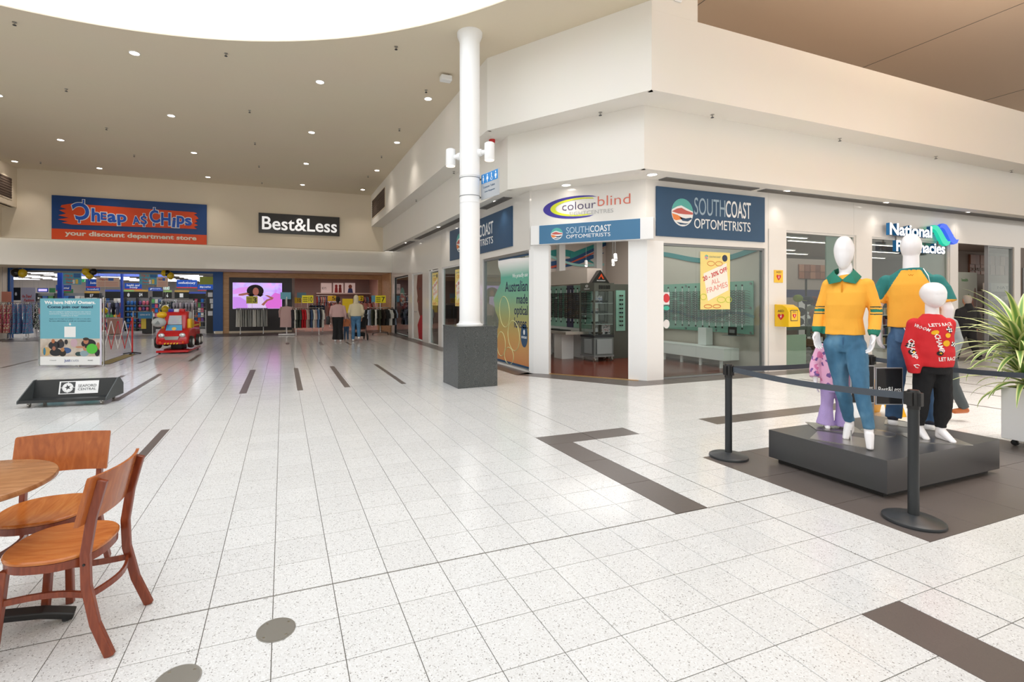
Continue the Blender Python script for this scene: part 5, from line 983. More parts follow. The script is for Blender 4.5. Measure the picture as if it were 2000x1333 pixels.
for z in (.55, .85, 1.1): MB().tube([(x0, 26.8, z), (x1, 26.8, z)], .018, 6).build('bar', M_CHROME, t)
for xx in (x0, x1): MB().cyl((xx, 26.8, 0), (xx, 26.8, 1.12), .02).build('post', M_CHROME, t)
for px, s, m_, hh in ((288, 'yellow and black bin beside the blue come on in rail', YB_, .8), (222, 'pink bin of goods behind the folding barrier', mat('bin_pink', '#b58a80', .6), .75)):
    X = at(px, 600, 27)[0]; t = thing('store_bin', s, 'bin', (X, 27.2, 0)); MB().prism([(X-.22, 27.0), (X+.22, 27.0), (X+.25, 27.45), (X-.25, 27.45)], .02, hh).build('body', m_ if px < 250 else M_BLACK, t, bevel=.01); MB().box((X-.25, 26.98, hh*.3), (X-.05, 27.0, hh)).build('label_panel', m_, t)

# fascia signs on the far wall
FW = Fr((0, 23.29, 0), (1, 0, 0))
t = thing('fascia_sign', 'blue and orange discount store sign with cartoon lettering on the far wall', 'sign', FW.P(-5.7, 3.96, .02))
_fb(FW, -8.32, -3.02, 3.95, 5.65, 0, .05).build('blue_panel', mat('fascia_blue', '#063f80', .35), t); _fb(FW, -8.32, -3.02, 3.95, 4.36, .05, .056).build('orange_strip', M_ORA, t)
br = [(-8.0, 5.28), (-7.7, 5.36), (-3.5, 5.30), (-3.38, 5.26), (-3.5, 5.2), (-3.4, 5.14), (-3.32, 5.04), (-3.45, 4.98), (-3.36, 4.9), (-3.5, 4.84), (-3.34, 4.76), (-3.5, 4.68), (-3.38, 4.6), (-7.7, 4.54), (-8.0, 4.6), (-7.8, 4.66), (-8.12, 4.72), (-7.78, 4.8), (-8.1, 4.88), (-7.86, 4.96), (-8.08, 5.08), (-7.84, 5.14), (-8.04, 5.2)]
mb = MB(); FW.poly(mb, br, .05, .07); mb.build('brush_panel', M_ORA, t)
CW = mat('cartoon_white', '#f4f4f6', .4); CB = mat('cartoon_blue', '#1257c4', .35)
for _q, (s, a, b, v0, v1, rot) in enumerate((('C', -7.62, -7.12, 4.75, 5.42, -2.9), ('h', -7.04, -6.76, 4.7, 5.22, 0), ('E', -6.74, -6.55, 4.78, 5.08, 0), ('a', -6.52, -6.22, 4.7, 5.04, .05), ('p', -6.19, -5.88, 4.6, 5.03, .05), ('A', -5.68, -5.42, 4.68, 5.0, .1), ('S', -5.4, -5.18, 4.68, 5.02, 0), ('C', -5.08, -4.74, 4.76, 5.28, .2), ('H', -4.68, -4.34, 4.68, 5.2, 0), ('i', -4.28, -4.16, 4.62, 5.02, -.1), ('p', -4.12, -3.84, 4.62, 5.1, 0), ('s', -3.82, -3.58, 4.72, 5.04, .1))):
    letter(MB(), s, FW, a-.03, b+.03, v0-.03, v1+.03, .07, .0745+.0008*_q, .06, 6, rot=rot).build('letter_outline', CW, t); letter(MB(), s, FW, a, b, v0, v1, .086, .0905+.0006*_q, .03, 6, rot=rot).build('letter', CB, t)
for u, v, h_ in ((-7.30, 5.46, .08), (-7.44, 4.70, .08), (-5.28, 5.07, .05), (-5.28, 4.64, .05), (-4.92, 5.33, .06), (-4.94, 4.70, .06)): _fb(FW, u-.05, u+.05, v-h_-.02, v+h_+.02, .07, .084).build('letter_outline', CW, t); _fb(FW, u-.028, u+.028, v-h_, v+h_, .085, .096).build('letter', CB, t)
letter(MB(), 'your discount department store', FW, -7.9, -3.4, 4.06, 4.30, .056, .065, .03).build('lettering', mat('tag_cream', '#e8e2d4', .5), t)
t = thing('fascia_sign', 'black clothing store sign with white letters on the far wall', 'sign', FW.P(.73, 4.57, .02)); _fb(FW, -1.0, 2.46, 4.57, 5.45, 0, .05).build('panel', mat('sign_charcoal', '#2f2f31', .3, coat=.3), t)
letter(MB(), 'Best&Less', FW, -.86, 2.34, 4.72, 5.3, .05, .06, .012).build('lettering', lamp_mat('sign_white', '#ffffff', .5), t)

# ------------------------------------------------------------------ clothing store (far right)
FQ = Fr((0, 25.95, 0), (1, 0, 0))
for u0, u1, v0, v1 in ((-2.68, -2.42, 0, 2.93), (-2.42, 4.75, 2.70, 2.93), (4.75, 4.98, 0, 2.93)): struct('wall_maple_frame', _fb(FQ, u0, u1, v0, v1, -.2, 0), M_MAPLE)
struct('wall_maple_return', MB().box((4.93, 23.75, 0), (4.99, 25.95, 2.95)), M_MAPLE)
sp_ = struct('wall_charcoal', _fb(FQ, -2.42, .42, .1, 2.7, -.15, -.03), mat('charcoal_wall', '#4a4a4d', .6))
for k in range(5):
    for r_ in range(3): _fb(FQ, -2.42+k*.57, -1.857+k*.57, .1+r_*.867, .96+r_*.867, -.03, -.02).build('panel', MATS['charcoal_wall'], sp_)
struct('baseboard_charcoal', _fb(FQ, -2.42, .42, 0, .1, -.15, -.01), M_BEIGE)
MP = mat('pink_beige', '#c9a79c', .75)
struct('wall_clothing_jamb', _fb(FQ, .42, .55, 0, 2.7, -.15, -.02), mat('jamb_taupe', '#8f807a', .6))
struct('floor_clothing', MB().box((-2.4, 26, -.05), (7, 34, -.002)), mat('pinkish_floor', '#c29d92', .25)); struct('wall_clothing_back', MB().box((-2.8, 33.9, 0), (7.0, 34, 3.4)), mat('mauve_wall', '#a08c88', .8)); struct('ceiling_clothing', MB().box((-2.8, 26.1, 3.3), (7.0, 34, 3.35)), mat('mauve_ceiling', '#9a8682', .85))
struct('wall_clothing_side', MB().box((5.6, 26.1, 0), (5.7, 34, 3.4)), MP); struct('wall_clothing_left', MB().box((-2.75, 26.3, 0), (-2.6, 34, 3.4)), MP)
# video screen
t = thing('video_screen', 'large lit screen showing a curly-haired figure among pink pillows', 'screen', FQ.P(-1.15, 1.15, 0)); SX0, SX1, SZ0, SZ1 = -2.27, -.03, 1.17, 2.46
def em(name, c_, s=1.0): return mat(name, '#000000', .6, emit=c_, es=s)
_fb(FQ, SX0, SX1, SZ0, SZ1, -.02, .03).build('panel', M_BLACK, t)
gm = bpy.data.materials.new('screen_glow'); gm.use_nodes = True; nt = gm.node_tree; b_ = nt.nodes['Principled BSDF']; tc = nt.nodes.new('ShaderNodeTexCoord'); nn = nt.nodes.new('ShaderNodeTexNoise'); nn.inputs['Scale'].default_value = 2.2; nn.inputs['Distortion'].default_value = 1.2; rr_ = nt.nodes.new('ShaderNodeValToRGB')
for e, (p, c_) in zip(rr_.color_ramp.elements, ((.3, '#c58af0'), (.7, '#e8a8f5'))): e.position = p; e.color = lin(c_)
e = rr_.color_ramp.elements.new(.5); e.color = lin('#c8b4f5'); nt.links.new(tc.outputs['Object'], nn.inputs[0]); nt.links.new(nn.outputs['Fac'], rr_.inputs[0]); nt.links.new(rr_.outputs[0], b_.inputs['Emission Color']); b_.inputs['Emission Strength'].default_value = 1.15; b_.inputs['Base Color'].default_value = (0, 0, 0, 1)
_fb(FQ, SX0+.01, SX1-.01, SZ0+.01, SZ1-.01, .03, .033).build('picture', gm, t)
def scr(pts, m, k, nm='picture_shape'): mb = MB(); FQ.poly(mb, [(SX0+(SX1-SX0)*a, SZ0+(SZ1-SZ0)*b) for a, b in pts], .033+k*.001, .034+k*.001); mb.build(nm, m, t)
scr([(.62, .02), (.99, .02), (.99, .55), (.85, .62), (.78, .5), (.7, .35)], em('glow_magenta', '#e070d8'), 0); scr([(.01, .02), (.3, .02), (.28, .3), (.15, .45), (.01, .45)], em('glow_violet', '#d090f0'), 0); scr([(.01, .55), (.25, .62), (.35, .85), (.12, .8), (.01, .7)], em('glow_pink', '#e69af0'), 0)
scr(ell(.45, .68, .17, .24, 24), em('glow_hair', '#1c1418', .6), 1); scr([(.28, .55), (.62, .55), (.56, .46), (.36, .46)], em('glow_hair', '#1c1418'), 1)
scr(ell(.46, .66, .06, .15, 20), em('glow_skin', '#b06a5c', .8), 2); scr([(.30, .02), (.34, .42), (.42, .5), (.5, .5), (.6, .42), (.68, .02)], em('glow_shirt', '#e2c8f5'), 2)
scr([(.28, .62), (.12, .56), (.12, .50), (.2, .50), (.34, .56)], em('glow_skin', '#b06a5c'), 3); scr([(.57, .16), (.68, .36), (.82, .42), (.8, .36), (.7, .3), (.62, .12)], em('glow_skin', '#b06a5c'), 4); scr([(.64, .52), (.7, .52), (.83, .42), (.78, .38)], em('glow_skin', '#b06a5c'), 4)
# interior: pictures on the back wall, light strips, shelf rail
for x0, x1, nm_, m_ in ((627, 648, 'white panel reading BOYS', M_PURE), (651, 671, 'panel with two small red figures', mat('pic_pink', '#e8c8c0', .5)), (674, 694, 'panel with a child in blue', mat('pic_pink', '#e8c8c0', .5))):
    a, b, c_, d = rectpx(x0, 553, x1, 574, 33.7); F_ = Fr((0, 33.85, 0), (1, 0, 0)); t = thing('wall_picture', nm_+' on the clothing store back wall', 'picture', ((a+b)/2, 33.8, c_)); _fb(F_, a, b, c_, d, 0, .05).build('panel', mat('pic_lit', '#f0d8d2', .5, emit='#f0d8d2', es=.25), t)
    U = lambda f: a+(b-a)*f; V = lambda f: c_+(d-c_)*f
    if x0 == 627: letter(MB(), 'BOYS', F_, U(.1), U(.5), V(.4), V(.62), .05, .055).build('lettering', M_DGREY, t)
    elif x0 == 651:
        for q, c2 in ((.3, '#c03038'), (.68, '#a03a30')): mb = MB(); F_.poly(mb, [(U(q-.16), V(.1)), (U(q+.16), V(.1)), (U(q+.12), V(.6)), (U(q-.12), V(.6))], .05, .054); F_.poly(mb, ell(U(q), V(.72), .09, .1, 12), .05, .054); mb.build('figure_print', mat('fp'+c2[1:], c2, .5), t)
    else: mb = MB(); F_.poly(mb, [(U(.25), V(.05)), (U(.8), V(.05)), (U(.7), V(.5)), (U(.35), V(.5))], .05, .054); mb.build('figure_print', mat('fp_blue', '#4a5a9a', .5), t); mb = MB(); F_.poly(mb, ell(U(.52), V(.66), .12, .14, 14), .05, .054); mb.build('figure_print', mat('fp_skin', '#b0705c', .5), t)
for k, (a, b, Y) in enumerate(((572, 605, 28.5), (611, 643, 28.5), (684, 698, 28.5), (706, 714, 28.5), (717, 745, 28.5))):
    u0, u1, v0, v1 = rectpx(a, 547, b, 550, Y); t = thing('light_strip', f'warm strip light high inside the clothing store, {ordn(k+1)} from the left', 'light', (u0, Y, 3.25), 'clothing store strip lights'); MB().box((u0, Y, 3.12), (u1, Y+.1, 3.3)).build('housing', M_PURE, t); MB().box((u0+.01, Y-.012, 3.13), (u1-.01, Y, 3.2)).build('diffuser', M_TUBEW, t)
a, b, c_, d = rectpx(618, 573, 750, 578, 33.4); t = thing('wall_shelf', 'long white rail shelf below the wall pictures in the clothing store', 'shelf', ((a+b)/2, 33.4, c_)); MB().box((a, 33.3, 2.02), (b, 33.85, 2.1)).build('shelf', mat('shelf_white', '#e8dcd6', .5), t)
def hangrow(px0, px1, Y, h_, n, label, cols, group, word, gl=.6, sign=None):
    a, b = at(px0, 600, Y)[0], at(px1, 600, Y)[0]; rack((a+b)/2, Y, b-a, h_, label, n, group, cols=cols, names=RN, loc_word=word, gl=gl, sign=sign, wd=.2)
RN = {'#9c4038': 'brick red', '#c98a86': 'dusty pink', '#3c3440': 'dark plum', '#7c93ac': 'dusty blue', '#a88c7c': 'tan', '#26242a': 'black', '#5c6a86': 'denim', '#b8a8a4': 'pale grey', '#7a5048': 'brown', '#aeb0ac': 'light grey', '#cfcfcb': 'white', '#8f918f': 'grey', '#2a2a2a': 'black', '#d8d4c8': 'cream', '#c21a26': 'bright red', '#4a4f48': 'grey green', '#c9b0a8': 'beige pink', '#44587a': 'navy', '#e4e2da': 'white', '#3a3c2c': 'olive', '#2c2018': 'dark brown', '#b8c4d8': 'pale blue', '#a09088': 'taupe', '#6a8cb8': 'blue'}
hangrow(618, 650, 32.8, 1.9, 14, 'upper rail of mixed clothes on the clothing store back wall, left half', ('#9c4038', '#7c93ac', '#3c3440', '#c98a86', '#a88c7c', '#b8a8a4'), 'clothes on the back wall', 'back wall left rail')
hangrow(700, 745, 32.8, 1.9, 14, 'upper rail of mixed clothes on the clothing store back wall, right half', ('#7c93ac', '#9c4038', '#26242a', '#c98a86', '#5c6a86'), 'clothes on the back wall', 'back wall right rail')
hangrow(640, 665, 29.5, 1.5, 10, 'rack of dark red and brown clothes behind the walking family', ('#7a5048', '#9c4038', '#3c3440', '#c98a86'), 'clothes behind the family', 'rack behind the woman', gl=.8)
hangrow(703, 730, 29.0, 1.5, 12, 'rack of pink and tan clothes right of the hooded man', ('#c98a86', '#9c4038', '#a88c7c', '#c98a86'), 'pink clothes behind the round rack', 'rack right of the hooded man', gl=.8)
hangrow(606, 634, 25.0, 1.42, 10, 'rack of denim and black trousers behind the mixed rack', ('#26242a', '#3a4a66', '#26242a', '#44587a'), 'denim behind the mixed rack', 'denim rack', gl=.75)
def clearance(px, py, Y, s, label, c_='#e3d21a', w_=.4, h_=.3):
    X, Z = at(px, py, Y); F_ = Fr((0, Y, 0), (1, 0, 0)); t = thing('price_sign', label, 'sign', (X, Y, 0)); MB().cyl((X, Y+.02, 0), (X, Y+.02, Z-h_/2), .01).build('stem', M_CHROME, t); MB().lathe([(.16, 0), (.16, .015)], 20, (X, Y+.02, 0)).build('base', M_GREY, t)
    _fb(F_, X-w_/2, X+w_/2, Z-h_/2, Z+h_/2, 0, .012).build('card', mat('card'+c_[1:], c_, .4, emit=c_, es=.12), t)
    if s: letter(MB(), s, F_, X+w_*.02, X+w_*.42, Z-h_*.33, Z+h_*.33, .012, .016, .01).build('lettering', M_BLACK, t)
for px, py, Y, s, l, c_, w_, h_ in ((567, 587, 27, '15', 'yellow price card, left one above the pink-shirt stand', '#e3b61a', .42, .3), (581, 587, 27, '10', 'yellow price card, second above the mixed rack', '#d9ae1a', .42, .3), (558, 578, 25.6, '', 'pale blue card above the pink-shirt stand', '#6fb6c8', .48, .34), (589, 577, 26.6, '', 'grey blue card behind the mixed rack', '#5f8796', .45, .28), (648, 583, 28.5, '5', 'yellow card on the rack behind the woman', '#c9a41a', .45, .3), (703, 583, 28.5, '2', 'yellow card right of the hooded man', '#c9ae1a', .4, .3), (679, 598, 24.0, '', 'large yellow sale board between the two adults', '#e0bd10', .5, .7), (733, 584, 25.5, '', 'pale blue card behind the round rack sign', '#64a8c4', .4, .34)):
    clearance(px, py, Y, s, l, c_, w_, h_)
X = at(494, 640, 24.4)[0]; rack(X-.05, 24.6, 1.35, 1.22, 'white-legged rack of grey and white shorts below the video screen', 14, 'grey and white shorts', cols=('#cfcfcb', '#d8d6d0', '#aeb0ac', '#8f918f', '#aeb0ac', '#8f918f', '#9c9e9c'), names={**RN, '#d8d6d0': 'off white', '#9c9e9c': 'mid grey'}, gl=.78, wd=.18, kind='pants', loc_word='rack below the screen', sign=('3', '#b9b13a'))
X = at(560, 640, 23.6)[0]; t = thing('clothes_stand', 'white single-pole stand holding the blush shirt', 'stand', (X, 23.6, 0)); MB().cyl((X, 23.6, .03), (X, 23.6, 1.75), .022).build('pole', M_PURE, t); MB().box((X-.35, 23.45, .02), (X+.35, 23.75, .07)).build('base', M_PURE, t)
me = garment_mesh('shirt', .95, '#c9a8a6', .30); o = thing('hanging_shirt', 'blush pink long shirt on the single-pole stand', 'clothes', (X, 23.52, 1.32)); g = bpy.data.objects.new('cloth', me); C.objects.link(g); g.parent = o; g.scale = (1.6, 1, 1); hk = bpy.data.objects.new('hanger', HANG); C.objects.link(hk); hk.parent = o; o.rotation_euler = (0, 0, PI/2-.4)
X = at(601, 640, 22.8)[0]; rack(X, 22.9, 1.35, 1.25, 'chrome rack of mixed black, red and beige tops by the store entry', 14, 'mixed tops', cols=('#26242a', '#e4e2da', '#4a4f48', '#4a4f48', '#c21a26', '#c21a26', '#c9b0a8', '#a09088', '#44587a', '#e4e2da', '#c9b0a8', '#6a8cb8'), names=RN, gl=.82, wd=.2, loc_word='mixed rack at the store entry', sign=('10', '#e3d21a'))
X = at(745, 640, 22.3)[0]; rack(X-.05, 22.3, 1.15, 1.25, 'round rack of black, white and olive T-shirts beside the receding windows', 24, 'T-shirts on the round rack', cols=('#e4e2da', '#3a3c2c', '#2c2018', '#2a2a2a', '#e4e2da', '#2a2a2a', '#b8c4d8', '#3a3c2c'), names=RN, gl=.72, wd=.2, style='round', loc_word='round rack', sign=('7', '#e3d21a'))

# ------------------------------------------------------------------ cafe table and chairs
def cafe_chair(label):
    t = thing('cafe_chair', label, 'chair', (0, 0, 0), 'wooden cafe chairs')
    def se(rx, ry, n_, e=2.5): return [(rx*math.copysign(abs(math.cos(a))**(2/e), math.cos(a)), ry*math.copysign(abs(math.sin(a))**(2/e), math.sin(a))) for a in [2*PI*k/n_ for k in range(n_)]]
    mb = MB(); n_ = 44; vs = []; fs = []
    o_ = se(.215, .212, n_)
    for z, f, dish in ((.438, .96, 0), (.442, 1.0, 0), (.452, 1.005, 0), (.458, .98, 0), (.456, .8, 0), (.449, .5, 0), (.446, .15, 0)):
        for x, y in o_: vs.append((x*f, y*f-.0+(.02 if y < 0 else 0)*f*0, z))
    for j in range(6):
        for i in range(n_): fs.append((j*n_+i, j*n_+(i+1) % n_, (j+1)*n_+(i+1) % n_, (j+1)*n_+i))
    fs += [list(range(n_))[::-1], [6*n_+i for i in range(n_)]]; mb.add(vs, fs); mb.build('seat', M_SEAT, t, smooth=True)
    MB().prism([(x*.95, y*.95) for x, y in se(.222, .218, 36)], .402, .438).build('seat_rim', M_LEG, t, smooth=True)
    for s in (-1, 1):
        mb = MB(); mb.tube([(s*.165, -.15, .41), (s*.172, -.165, .25), (s*.185, -.19, .0)], 0, flat=(.034, .034), up=(0, 1, 0)); mb.build('leg', M_LEG, t, bevel=.005)
        mb = MB(); mb.tube([(s*.20, .30, 0), (s*.195, .235, .15), (s*.188, .195, .32), (s*.185, .19, .46), (s*.185, .215, .62), (s*.185, .262, .79)], 0, flat=(.028, .042), up=(0, 1, 0)); mb.build('leg', M_LEG, t, bevel=.005)
        P_ = [(s*(.172-.035*math.sin(PI*k/8)), -.155+.35*k/8, .27) for k in range(9)]; MB().tube(P_, 0, flat=(.014, .026)).build('side_stretcher', M_LEG, t)
        MB().lathe([(.006, 0), (.006, .003)], 8, (s*.2, .19, .42), (s, 0, 0)).build('screw', M_BLACK, t)
    P_ = [(-.18+.36*k/10, .20+.05*math.sin(PI*k/10), .27) for k in range(11)]; MB().tube(P_, 0, flat=(.014, .026)).build('rear_stretcher', M_LEG, t)
    n_ = 18; vs = []; fs = []
    for j, (z, ins) in enumerate(((.60, .0), (.605, 0), (.805, 0), (.815, 0))):
        for sd in (0, 1):
            for i in range(n_+1):
                x = -.235+.47*i/n_; edge = .012 if j in (0, 3) else 0; x *= (1-edge); q = (x/.235)**2; y = .225+(z-.6)*.26+.045*(1-q)-sd*.016-.045; vs.append((x, y, z))
    W_ = n_+1
    def idx(j, sd, i): return (j*2+sd)*W_+i
    for j in range(3):
        for i in range(n_): fs += [(idx(j, 0, i), idx(j+1, 0, i), idx(j+1, 0, i+1), idx(j, 0, i+1)), (idx(j, 1, i), idx(j, 1, i+1), idx(j+1, 1, i+1), idx(j+1, 1, i))]
        fs += [(idx(j, 0, 0), idx(j, 1, 0), idx(j+1, 1, 0), idx(j+1, 0, 0)), (idx(j, 0, n_), idx(j+1, 0, n_), idx(j+1, 1, n_), idx(j, 1, n_))]
    for i in range(n_): fs += [(idx(0, 0, i), idx(0, 0, i+1), idx(0, 1, i+1), idx(0, 1, i)), (idx(3, 0, i), idx(3, 1, i), idx(3, 1, i+1), idx(3, 0, i+1))]
    MB().add(vs, fs).build('backrest', M_BACK, t, smooth=True); return t
ch = cafe_chair('wooden cafe chair with a curved back in front, turned side on beside the table')
ch.scale = (.94, .94, .98); ch.location = (-.955, 2.80, 0); ch.rotation_euler = (0, 0, math.radians(-100))
dup(ch, (-1.2, 3.28, 0), math.radians(-2), 'wooden cafe chair behind the table with its broad backrest facing the camera', scale=(.965, .965, .965))
t = thing('cafe_table', 'round brown cafe table with a black cross foot cut by the left edge', 'table', (-1.39, 2.86, 0)); c0 = (-1.375, 2.87, 0)
MB().lathe([(.30, .705), (.34, .71), (.355, .718), (.357, .728), (.352, .738), (.34, .741)], 64, c0).build('tabletop', M_TABLE, t, smooth=True)
MB().lathe([(.035, .06), (.032, .5), (.032, .70), (.12, .705)], 20, c0).build('pedestal', M_BLACK, t, smooth=True)
for k in range(4):
    a = math.radians(10+90*k); u_ = Vector((math.cos(a), math.sin(a), 0)); p_ = Vector(c0)
    P_ = [p_+u_*.02+Vector((0, 0, .11)), p_+u_*.15+Vector((0, 0, .095)), p_+u_*.3+Vector((0, 0, .065)), p_+u_*.42+Vector((0, 0, .022))]
    MB().tube(P_, 0, flat=(.075, .03)).build('foot', M_BLACK, t, bevel=.006)
    MB().lathe([(.02, 0), (.02, .02)], 12, p_+u_*.39).build('foot_pad', M_DGREY, t)

# ------------------------------------------------------------------ display podium, barriers
t = thing('podium', 'low matt black display podium standing on the dark floor tiles', 'podium', (5.24, 2.87, 0))
MB().box((4.425, 2.375, .045), (6.06, 3.37, .31)).build('box', M_POD, t, bevel=.003); MB().box((4.48, 2.43, 0), (6.0, 3.31, .045)).build('recessed_base', M_BLACK, t)
M_BELT = mat('belt_grey', '#454c55', .6)
def stanchion(x, y, label):
    t = thing('barrier_post', label, 'post', (x, y, 0), 'belt barrier posts round the podium')
    MB().lathe([(.175, 0), (.178, .008), (.175, .022), (.15, .034), (.05, .05), (.04, .055)], 40, (x, y, 0)).build('base', mat('base_grey', '#3d4043', .35, .3), t, smooth=True)
    MB().cyl((x, y, .04), (x, y, .90), .032, seg=28).build('pole', mat('pole_grey', '#2f3234', .38, .3), t, smooth=True)
    MB().lathe([(.036, .80), (.036, .925), (.03, .935)], 28, (x, y, 0)).build('head', M_BLACK, t, smooth=True)
    for dx, dy in ((1, 0), (-1, 0), (0, 1), (0, -1)): MB().box((x+dx*.04-.012-abs(dy)*.006, y+dy*.04-.012-abs(dx)*.006, .825), (x+dx*.04+.012+abs(dy)*.006, y+dy*.04+.012+abs(dx)*.006, .92)).build('belt_clip', M_BLACK, t, bevel=.003)
    return t
stanchion(4.163, 3.60, 'black belt barrier post at the left corner of the podium mat'); stanchion(4.175, 2.08, 'black belt barrier post nearest the camera, in front of the podium')
stanchion(6.43, 3.62, 'black belt barrier post behind the podium, between the two tall mannequins'); stanchion(6.43, 2.08, 'black belt barrier post beyond the right picture edge')
def belt(a, b, label, sag=.03):
    a, b = Vector(a), Vector(b); d = (b-a).normalized(); P_ = [a.lerp(b, k/14)-Vector((0, 0, sag*math.sin(PI*k/14))) for k in range(15)]
    t = thing('barrier_belt', label, 'belt', a.lerp(b, .5), 'belts of the podium barrier'); MB().tube(P_, 0, flat=(.003, .05)).build('belt', M_BELT, t)
belt((4.165, 3.555, .885), (4.174, 2.125, .885), 'dark grey belt crossing in front of the mannequins'); belt((4.21, 3.60, .885), (6.385, 3.62, .885), 'dark grey belt running behind the podium to the rear post')
belt((6.43, 3.575, .885), (6.43, 2.125, .885), 'dark grey belt at the right of the podium by the palm')
FX = Vector((math.cos(YAW), -math.sin(YAW), 0)); FO = Vector((4.58*math.sin(YAW), 4.58*math.cos(YAW), 0))
FG = Fr(FO, FX); t = thing('sign_stand', 'disc-based stand on the podium holding two black framed store signs', 'sign stand', FG.P(3.86, .31, -.02))
MB().lathe([(.13, .31), (.13, .318), (.02, .33)], 32, FG.P(3.88, 0, -.03)).build('base', M_STEEL, t); MB().cyl(FG.P(3.83, .32, -.03), FG.P(3.83, .95, -.03), .011).build('stem', M_GREY, t)
for u0, u1, v0, v1 in ((3.835, 4.09, .585, .935), (3.60, 3.822, .60, .955)):
    b_ = _fb(FG, u0, u1, v0, v1, -.012, 0).build('frame', mat('frame_silver', '#b9bcc0', .4, .3), t); _fb(FG, u0+.008, u1-.008, v0+.008, v1-.008, 0, .003).build('panel', mat('panel_black', '#2b2c2f', .12, coat=.6), b_); letter(MB(), 'Best&Less', FG, u0+.02, u1-.02, v0+.12, v0+.17, .003, .006).build('lettering', M_CREAM, b_)
t = thing('wet_floor_sign', 'yellow folding wet floor sign on the tiles behind the podium', 'sign', (7.65, 4.05, 0))
for s in (0, 1): MB().poly3([(7.45, 4.0+s*.3, 0), (7.85, 4.0+s*.3, 0), (7.78, 4.14, .58), (7.52, 4.14, .58)], (0, -1 if not s else 1, 0), .015).build('panel', mat('cone_yellow', '#f2b810', .45), t, bevel=.003)
FWS = Fr((7.45, 3.985, 0), (1, 0, 0)); _fb(FWS, .08, .28, .12, .34, -.05, .004).build('picto_border', M_BLACK, t); _fb(FWS, .09, .27, .13, .33, .004, .006).build('picto_field', MATS['cone_yellow'], t)
mb = MB(); FWS.poly(mb, [(.14, .16), (.2, .2), (.25, .17), (.2, .24), (.22, .3), (.16, .27), (.11, .24)], .006, .008); mb.build('falling_figure', M_BLACK, t); letter(MB(), 'CAUTION', FWS, .1, .26, .06, .09, -.05+.05, .004).build('lettering', M_BLACK, t)
t = thing('white_bucket', 'white round pedal bin behind the podium between the blue jean legs', 'bucket', (7.25, 4.2, 0)); MB().lathe([(.10, 0), (.12, .22), (.125, .23), (.125, .25), (.11, .26)], 24, (7.25, 4.2, 0)).build('body', M_PURE, t, smooth=True)

# ------------------------------------------------------------------ planter and variegated palm
t = thing('planter_box', 'tall white square planter on castors at the right picture edge', 'planter', (7.62, 2.58, 0))
MB().box((7.32, 2.28, .07), (7.92, 2.86, .63)).build('box', M_PURE, t, bevel=.006); MB().box((7.36, 2.32, .58), (7.88, 2.82, .634)).build('soil', mat('potting_soil', '#3a2d22', .95, noise_amt=.6, nscale=40), t)
for x in (7.4, 7.84):
    for y in (2.36, 2.78): MB().cyl((x-.012, y, .03), (x+.012, y, .03), .03, seg=14).build('castor', M_BLACK, t); MB().box((x-.02, y-.015, .03), (x+.02, y+.015, .07)).build('castor_fork', M_DGREY, t)
def leaf_mat():
    m = bpy.data.materials.new('striped_leaf'); m.use_nodes = True; nt = m.node_tree; b = nt.nodes['Principled BSDF']; at_ = nt.nodes.new('ShaderNodeUVMap'); s = nt.nodes.new('ShaderNodeSeparateXYZ'); r = nt.nodes.new('ShaderNodeValToRGB')
    nt.links.new(at_.outputs[0], s.inputs[0]); nt.links.new(s.outputs[0], r.inputs[0])
    for e, (p, c_) in zip(r.color_ramp.elements, ((0, '#e4e6b4'), (1, '#e4e6b4'))): e.position = p; e.color = lin(c_)
    for p, c_ in ((.2, '#d3d98c'), (.3, '#7f9f52'), (.5, '#5f8c48'), (.7, '#7f9f52'), (.8, '#d3d98c')): e = r.color_ramp.elements.new(p); e.color = lin(c_)
    nt.links.new(r.outputs[0], b.inputs['Base Color']); b.inputs['Roughness'].default_value = .4; return m
M_LEAF = leaf_mat()
def leaf(base, az, el, L_, w_, droop):
    n_ = 12; vs = []; fs = []; uv = []
    p = Vector(base); e = el; dr = Vector((math.cos(az), math.sin(az), 0)); side = Vector((-math.sin(az), math.cos(az), 0))
    for k in range(n_+1):
        f = k/n_; w = w_*(1-(1-min(1, f*4))**2*.5)*(1-f**2.2)+.0015; d = dr*math.cos(e)+Vector((0, 0, 1))*math.sin(e); up = side.cross(d).normalized() if side.cross(d).z > 0 else -side.cross(d).normalized()
        for q, (s_, h_) in enumerate(((-1, .25), (-.5, .06), (0, -.05), (.5, .06), (1, .25))): vs.append(p+side*w*s_+up*w*h_); 
        p = p+d*(L_/n_); e -= droop/n_*(.4+1.2*f)
    for j in range(n_):
        for i in range(4): fs.append((j*5+i, j*5+i+1, (j+1)*5+i+1, (j+1)*5+i)); uv.append([(i/4), (i+1)/4, (i+1)/4, i/4])
    me = bpy.data.meshes.new('leaf'); me.from_pydata([tuple(v) for v in vs], [], fs); l = me.uv_layers.new(); k = 0
    for u_ in uv:
        for a in u_: l.data[k].uv = (a, .5); k += 1
    return me
pt = thing('variegated_palm', 'cream and green striped dracaena growing from the white planter at the right edge', 'plant', (7.6, 2.56, .63)); rp = random.Random(11)
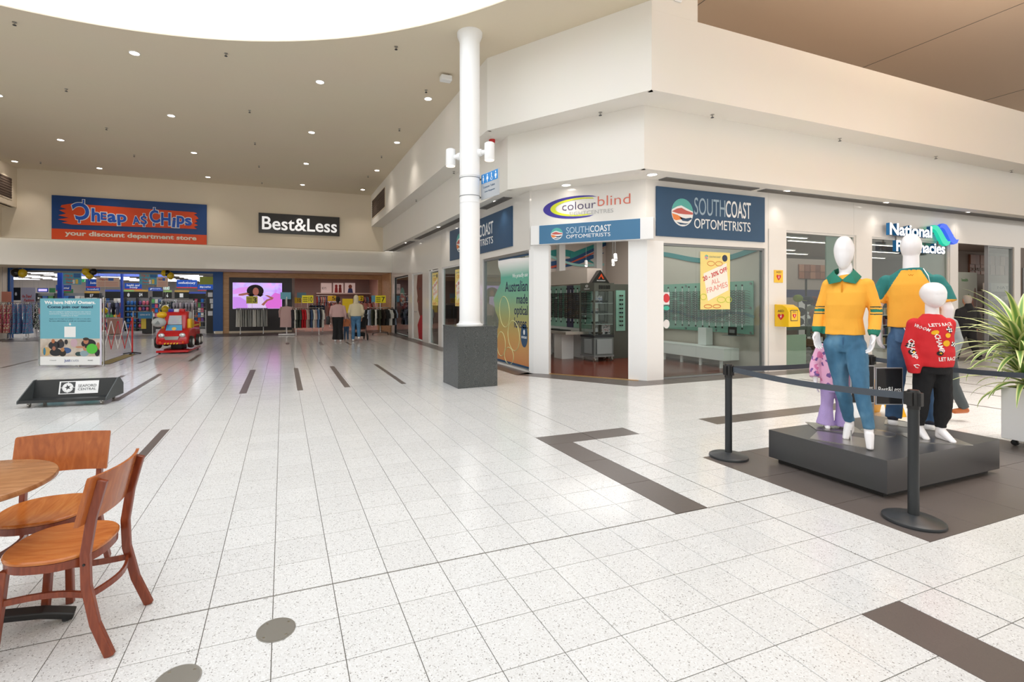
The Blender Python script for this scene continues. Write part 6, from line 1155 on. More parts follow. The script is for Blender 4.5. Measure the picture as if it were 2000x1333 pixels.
for (bx, by, tx, ty, zt, n_, L0) in ((7.45, 2.70, 7.38, 2.74, 1.20, 64, .62), (7.6, 2.6, 7.62, 2.5, 1.05, 34, .55), (7.5, 2.64, 7.42, 2.72, .86, 46, .55)):
    MB().tube([(bx, by, .6), ((bx+tx)/2, (by+ty)/2, (.6+zt)/2), (tx, ty, zt)], .018, 8).build('stem', mat('stem_tan', '#b9a46c', .8, noise_amt=.3, nscale=40), pt)
    for k in range(n_):
        az = k*2.39996+rp.uniform(-.2, .2); f = k/n_; el = .05+1.25*f**1.2+rp.uniform(-.15, .15); L_ = L0*rp.uniform(.8, 1.15); zz = zt-.22+.22*f
        from_mesh('leaf', leaf((tx+(bx-tx)*(1-f)*.2, ty, zz), az, el, L_, rp.uniform(.028, .040), rp.uniform(.8, 1.6)*(1.2-.4*f)), M_LEAF, pt, True)

# ------------------------------------------------------------------ promo trolley, hiring poster, barrier, floor decal
t = thing('promo_trolley', 'low black open tray trolley on castors with the shopping centre plate', 'trolley', (-3.0, 9.12, 0)); O = Vector((-3.0, 9.12, 0))
def L3(x, y, z): return O+Vector((x, y, z))
M_TB = mat('trolley_black', '#26292a', .45); M_TG = mat('trolley_side', '#4c5254', .5)
sp = [(-.3, .07), (-.3, .11), (.1, .355), (.16, .355), (.3, .24), (.3, .07)]
for s in (-.56, .545): MB().poly3([L3(s, a, b) for a, b in sp], (1, 0, 0), .015).build('side_panel', M_TG, t)
MB().box(L3(-.545, -.3, .075), L3(.545, .3, .09)).build('tray', M_TB, t); MB().box(L3(-.545, -.3, .09), L3(.545, -.285, .115)).build('front_lip', M_TB, t); MB().poly3([L3(-.545, .06, .09), L3(-.545, .085, .09), L3(-.545, .145, .35), L3(-.545, .12, .35)], (1, 0, 0), 1.09).build('back_panel', M_TB, t)
a_ = math.atan2(.06, .26)
ft = Fr(L3(0, .06, .09), (1, 0, 0)); ft.z = Vector((0, math.sin(a_), math.cos(a_))); ft.n = ft.x.cross(ft.z)
_fb(ft, -.22, .30, .04, .235, .002, .008).build('name_plate', M_PURE, t); _fb(ft, -.20, -.01, .052, .223, .008, .010).build('emblem_ground', mat('emblem_dark', '#3c3f41', .4), t)
mb = MB(); ft.poly(mb, ell(-.105, .137, .072, .072, 28)+ell(-.105, .137, .06, .06, 28)[::-1], .010, .012); ft.box(mb, -.108, -.102, .052, .223, .010, .0115); ft.box(mb, -.20, -.01, .134, .140, .010, .0115); mb.build('emblem_ring', M_CREAM, t)
mb = MB(); ft.poly(mb, [(-.105+r_*math.cos(a), .142+r_*math.sin(a)) for a, r_ in [(PI/2+k*PI/5+.3, .045 if k % 2 == 0 else .018) for k in range(10)]], .0115, .0135); mb.build('emblem_star', mat('emblem_dark', '#3c3f41'), t); mb = MB(); ft.poly(mb, ell(-.105, .137, .058, .058, 24), .0100, .0113); mb.build('emblem_disc', M_CREAM, t)
letter(MB(), 'SEAFORD', ft, .03, .27, .14, .18, .008, .010).build('lettering', M_DGREY, t); letter(MB(), 'CENTRAL', ft, .03, .27, .09, .125, .008, .010).build('lettering', M_DGREY, t)
for x in (-.46, .46):
    for y in (-.2, .2):
        MB().cyl(L3(x-.012, y, .032), L3(x+.012, y, .032), .032, seg=16).build('castor', M_STEEL, t); MB().box(L3(x-.02, y-.02, .04), L3(x+.02, y+.02, .075)).build('castor_fork', M_STEEL, t)
t.rotation_euler = (0, 0, -.1)
fx = Vector((math.cos(.35), -math.sin(.35), 0)); FPs = Fr((-4.63, 13.98, 0), fx)
t = thing('hiring_poster', 'acrylic stand with a teal hairdresser hiring poster beside the black trolley', 'poster stand', (-4.63, 13.98, 0))
_fb(FPs, -.76, .76, .05, 1.64, -.02, -.004).build('acrylic_sheet', M_ACR, t); _fb(FPs, -.76, -.74, .03, 1.65, -.02, .01).build('edge_post', M_ACR, t); _fb(FPs, .74, .76, .03, 1.65, -.02, .01).build('edge_post', M_STEEL, t)
for v in (.06, .86, 1.63):
    for u_ in (-.75, .75): MB().cyl(FPs.P(u_, v, -.02), FPs.P(u_, v, .02), .014, seg=10).build('stud', M_CHROME, t)
_fb(FPs, -.72, .66, .68, 1.62, 0, .004).build('teal_panel', mat('hire_teal', '#6fb2c3', .5), t); _fb(FPs, -.72, .66, .06, .26, 0, .004).build('footer', M_PURE, t); _fb(FPs, .66, .70, .06, 1.62, 0, .004).build('side_strip', mat('side_lilac', '#d5cfe0', .5), t)
letter(MB(), 'We have NEW Owners.', FPs, -.62, .56, 1.49, 1.57, .004, .008, .035).build('lettering', M_CREAM, t); NV = mat('hire_navy', '#1d3f5c', .5); letter(MB(), 'Come join our team!', FPs, -.55, .50, 1.37, 1.46, .004, .008, .025).build('lettering', NV, t)
for k, (s, c_) in enumerate((('We are looking for qualified hairdressers who want to', 0), ('work hard for their clients. If you are passionate about', 0), ('making it in hair.', 0), ('Apply now through our website or visit us in the salon', 1), ('for more information or email our recruitment team', 1))):
    w_ = .48 if k != 2 else .2; letter(MB(), s, FPs, -.03-w_, -.03+w_, 1.29-k*.045-(.03 if k > 2 else 0), 1.318-k*.045-(.03 if k > 2 else 0), .004, .006).build('small_print', NV if c_ else M_CREAM, t)
_fb(FPs, -.16, .10, .71, .96, .004, .006).build('blank_card', M_PURE, t); mb = MB(); FPs.poly(mb, [(-.03, .985), (-.06, 1.02), (-.04, 1.02), (-.04, 1.05), (-.02, 1.05), (-.02, 1.02), (0, 1.02)], .004, .006); mb.build('arrow', M_CREAM, t)
_fb(FPs, -.72, .66, .26, .68, 0, .003).build('photo_ground', ramp_mat('salon_photo', [(.3, '#d8cfc4'), (.6, '#b8a898'), (.8, '#e6ded4')], nscale=4), t)
def blob2(u, v, ru, rv, c_, nm='photo_figure', k=1, rot=0): mb = MB(); FPs.poly(mb, ell(u, v, ru, rv, 18, rot=rot), .003+.001*k, .004+.001*k); mb.build(nm, mat('ph'+c_[1:], c_, .6), t)
for u, v, ru, rv, c_, k in ((-.4, .52, .13, .1, '#2a2a30', 1), (-.42, .62, .04, .05, '#b5704a', 2), (-.25, .55, .09, .1, '#33333a', 1), (-.24, .63, .04, .04, '#4a3a34', 2), (-.12, .6, .04, .06, '#2c2c30', 1), (.06, .58, .08, .1, '#c7a8b4', 1), (.4, .56, .17, .11, '#24242a', 1), (.34, .62, .06, .07, '#b87a5c', 2), (.34, .67, .07, .035, '#3a2c24', 3),
        (.33, .45, .06, .06, '#c08a6c', 4), (.38, .49, .07, .04, '#2c2420', 5), (.2, .48, .1, .025, '#c08a6c', 4), (.3, .33, .1, .07, '#8fa6b0', 3), (.17, .32, .08, .05, '#2f4a4c', 2), (-.58, .38, .1, .1, '#c9a86c', 1), (-.62, .38, .03, .09, '#3f7f9a', 2), (-.36, .36, .14, .09, '#24262c', 2), (-.4, .45, .04, .05, '#a8705a', 3), (-.12, .4, .12, .07, '#3c5a8c', 1), (-.2, .34, .08, .08, '#2a2420', 3), (-.2, .42, .045, .05, '#b98458', 4), (.62, .5, .04, .09, '#b87a5c', 2), (.6, .36, .06, .1, '#26262c', 2)):
    blob2(u, v, ru, rv, c_, k=k)
blob2(.48, .44, .13, .12, '#55c040', 'green_roundel', 6)
letter(MB(), 'just', FPs, -.16, -.02, .115, .2, .004, .007, .01).build('lettering', mat('just_blue', '#2d3f8c', .4), t); letter(MB(), 'cuts', FPs, -.01, .17, .14, .19, .004, .007).build('lettering', mat('just_grey', '#9aa0b0', .4), t); letter(MB(), 'AWARD', FPs, .38, .5, .155, .18, .004, .006).build('lettering', M_BLACK, t); letter(MB(), '41 Commercial Rd', FPs, -.5, -.35, .16, .18, .004, .006).build('small_print', M_GREY, t)
MB().lathe([(.34, 0), (.34, .012), (.05, .02)], 32, FPs.P(.15, 0, -.01)).build('base', M_STEEL, t); MB().cyl(FPs.P(.15, .01, -.03), FPs.P(.15, .5, -.03), .02).build('stem', M_STEEL, t)
t = thing('folding_barrier', 'red and white folding lattice barrier with a black foot behind the hiring poster', 'barrier', (-4.5, 16.9, 0))
for k in range(6):
    x0 = -5.15+k*.165; M1, M2 = (M_RED, M_PURE) if k % 2 else (M_PURE, M_RED)
    MB().tube([(x0, 16.88, .16), (x0+.165, 16.88, .98)], 0, flat=(.012, .035), up=(0, 1, 0)).build('slat', M1, t); MB().tube([(x0, 16.91, .98), (x0+.165, 16.91, .16)], 0, flat=(.012, .035), up=(0, 1, 0)).build('slat', M2, t)
MB().cyl((-4.14, 16.9, .04), (-4.14, 16.9, 1.08), .022).build('post', M_RED, t)
for a in (0, PI/2): MB().tube([(-4.14-.22*math.cos(a), 16.9-.22*math.sin(a), .015), (-4.14, 16.9, .05), (-4.14+.22*math.cos(a), 16.9+.22*math.sin(a), .015)], 0, flat=(.05, .025)).build('foot', M_BLACK, t)
t = thing('floor_decal', 'yellow and black striped warning strip on the floor left of the coin ride', 'floor marking', (-4.15, 15.6, .002)); MB().box((-4.32, 14.35, .001), (-3.98, 16.8, .003)).build('strip', mat('decal_dark', '#4a4438', .5), t)
for k in range(12): MB().prism([(-4.28, 14.45+k*.195), (-4.02, 14.52+k*.195), (-4.02, 14.60+k*.195), (-4.28, 14.53+k*.195)], .003, .004).build('stripe', mat('decal_yellow', '#b8a430', .5), t)

# ------------------------------------------------------------------ coin-operated ride
t = thing('coin_ride', 'red and yellow toy truck coin ride on a red base by the store portal', 'ride', (-3.0, 17.1, 0)); O = Vector((-3.0, 17.1, 0))
def bx(a, b, nm, m, bv=.03, par=None): return MB().box(O+Vector(a), O+Vector(b)).build(nm, m, par or t, bevel=bv, smooth=True, seg=3)
bx((-.42, -.62, .04), (.42, .95, .10), 'base_plate', M_RED, .01)
for x in (-.36, .36):
    for y in (-.5, .8): MB().cyl(O+Vector((x, y, 0)), O+Vector((x, y, .04)), .03).build('rubber_foot', M_BLACK, t)
bx((-.15, -.2, .10), (.15, .4, .3), 'rocker_column', M_BLACK, .02)
mb = MB(); prof = [(-.66, .28), (-.68, .42), (-.62, .55), (-.5, .66), (-.3, .74), (.0, .76), (.9, .70), (.95, .3), (.4, .25)]
mb.poly3([O+Vector((-.42, a, b)) for a, b in prof], (1, 0, 0), .84); mb.build('lower_body', M_RED, t, bevel=.06, smooth=True, seg=4)
mb = MB(); prof = [(-.36, .7), (-.2, 1.18), (-.1, 1.24), (.25, 1.24), (.32, 1.16), (.34, .7)]; mb.poly3([O+Vector((-.30, a, b)) for a, b in prof], (1, 0, 0), .60); cab = mb.build('cab', M_RED, t, bevel=.05, smooth=True, seg=4)
wf = Fr(O+Vector((0, -.40, .70)), (1, 0, 0)); th = math.atan2(.16, .48); wf.z = Vector((0, math.sin(th), math.cos(th))); wf.n = wf.x.cross(wf.z)
mb = MB(); wf.poly(mb, [(-.19, .16), (.19, .16), (.16, .44), (-.16, .44)], .0, .012); mb.build('windscreen', mat('screen_print', '#c9cdd6', .2, noise_amt=.5, nscale=9), t); mb = MB(); wf.poly(mb, [(-.22, -.06), (.22, -.06), (.2, .14), (-.2, .14)], .02, .04); mb.build('bonnet_panel', mat('bonnet_blue', '#3f9ed0', .3), t); mb = MB(); wf.poly(mb, ell(0, .02, .06, .05, 16), .04, .046); mb.build('badge', M_YEL, t)
for k, (x, c_) in enumerate(((-.17, '#2a2aa8'), (-.02, '#e8e8ee'), (.13, '#c8171c'))): bx((x-.07, -.12, 1.22), (x+.07, .06, 1.32), 'roof_light', mat('rl'+c_[1:], c_, .25, coat=.3), .02)
mb = MB(); mb.ball(O+Vector((-.36, -.55, .93)), (.19, .10, .14), 20, 12); mb.build('wing_mirror', mat('mirror_grey', '#b8bcbc', .35, coat=.2), t, smooth=True); fm = Fr(O+Vector((-.36, -.655, .93)), (1, 0, 0)); mb = MB(); fm.poly(mb, [(-.08, -.05), (.06, -.05), (.0, .06)], -.01, .004); mb.build('mirror_mark', mat('mirror_dark', '#8a8f90', .4), t)
mb = MB(); mb.ball(O+Vector((-.38, -.2, 1.14)), (.14, .12, .10), 16, 10); mb.build('yellow_horn', M_YEL, t, smooth=True)
bx((.27, -.2, .55), (.40, .22, 1.02), 'side_guard', M_YEL, .04); bx((-.40, -.2, .55), (-.27, .22, 1.02), 'side_guard', M_YEL, .04); mb = MB(); mb.ball(O+Vector((.30, .12, 1.08)), (.07, .16, .15), 16, 10); mb.build('seat_back', mat('mirror_grey', '#b8bcbc'), t, smooth=True)
mb = MB(); mb.poly3([O+Vector((-.38, .38, .62)), O+Vector((-.38, .34, .95)), O+Vector((-.38, 1.0, .88)), O+Vector((-.38, .95, .6))], (1, 0, 0), .76); mb.build('tipper_bed', M_RED, t, bevel=.02)
bx((-.38, .36, .78), (.40, .98, .82), 'bed_stripe', M_YEL, .005)
for x, s in ((-.43, -1), (.43, 1)):
    for y in (-.36, .42, .76):
        w_ = MB().lathe([(.09, -.07), (.17, -.06), (.18, -.02), (.18, .04), (.16, .07), (.09, .07)], 28, O+Vector((x, y, .33)), (1, 0, 0)).build('wheel', M_BLACK, t, smooth=True); MB().lathe([(.10, .072*s), (.09, .085*s), (.03, .09*s)], 20, O+Vector((x, y, .33)), (1, 0, 0)).build('hub', M_PURE, w_)
for x in (-.27, .27):
    mb = MB(); mb.ball(O+Vector((x, -.645, .55)), (.085, .05, .07), 16, 10); mb.build('headlight', mat('lamp_silver', '#e0e4ea', .1, .6), t, smooth=True); mb = MB(); mb.ball(O+Vector((x*1.1, -.68, .34)), (.04, .03, .04), 12, 8); mb.build('fog_lamp', M_ORA, t, smooth=True)
ff = Fr(O+Vector((0, -.68, 0)), (1, 0, 0)); mb = MB(); ff.poly(mb, [(-.16, .42), (.16, .42), (.2, .52), (-.2, .52)], 0, .02); mb.build('grille', M_STEEL, t); _fb(ff, -.3, .3, .29, .34, -.03, .012).build('bumper_strip', M_RED, t, bevel=.01)
for k in range(5): mb = MB(); ff.poly(mb, [(-.2+k*.08, .29), (-.16+k*.08, .29), (-.14+k*.08, .335), (-.18+k*.08, .335)], .012, .018); mb.build('chevron', M_YEL, t)
for x in (-.24, .24): letter(MB(), 'FUN', Fr(O+Vector((0, -.45, 0)), (1, 0, 0)), x-.06, x+.06, .70, .74, -.0, .01).build('lettering', M_CREAM, t) if False else None
t.rotation_euler = (0, 0, math.radians(-4))

# ------------------------------------------------------------------ figures: smooth bodies grown from overlapping volumes
def cone(mb, p, r1, q, r2, seg=18, caps=True, sx=1):
    """tapered limb piece from p to q; rounded ends unless caps is False"""
    p, q = Vector(p), Vector(q); d = q-p; L_ = d.length; pr_ = [(r1*.001, -r1)] if caps else []
    if caps:
        for a in (.35, .7, 1.05, 1.35): pr_.append((r1*math.sin(a), -r1*math.cos(a)))
    pr_ += [(r1, 0), (r2, L_)]
    if caps:
        for a in (1.35, 1.05, .7, .35): pr_.append((r2*math.sin(a), L_+r2*math.cos(a)))
        pr_.append((r2*.001, L_+r2))
    return mb.lathe(pr_, seg, p, d)
def loft(mb, rings, seg=26):
    """rings: (x, y, z, rx, ry) stacked upwards"""
    vs = []; fs = []
    for x, y, z, rx, ry in rings:
        for i in range(seg): a = 2*PI*i/seg; vs.append((x+rx*math.cos(a), y+ry*math.sin(a), z))
    for j in range(len(rings)-1):
        for i in range(seg): fs.append((j*seg+i, j*seg+(i+1) % seg, (j+1)*seg+(i+1) % seg, (j+1)*seg+i))
    fs += [list(range(seg))[::-1], [(len(rings)-1)*seg+i for i in range(seg)]]; return mb.add(vs, fs)
def grow(name, mb, m, parent, voxel=.008, smooth=4, wrinkle=0, wfreq=9, paint=None):
    me = mb.mesh('v'); o = bpy.data.objects.new('v', me); C.objects.link(o); r = o.modifiers.new('r', 'REMESH'); r.mode = 'VOXEL'; r.voxel_size = voxel
    s = o.modifiers.new('s', 'SMOOTH'); s.factor = .5; s.iterations = smooth
    dg = bpy.context.evaluated_depsgraph_get(); dg.update(); out = bpy.data.meshes.new_from_object(o.evaluated_get(dg)); bpy.data.objects.remove(o)
    if wrinkle:
        ns = [v.normal.copy() for v in out.vertices]
        for v, n_ in zip(out.vertices, ns):
            c_ = v.co; v.co = c_+n_*wrinkle*(noise.noise(Vector((c_.x*wfreq, c_.y*wfreq, c_.z*wfreq*.6)))+.5*noise.noise(Vector((c_.x*wfreq*2.3+5, c_.y*wfreq*2.3, c_.z*wfreq*1.5))))
    mats = m if isinstance(m, (list, tuple)) else [m]
    out.materials.clear(); ob = from_mesh(name, out, mats, parent, True)
    if paint:
        for p in out.polygons: p.material_index = paint(p.center+OFF[parent])
    return ob
def egg(mb, x, y, z0, z1, rx, ry, chin=.45, fwd=-.03, seg=26):
    """featureless head: narrow rounded chin, full round cranium"""
    n_ = 18; rings = []
    for k in range(n_+1):
        a = PI*k/n_; f = (1-math.cos(a))/2; r_ = math.sin(a)**.8; q = 1-chin*max(0, (.62-f)/.62)**1.3; rings.append((x, y+fwd*max(0, .5-f)*2, z0+(z1-z0)*f, max(.002, rx*r_*q), max(.002, ry*r_*(q*.9+.1))))
    return loft(mb, rings, seg)
def hand(mb, wrist, direction, palm_n, thumb_side, s=1.0, curl=.35):
    """palm, four fingers of unequal length with two bends and a thumb leaving the side of the palm"""
    W = Vector(wrist); d = Vector(direction).normalized(); n = Vector(palm_n); n = (n-d*n.dot(d)).normalized(); b = d.cross(n).normalized()*thumb_side
    for k in (-1, 0, 1): cone(mb, W+d*.01*s+b*k*.012*s, .017*s, W+d*.075*s+b*k*.022*s, .0125*s, 12)
    for k, (off, L_) in enumerate(((.030, .072), (.010, .082), (-.011, .076), (-.031, .060))):
        p = W+d*.082*s+b*off*s; e = 0; dd = d.copy()
        for q, (l_, r_) in enumerate(((.44, .0095), (.32, .0085), (.26, .0075))):
            e += curl*(.6+.5*q); dd = d*math.cos(e)+n*math.sin(e)+b*off*1.2; p2 = p+dd.normalized()*L_*l_*s; cone(mb, p, r_*s, p2, (r_-.0008)*s, 10); p = p2
    t0_ = W+b*.024*s+d*.022*s; t1_ = t0_+(d*.7+b*.75+n*.35).normalized()*.038*s; t2_ = t1_+(d*.95+b*.15+n*.4).normalized()*.032*s; cone(mb, t0_, .013*s, t1_, .010*s, 10); cone(mb, t1_, .010*s, t2_, .008*s, 10)
def foot(mb, ankle, toe, s=1.0, h=.035, w=1.0):
    A, T_ = Vector(ankle), Vector(toe); d = (T_-A); d.z = 0; d.normalize(); side = Vector((-d.y, d.x, 0)); z0 = toe[2]
    heel = Vector((A.x, A.y, 0))-d*.035*s
    cone(mb, A, .036*s, (heel.x+d.x*.02*s, heel.y+d.y*.02*s, max(A.z-.07*s, z0+.03)), .031*s, 14)
    for k in (-1, 0, 1): cone(mb, A-Vector((0, 0, .035*s))+d*.02*s+side*k*.006*s, .031*s, T_-d*.02*s+side*k*.013*s*w+d*(-.012*abs(k))*s+Vector((0, 0, .012*s)), .0145*s, 12)
    cone(mb, (heel.x+d.x*.015*s, heel.y+d.y*.015*s, max(A.z-.075*s, z0+.026*s)), .028*s, T_-d*.07*s+Vector((0, 0, .02*s)), .022*s, 12)

# --- woman mannequin in the long-sleeved gold rugby top (local x = right as seen from the front, front = -y)
MQ = M_MANQ; GOLD = mat('gold_jersey', '#f8b23c', .8, bump=.15, bscale=220); GREEN = mat('bottle_green', '#1f7a63', .75, bump=.15, bscale=220); DARKG = mat('stripe_dark', '#24423a', .8)
DEN = ramp_mat('stretch_denim', [(.25, '#2c5470'), (.5, '#3f6f8f'), (.75, '#6d98b2')], nscale=6, detail=7, rough=.75, scale=(1, 1, .5)); DEN2 = ramp_mat('mid_denim', [(.3, '#223f5e'), (.5, '#33567c'), (.75, '#54799c')], nscale=7, detail=6, rough=.75, scale=(1, 1, .5))
B = .31
t = thing('mannequin', 'white female mannequin in gold rugby top with green collar and slim blue jeans', 'mannequin', (0, 0, B), 'mannequins on the podium')
def Z(z): return B+z
mb = MB(); hx = -.11
egg(mb, hx, .005, Z(1.535), Z(1.838), .077, .102, .34)
cone(mb, (hx+.005, .015, Z(1.60)), .047, (hx+.02, .01, Z(1.45)), .054); loft(mb, [(-.09, .01, Z(1.38), .12, .07), (-.09, .01, Z(1.45), .10, .06), (-.095, .01, Z(1.50), .058, .052)])
loft(mb, [(-.10, 0, Z(.85), .13, .09), (-.10, 0, Z(1.0), .12, .085), (-.09, 0, Z(1.15), .10, .075), (-.09, 0, Z(1.38), .13, .08)])
LS, RS = Vector((-.218, .01, Z(1.405))), Vector((.046, .01, Z(1.405))); LE, RE = Vector((-.285, .03, Z(1.17))), Vector((.108, .02, Z(1.17))); LW, RW = Vector((-.305, -.03, Z(.965))), Vector((.10, -.07, Z(.955)))
for a, b, c_ in ((LS, LE, LW), (RS, RE, RW)): cone(mb, a, .042, b, .034); cone(mb, b, .034, c_, .021)
hand(mb, LW, (.06, -.10, -1), (.5, -.4, 0), 1, .98, .25); hand(mb, RW, (-.12, -.1, -1), (-.6, -.3, 0), -1, .98, .25)
LH, RH = Vector((-.175, 0, Z(.86))), Vector((-.03, -.01, Z(.86))); LK, RK = Vector((-.13, .02, Z(.50))), Vector((.025, -.10, Z(.49))); LA, RA = Vector((-.085, .125, Z(.15))), Vector((.075, -.12, Z(.155)))
cone(mb, LK, .05, LA, .03); cone(mb, RK, .05, RA, .03); foot(mb, LA, (-.115, .035, Z(.005)), .95); foot(mb, RA, (.095, -.205, Z(.005)), .95)
grow('body', mb, MQ, t, .0055, 3)
mb = MB(); loft(mb, [(-.10, 0, Z(.80), .105, .085), (-.10, .0, Z(.87), .138, .105), (-.10, 0, Z(.95), .130, .098), (-.10, 0, Z(1.03), .112, .088)])
for h_, k_, a_ in ((LH, LK, LA), (RH, RK, RA)):
    kn = k_; cone(mb, h_, .087, h_.lerp(kn, .5), .073); cone(mb, h_.lerp(kn, .5), .073, kn, .056); cone(mb, kn, .056, kn.lerp(a_, .35), .055); cone(mb, kn.lerp(a_, .35), .055, a_+Vector((0, 0, .01)), .041, caps=False)
tr = grow('jeans', mb, DEN, t, .008, 3, .0075, 13); MB().tube([(-.102, -.108, Z(.935)), (-.102, -.110, Z(.90)), (-.104, -.096, Z(.84))], .003, 5).build('fly_seam', DEN2, t)
mb = MB(); loft(mb, [(-.113, -.0, Z(.955), .158, .108), (-.112, 0, Z(1.0), .152, .106), (-.11, -.005, Z(1.1), .138, .104), (-.10, -.012, Z(1.22), .148, .115), (-.09, -.005, Z(1.33), .150, .112), (-.087, .005, Z(1.40), .138, .09), (-.089, .01, Z(1.435), .115, .076), (-.092, .012, Z(1.465), .082, .068), (-.095, .012, Z(1.49), .058, .058)])
for a, b, c_ in ((LS, LE, LW), (RS, RE, RW)): cone(mb, a-Vector((0, 0, .006)), .056, b, .050); cone(mb, b, .049, b.lerp(c_, .8), .043); cone(mb, b.lerp(c_, .8), .045, c_+Vector((0, 0, .005)), .034, caps=False)
def ptop(c_):
    z = c_.z-B
    for w_ in (LW, RW):
        if (Vector((c_.x, c_.y))-Vector((w_.x, w_.y))).length < .075 and z < w_.z-B+.058 and z < 1.05: return 1
    if c_.x < -.245 or c_.x > .075:
        if 1.158 < z < 1.184: return 1
        if 1.198 < z < 1.207 or 1.136 < z < 1.145: return 2
    return 0
sh = grow('rugby_top', mb, [GOLD, GREEN, DARKG], t, .0045, 5, .007, 9, ptop)
# collar: two folded wings and a stand
for s in (-1, 1):
    P_ = [(hx+.0, -.075, Z(1.44)), (hx+s*.055, -.062, Z(1.495)), (hx+s*.072, .0, Z(1.53)), (hx+s*.055, .06, Z(1.545)), (hx, .078, Z(1.548))]
    Q_ = [(hx+s*.012, -.098, Z(1.425)), (hx+s*.095, -.098, Z(1.405)), (hx+s*.125, -.01, Z(1.465)), (hx+s*.085, .085, Z(1.49)), (hx, .098, Z(1.492))]
    vs = [Vector(p) for p in P_+Q_]+[Vector(p)+Vector((0, 0, .006)) for p in P_+Q_]; n_ = 5; fs = []
    for k in range(4): fs += [(k, k+1, n_+k+1, n_+k), (10+k, 10+n_+k, 10+n_+k+1, 10+k+1)]
    ed = [0, 1, 2, 3, 4, 9, 8, 7, 6, 5]; fs += [(ed[k], ed[(k+1) % 10], 10+ed[(k+1) % 10], 10+ed[k]) for k in range(10)]
    MB().add(vs, fs).build('collar', GREEN, t, smooth=True)
MB().box((hx-.006, -.118, Z(1.33)), (hx+.006, -.108, Z(1.42))).build('placket', mat('gold_dark', '#d98c14', .8), t)
MB().box((-.34, -.14, Z(0)), (.06, .22, Z(.006))).build('base_plate', M_STEEL, t); MB().cyl((-.07, .08, Z(.006)), (-.07, .08, Z(.09)), .008).build('base_spigot', M_CHROME, t)
t.location = (4.735, 2.75, B); t.rotation_euler = (0, 0, math.radians(-66))

# --- male mannequin seen from behind, short-sleeved gold and green top
t = thing('mannequin', 'tall white male mannequin turned away in a gold and green raglan T-shirt and jeans', 'mannequin', (0, 0, B), 'mannequins on the podium')
mb = MB(); hx = .0
egg(mb, hx, .0, Z(1.635), Z(1.93), .086, .112, .35, -.02)
cone(mb, (0, .01, Z(1.72)), .062, (0, .02, Z(1.52)), .066); loft(mb, [(0, .0, Z(1.0), .14, .10), (0, 0, Z(1.2), .14, .10), (0, 0, Z(1.42), .18, .11), (0, .01, Z(1.52), .11, .08), (0, .01, Z(1.58), .065, .06)])
LS, RS = Vector((-.20, .01, Z(1.47))), Vector((.20, .01, Z(1.47))); LE, RE = Vector((-.262, .045, Z(1.18))), Vector((.265, .04, Z(1.18))); LW, RW = Vector((-.245, .01, Z(.93))), Vector((.25, -.01, Z(.93)))
for a, b, c_ in ((LS, LE, LW), (RS, RE, RW)): cone(mb, a-Vector((math.copysign(.02, a.x), 0, .04)), .048, b, .044); cone(mb, b, .044, b.lerp(c_, .3), .043); cone(mb, b.lerp(c_, .3), .043, c_, .028)
hand(mb, LW, (.05, -.05, -1), (.7, -.3, 0), 1, 1.12, .3); hand(mb, RW, (-.05, -.05, -1), (-.7, -.3, 0), -1, 1.12, .3)
for s in (-1, 1): cone(mb, (s*.11, 0, Z(.5)), .05, (s*.13, .03, Z(.12)), .035)
grow('body', mb, MQ, t, .0065, 3)
mb = MB(); loft(mb, [(0, 0, Z(.84), .15, .11), (0, .01, Z(.92), .165, .125), (0, 0, Z(1.02), .155, .115), (0, 0, Z(1.1), .145, .105)])
for s in (-1, 1):
    P_ = [Vector((s*.085, .0, Z(.88))), Vector((s*.11, -.02, Z(.5))), Vector((s*.13, .03, Z(.07)))]; cone(mb, P_[0], .098, P_[0].lerp(P_[1], .5), .088); cone(mb, P_[0].lerp(P_[1], .5), .088, P_[1], .072); cone(mb, P_[1], .072, P_[1].lerp(P_[2], .4), .068); cone(mb, P_[1].lerp(P_[2], .4), .068, P_[2], .062, caps=False)
grow('jeans', mb, DEN2, t, .009, 3, .008, 10)
for s in (-1, 1): MB().add([(s*.03, .122, Z(.97)), (s*.12, .112, Z(.97)), (s*.118, .122, Z(.86)), (s*.075, .130, Z(.84)), (s*.033, .130, Z(.86))], [(0, 1, 2, 3, 4)]).build('back_pocket', DEN2, t)
mb = MB(); loft(mb, [(0, .0, Z(.99), .185, .135), (0, 0, Z(1.06), .182, .134), (0, 0, Z(1.18), .182, .132), (0, .0, Z(1.32), .195, .135), (0, .0, Z(1.42), .205, .130), (0, .008, Z(1.49), .185, .105), (0, .012, Z(1.54), .13, .085), (0, .014, Z(1.585), .082, .078)])
for a, b in ((LS, LE), (RS, RE)): cone(mb, a-Vector((math.copysign(.015, a.x), 0, .02)), .068, a.lerp(b, .35), .067); cone(mb, a.lerp(b, .3), .067, a.lerp(b, .78)+Vector((math.copysign(.012, a.x), 0, 0)), .070, caps=False)
hem = LS.lerp(LE, .78).z
def pman(c_):
    z = c_.z-B; r_ = abs(c_.x); ln = .055+(1.575-z)*.50
    if z > 1.562: return 1
    if r_ > .185 and z < hem-B+.028: return 0
    if r_ > ln+.010 and z > 1.1: return 1
    if r_ > ln and z > 1.1: return 0
    return 0
grow('raglan_shirt', mb, [GOLD, mat('teal_green', '#1f7470', .75)], t, .006, 4, .006, 8, pman)
letter(MB(), 'W', Fr((0, .0, 0), (-1, 0, 0)), -.02, .02, Z(1.50), Z(1.52), .105, .109).build('chest_mark', mat('gold_dark', '#d98c14', .8), t)
MB().tube([(-.09, .05, Z(1.575)), (-.125, .115, Z(1.50)), (-.15, .15, Z(1.36)), (-.155, .145, Z(1.2)), (-.14, .14, Z(1.0))], .004, 6).build('hanging_cord', M_PURE, t)
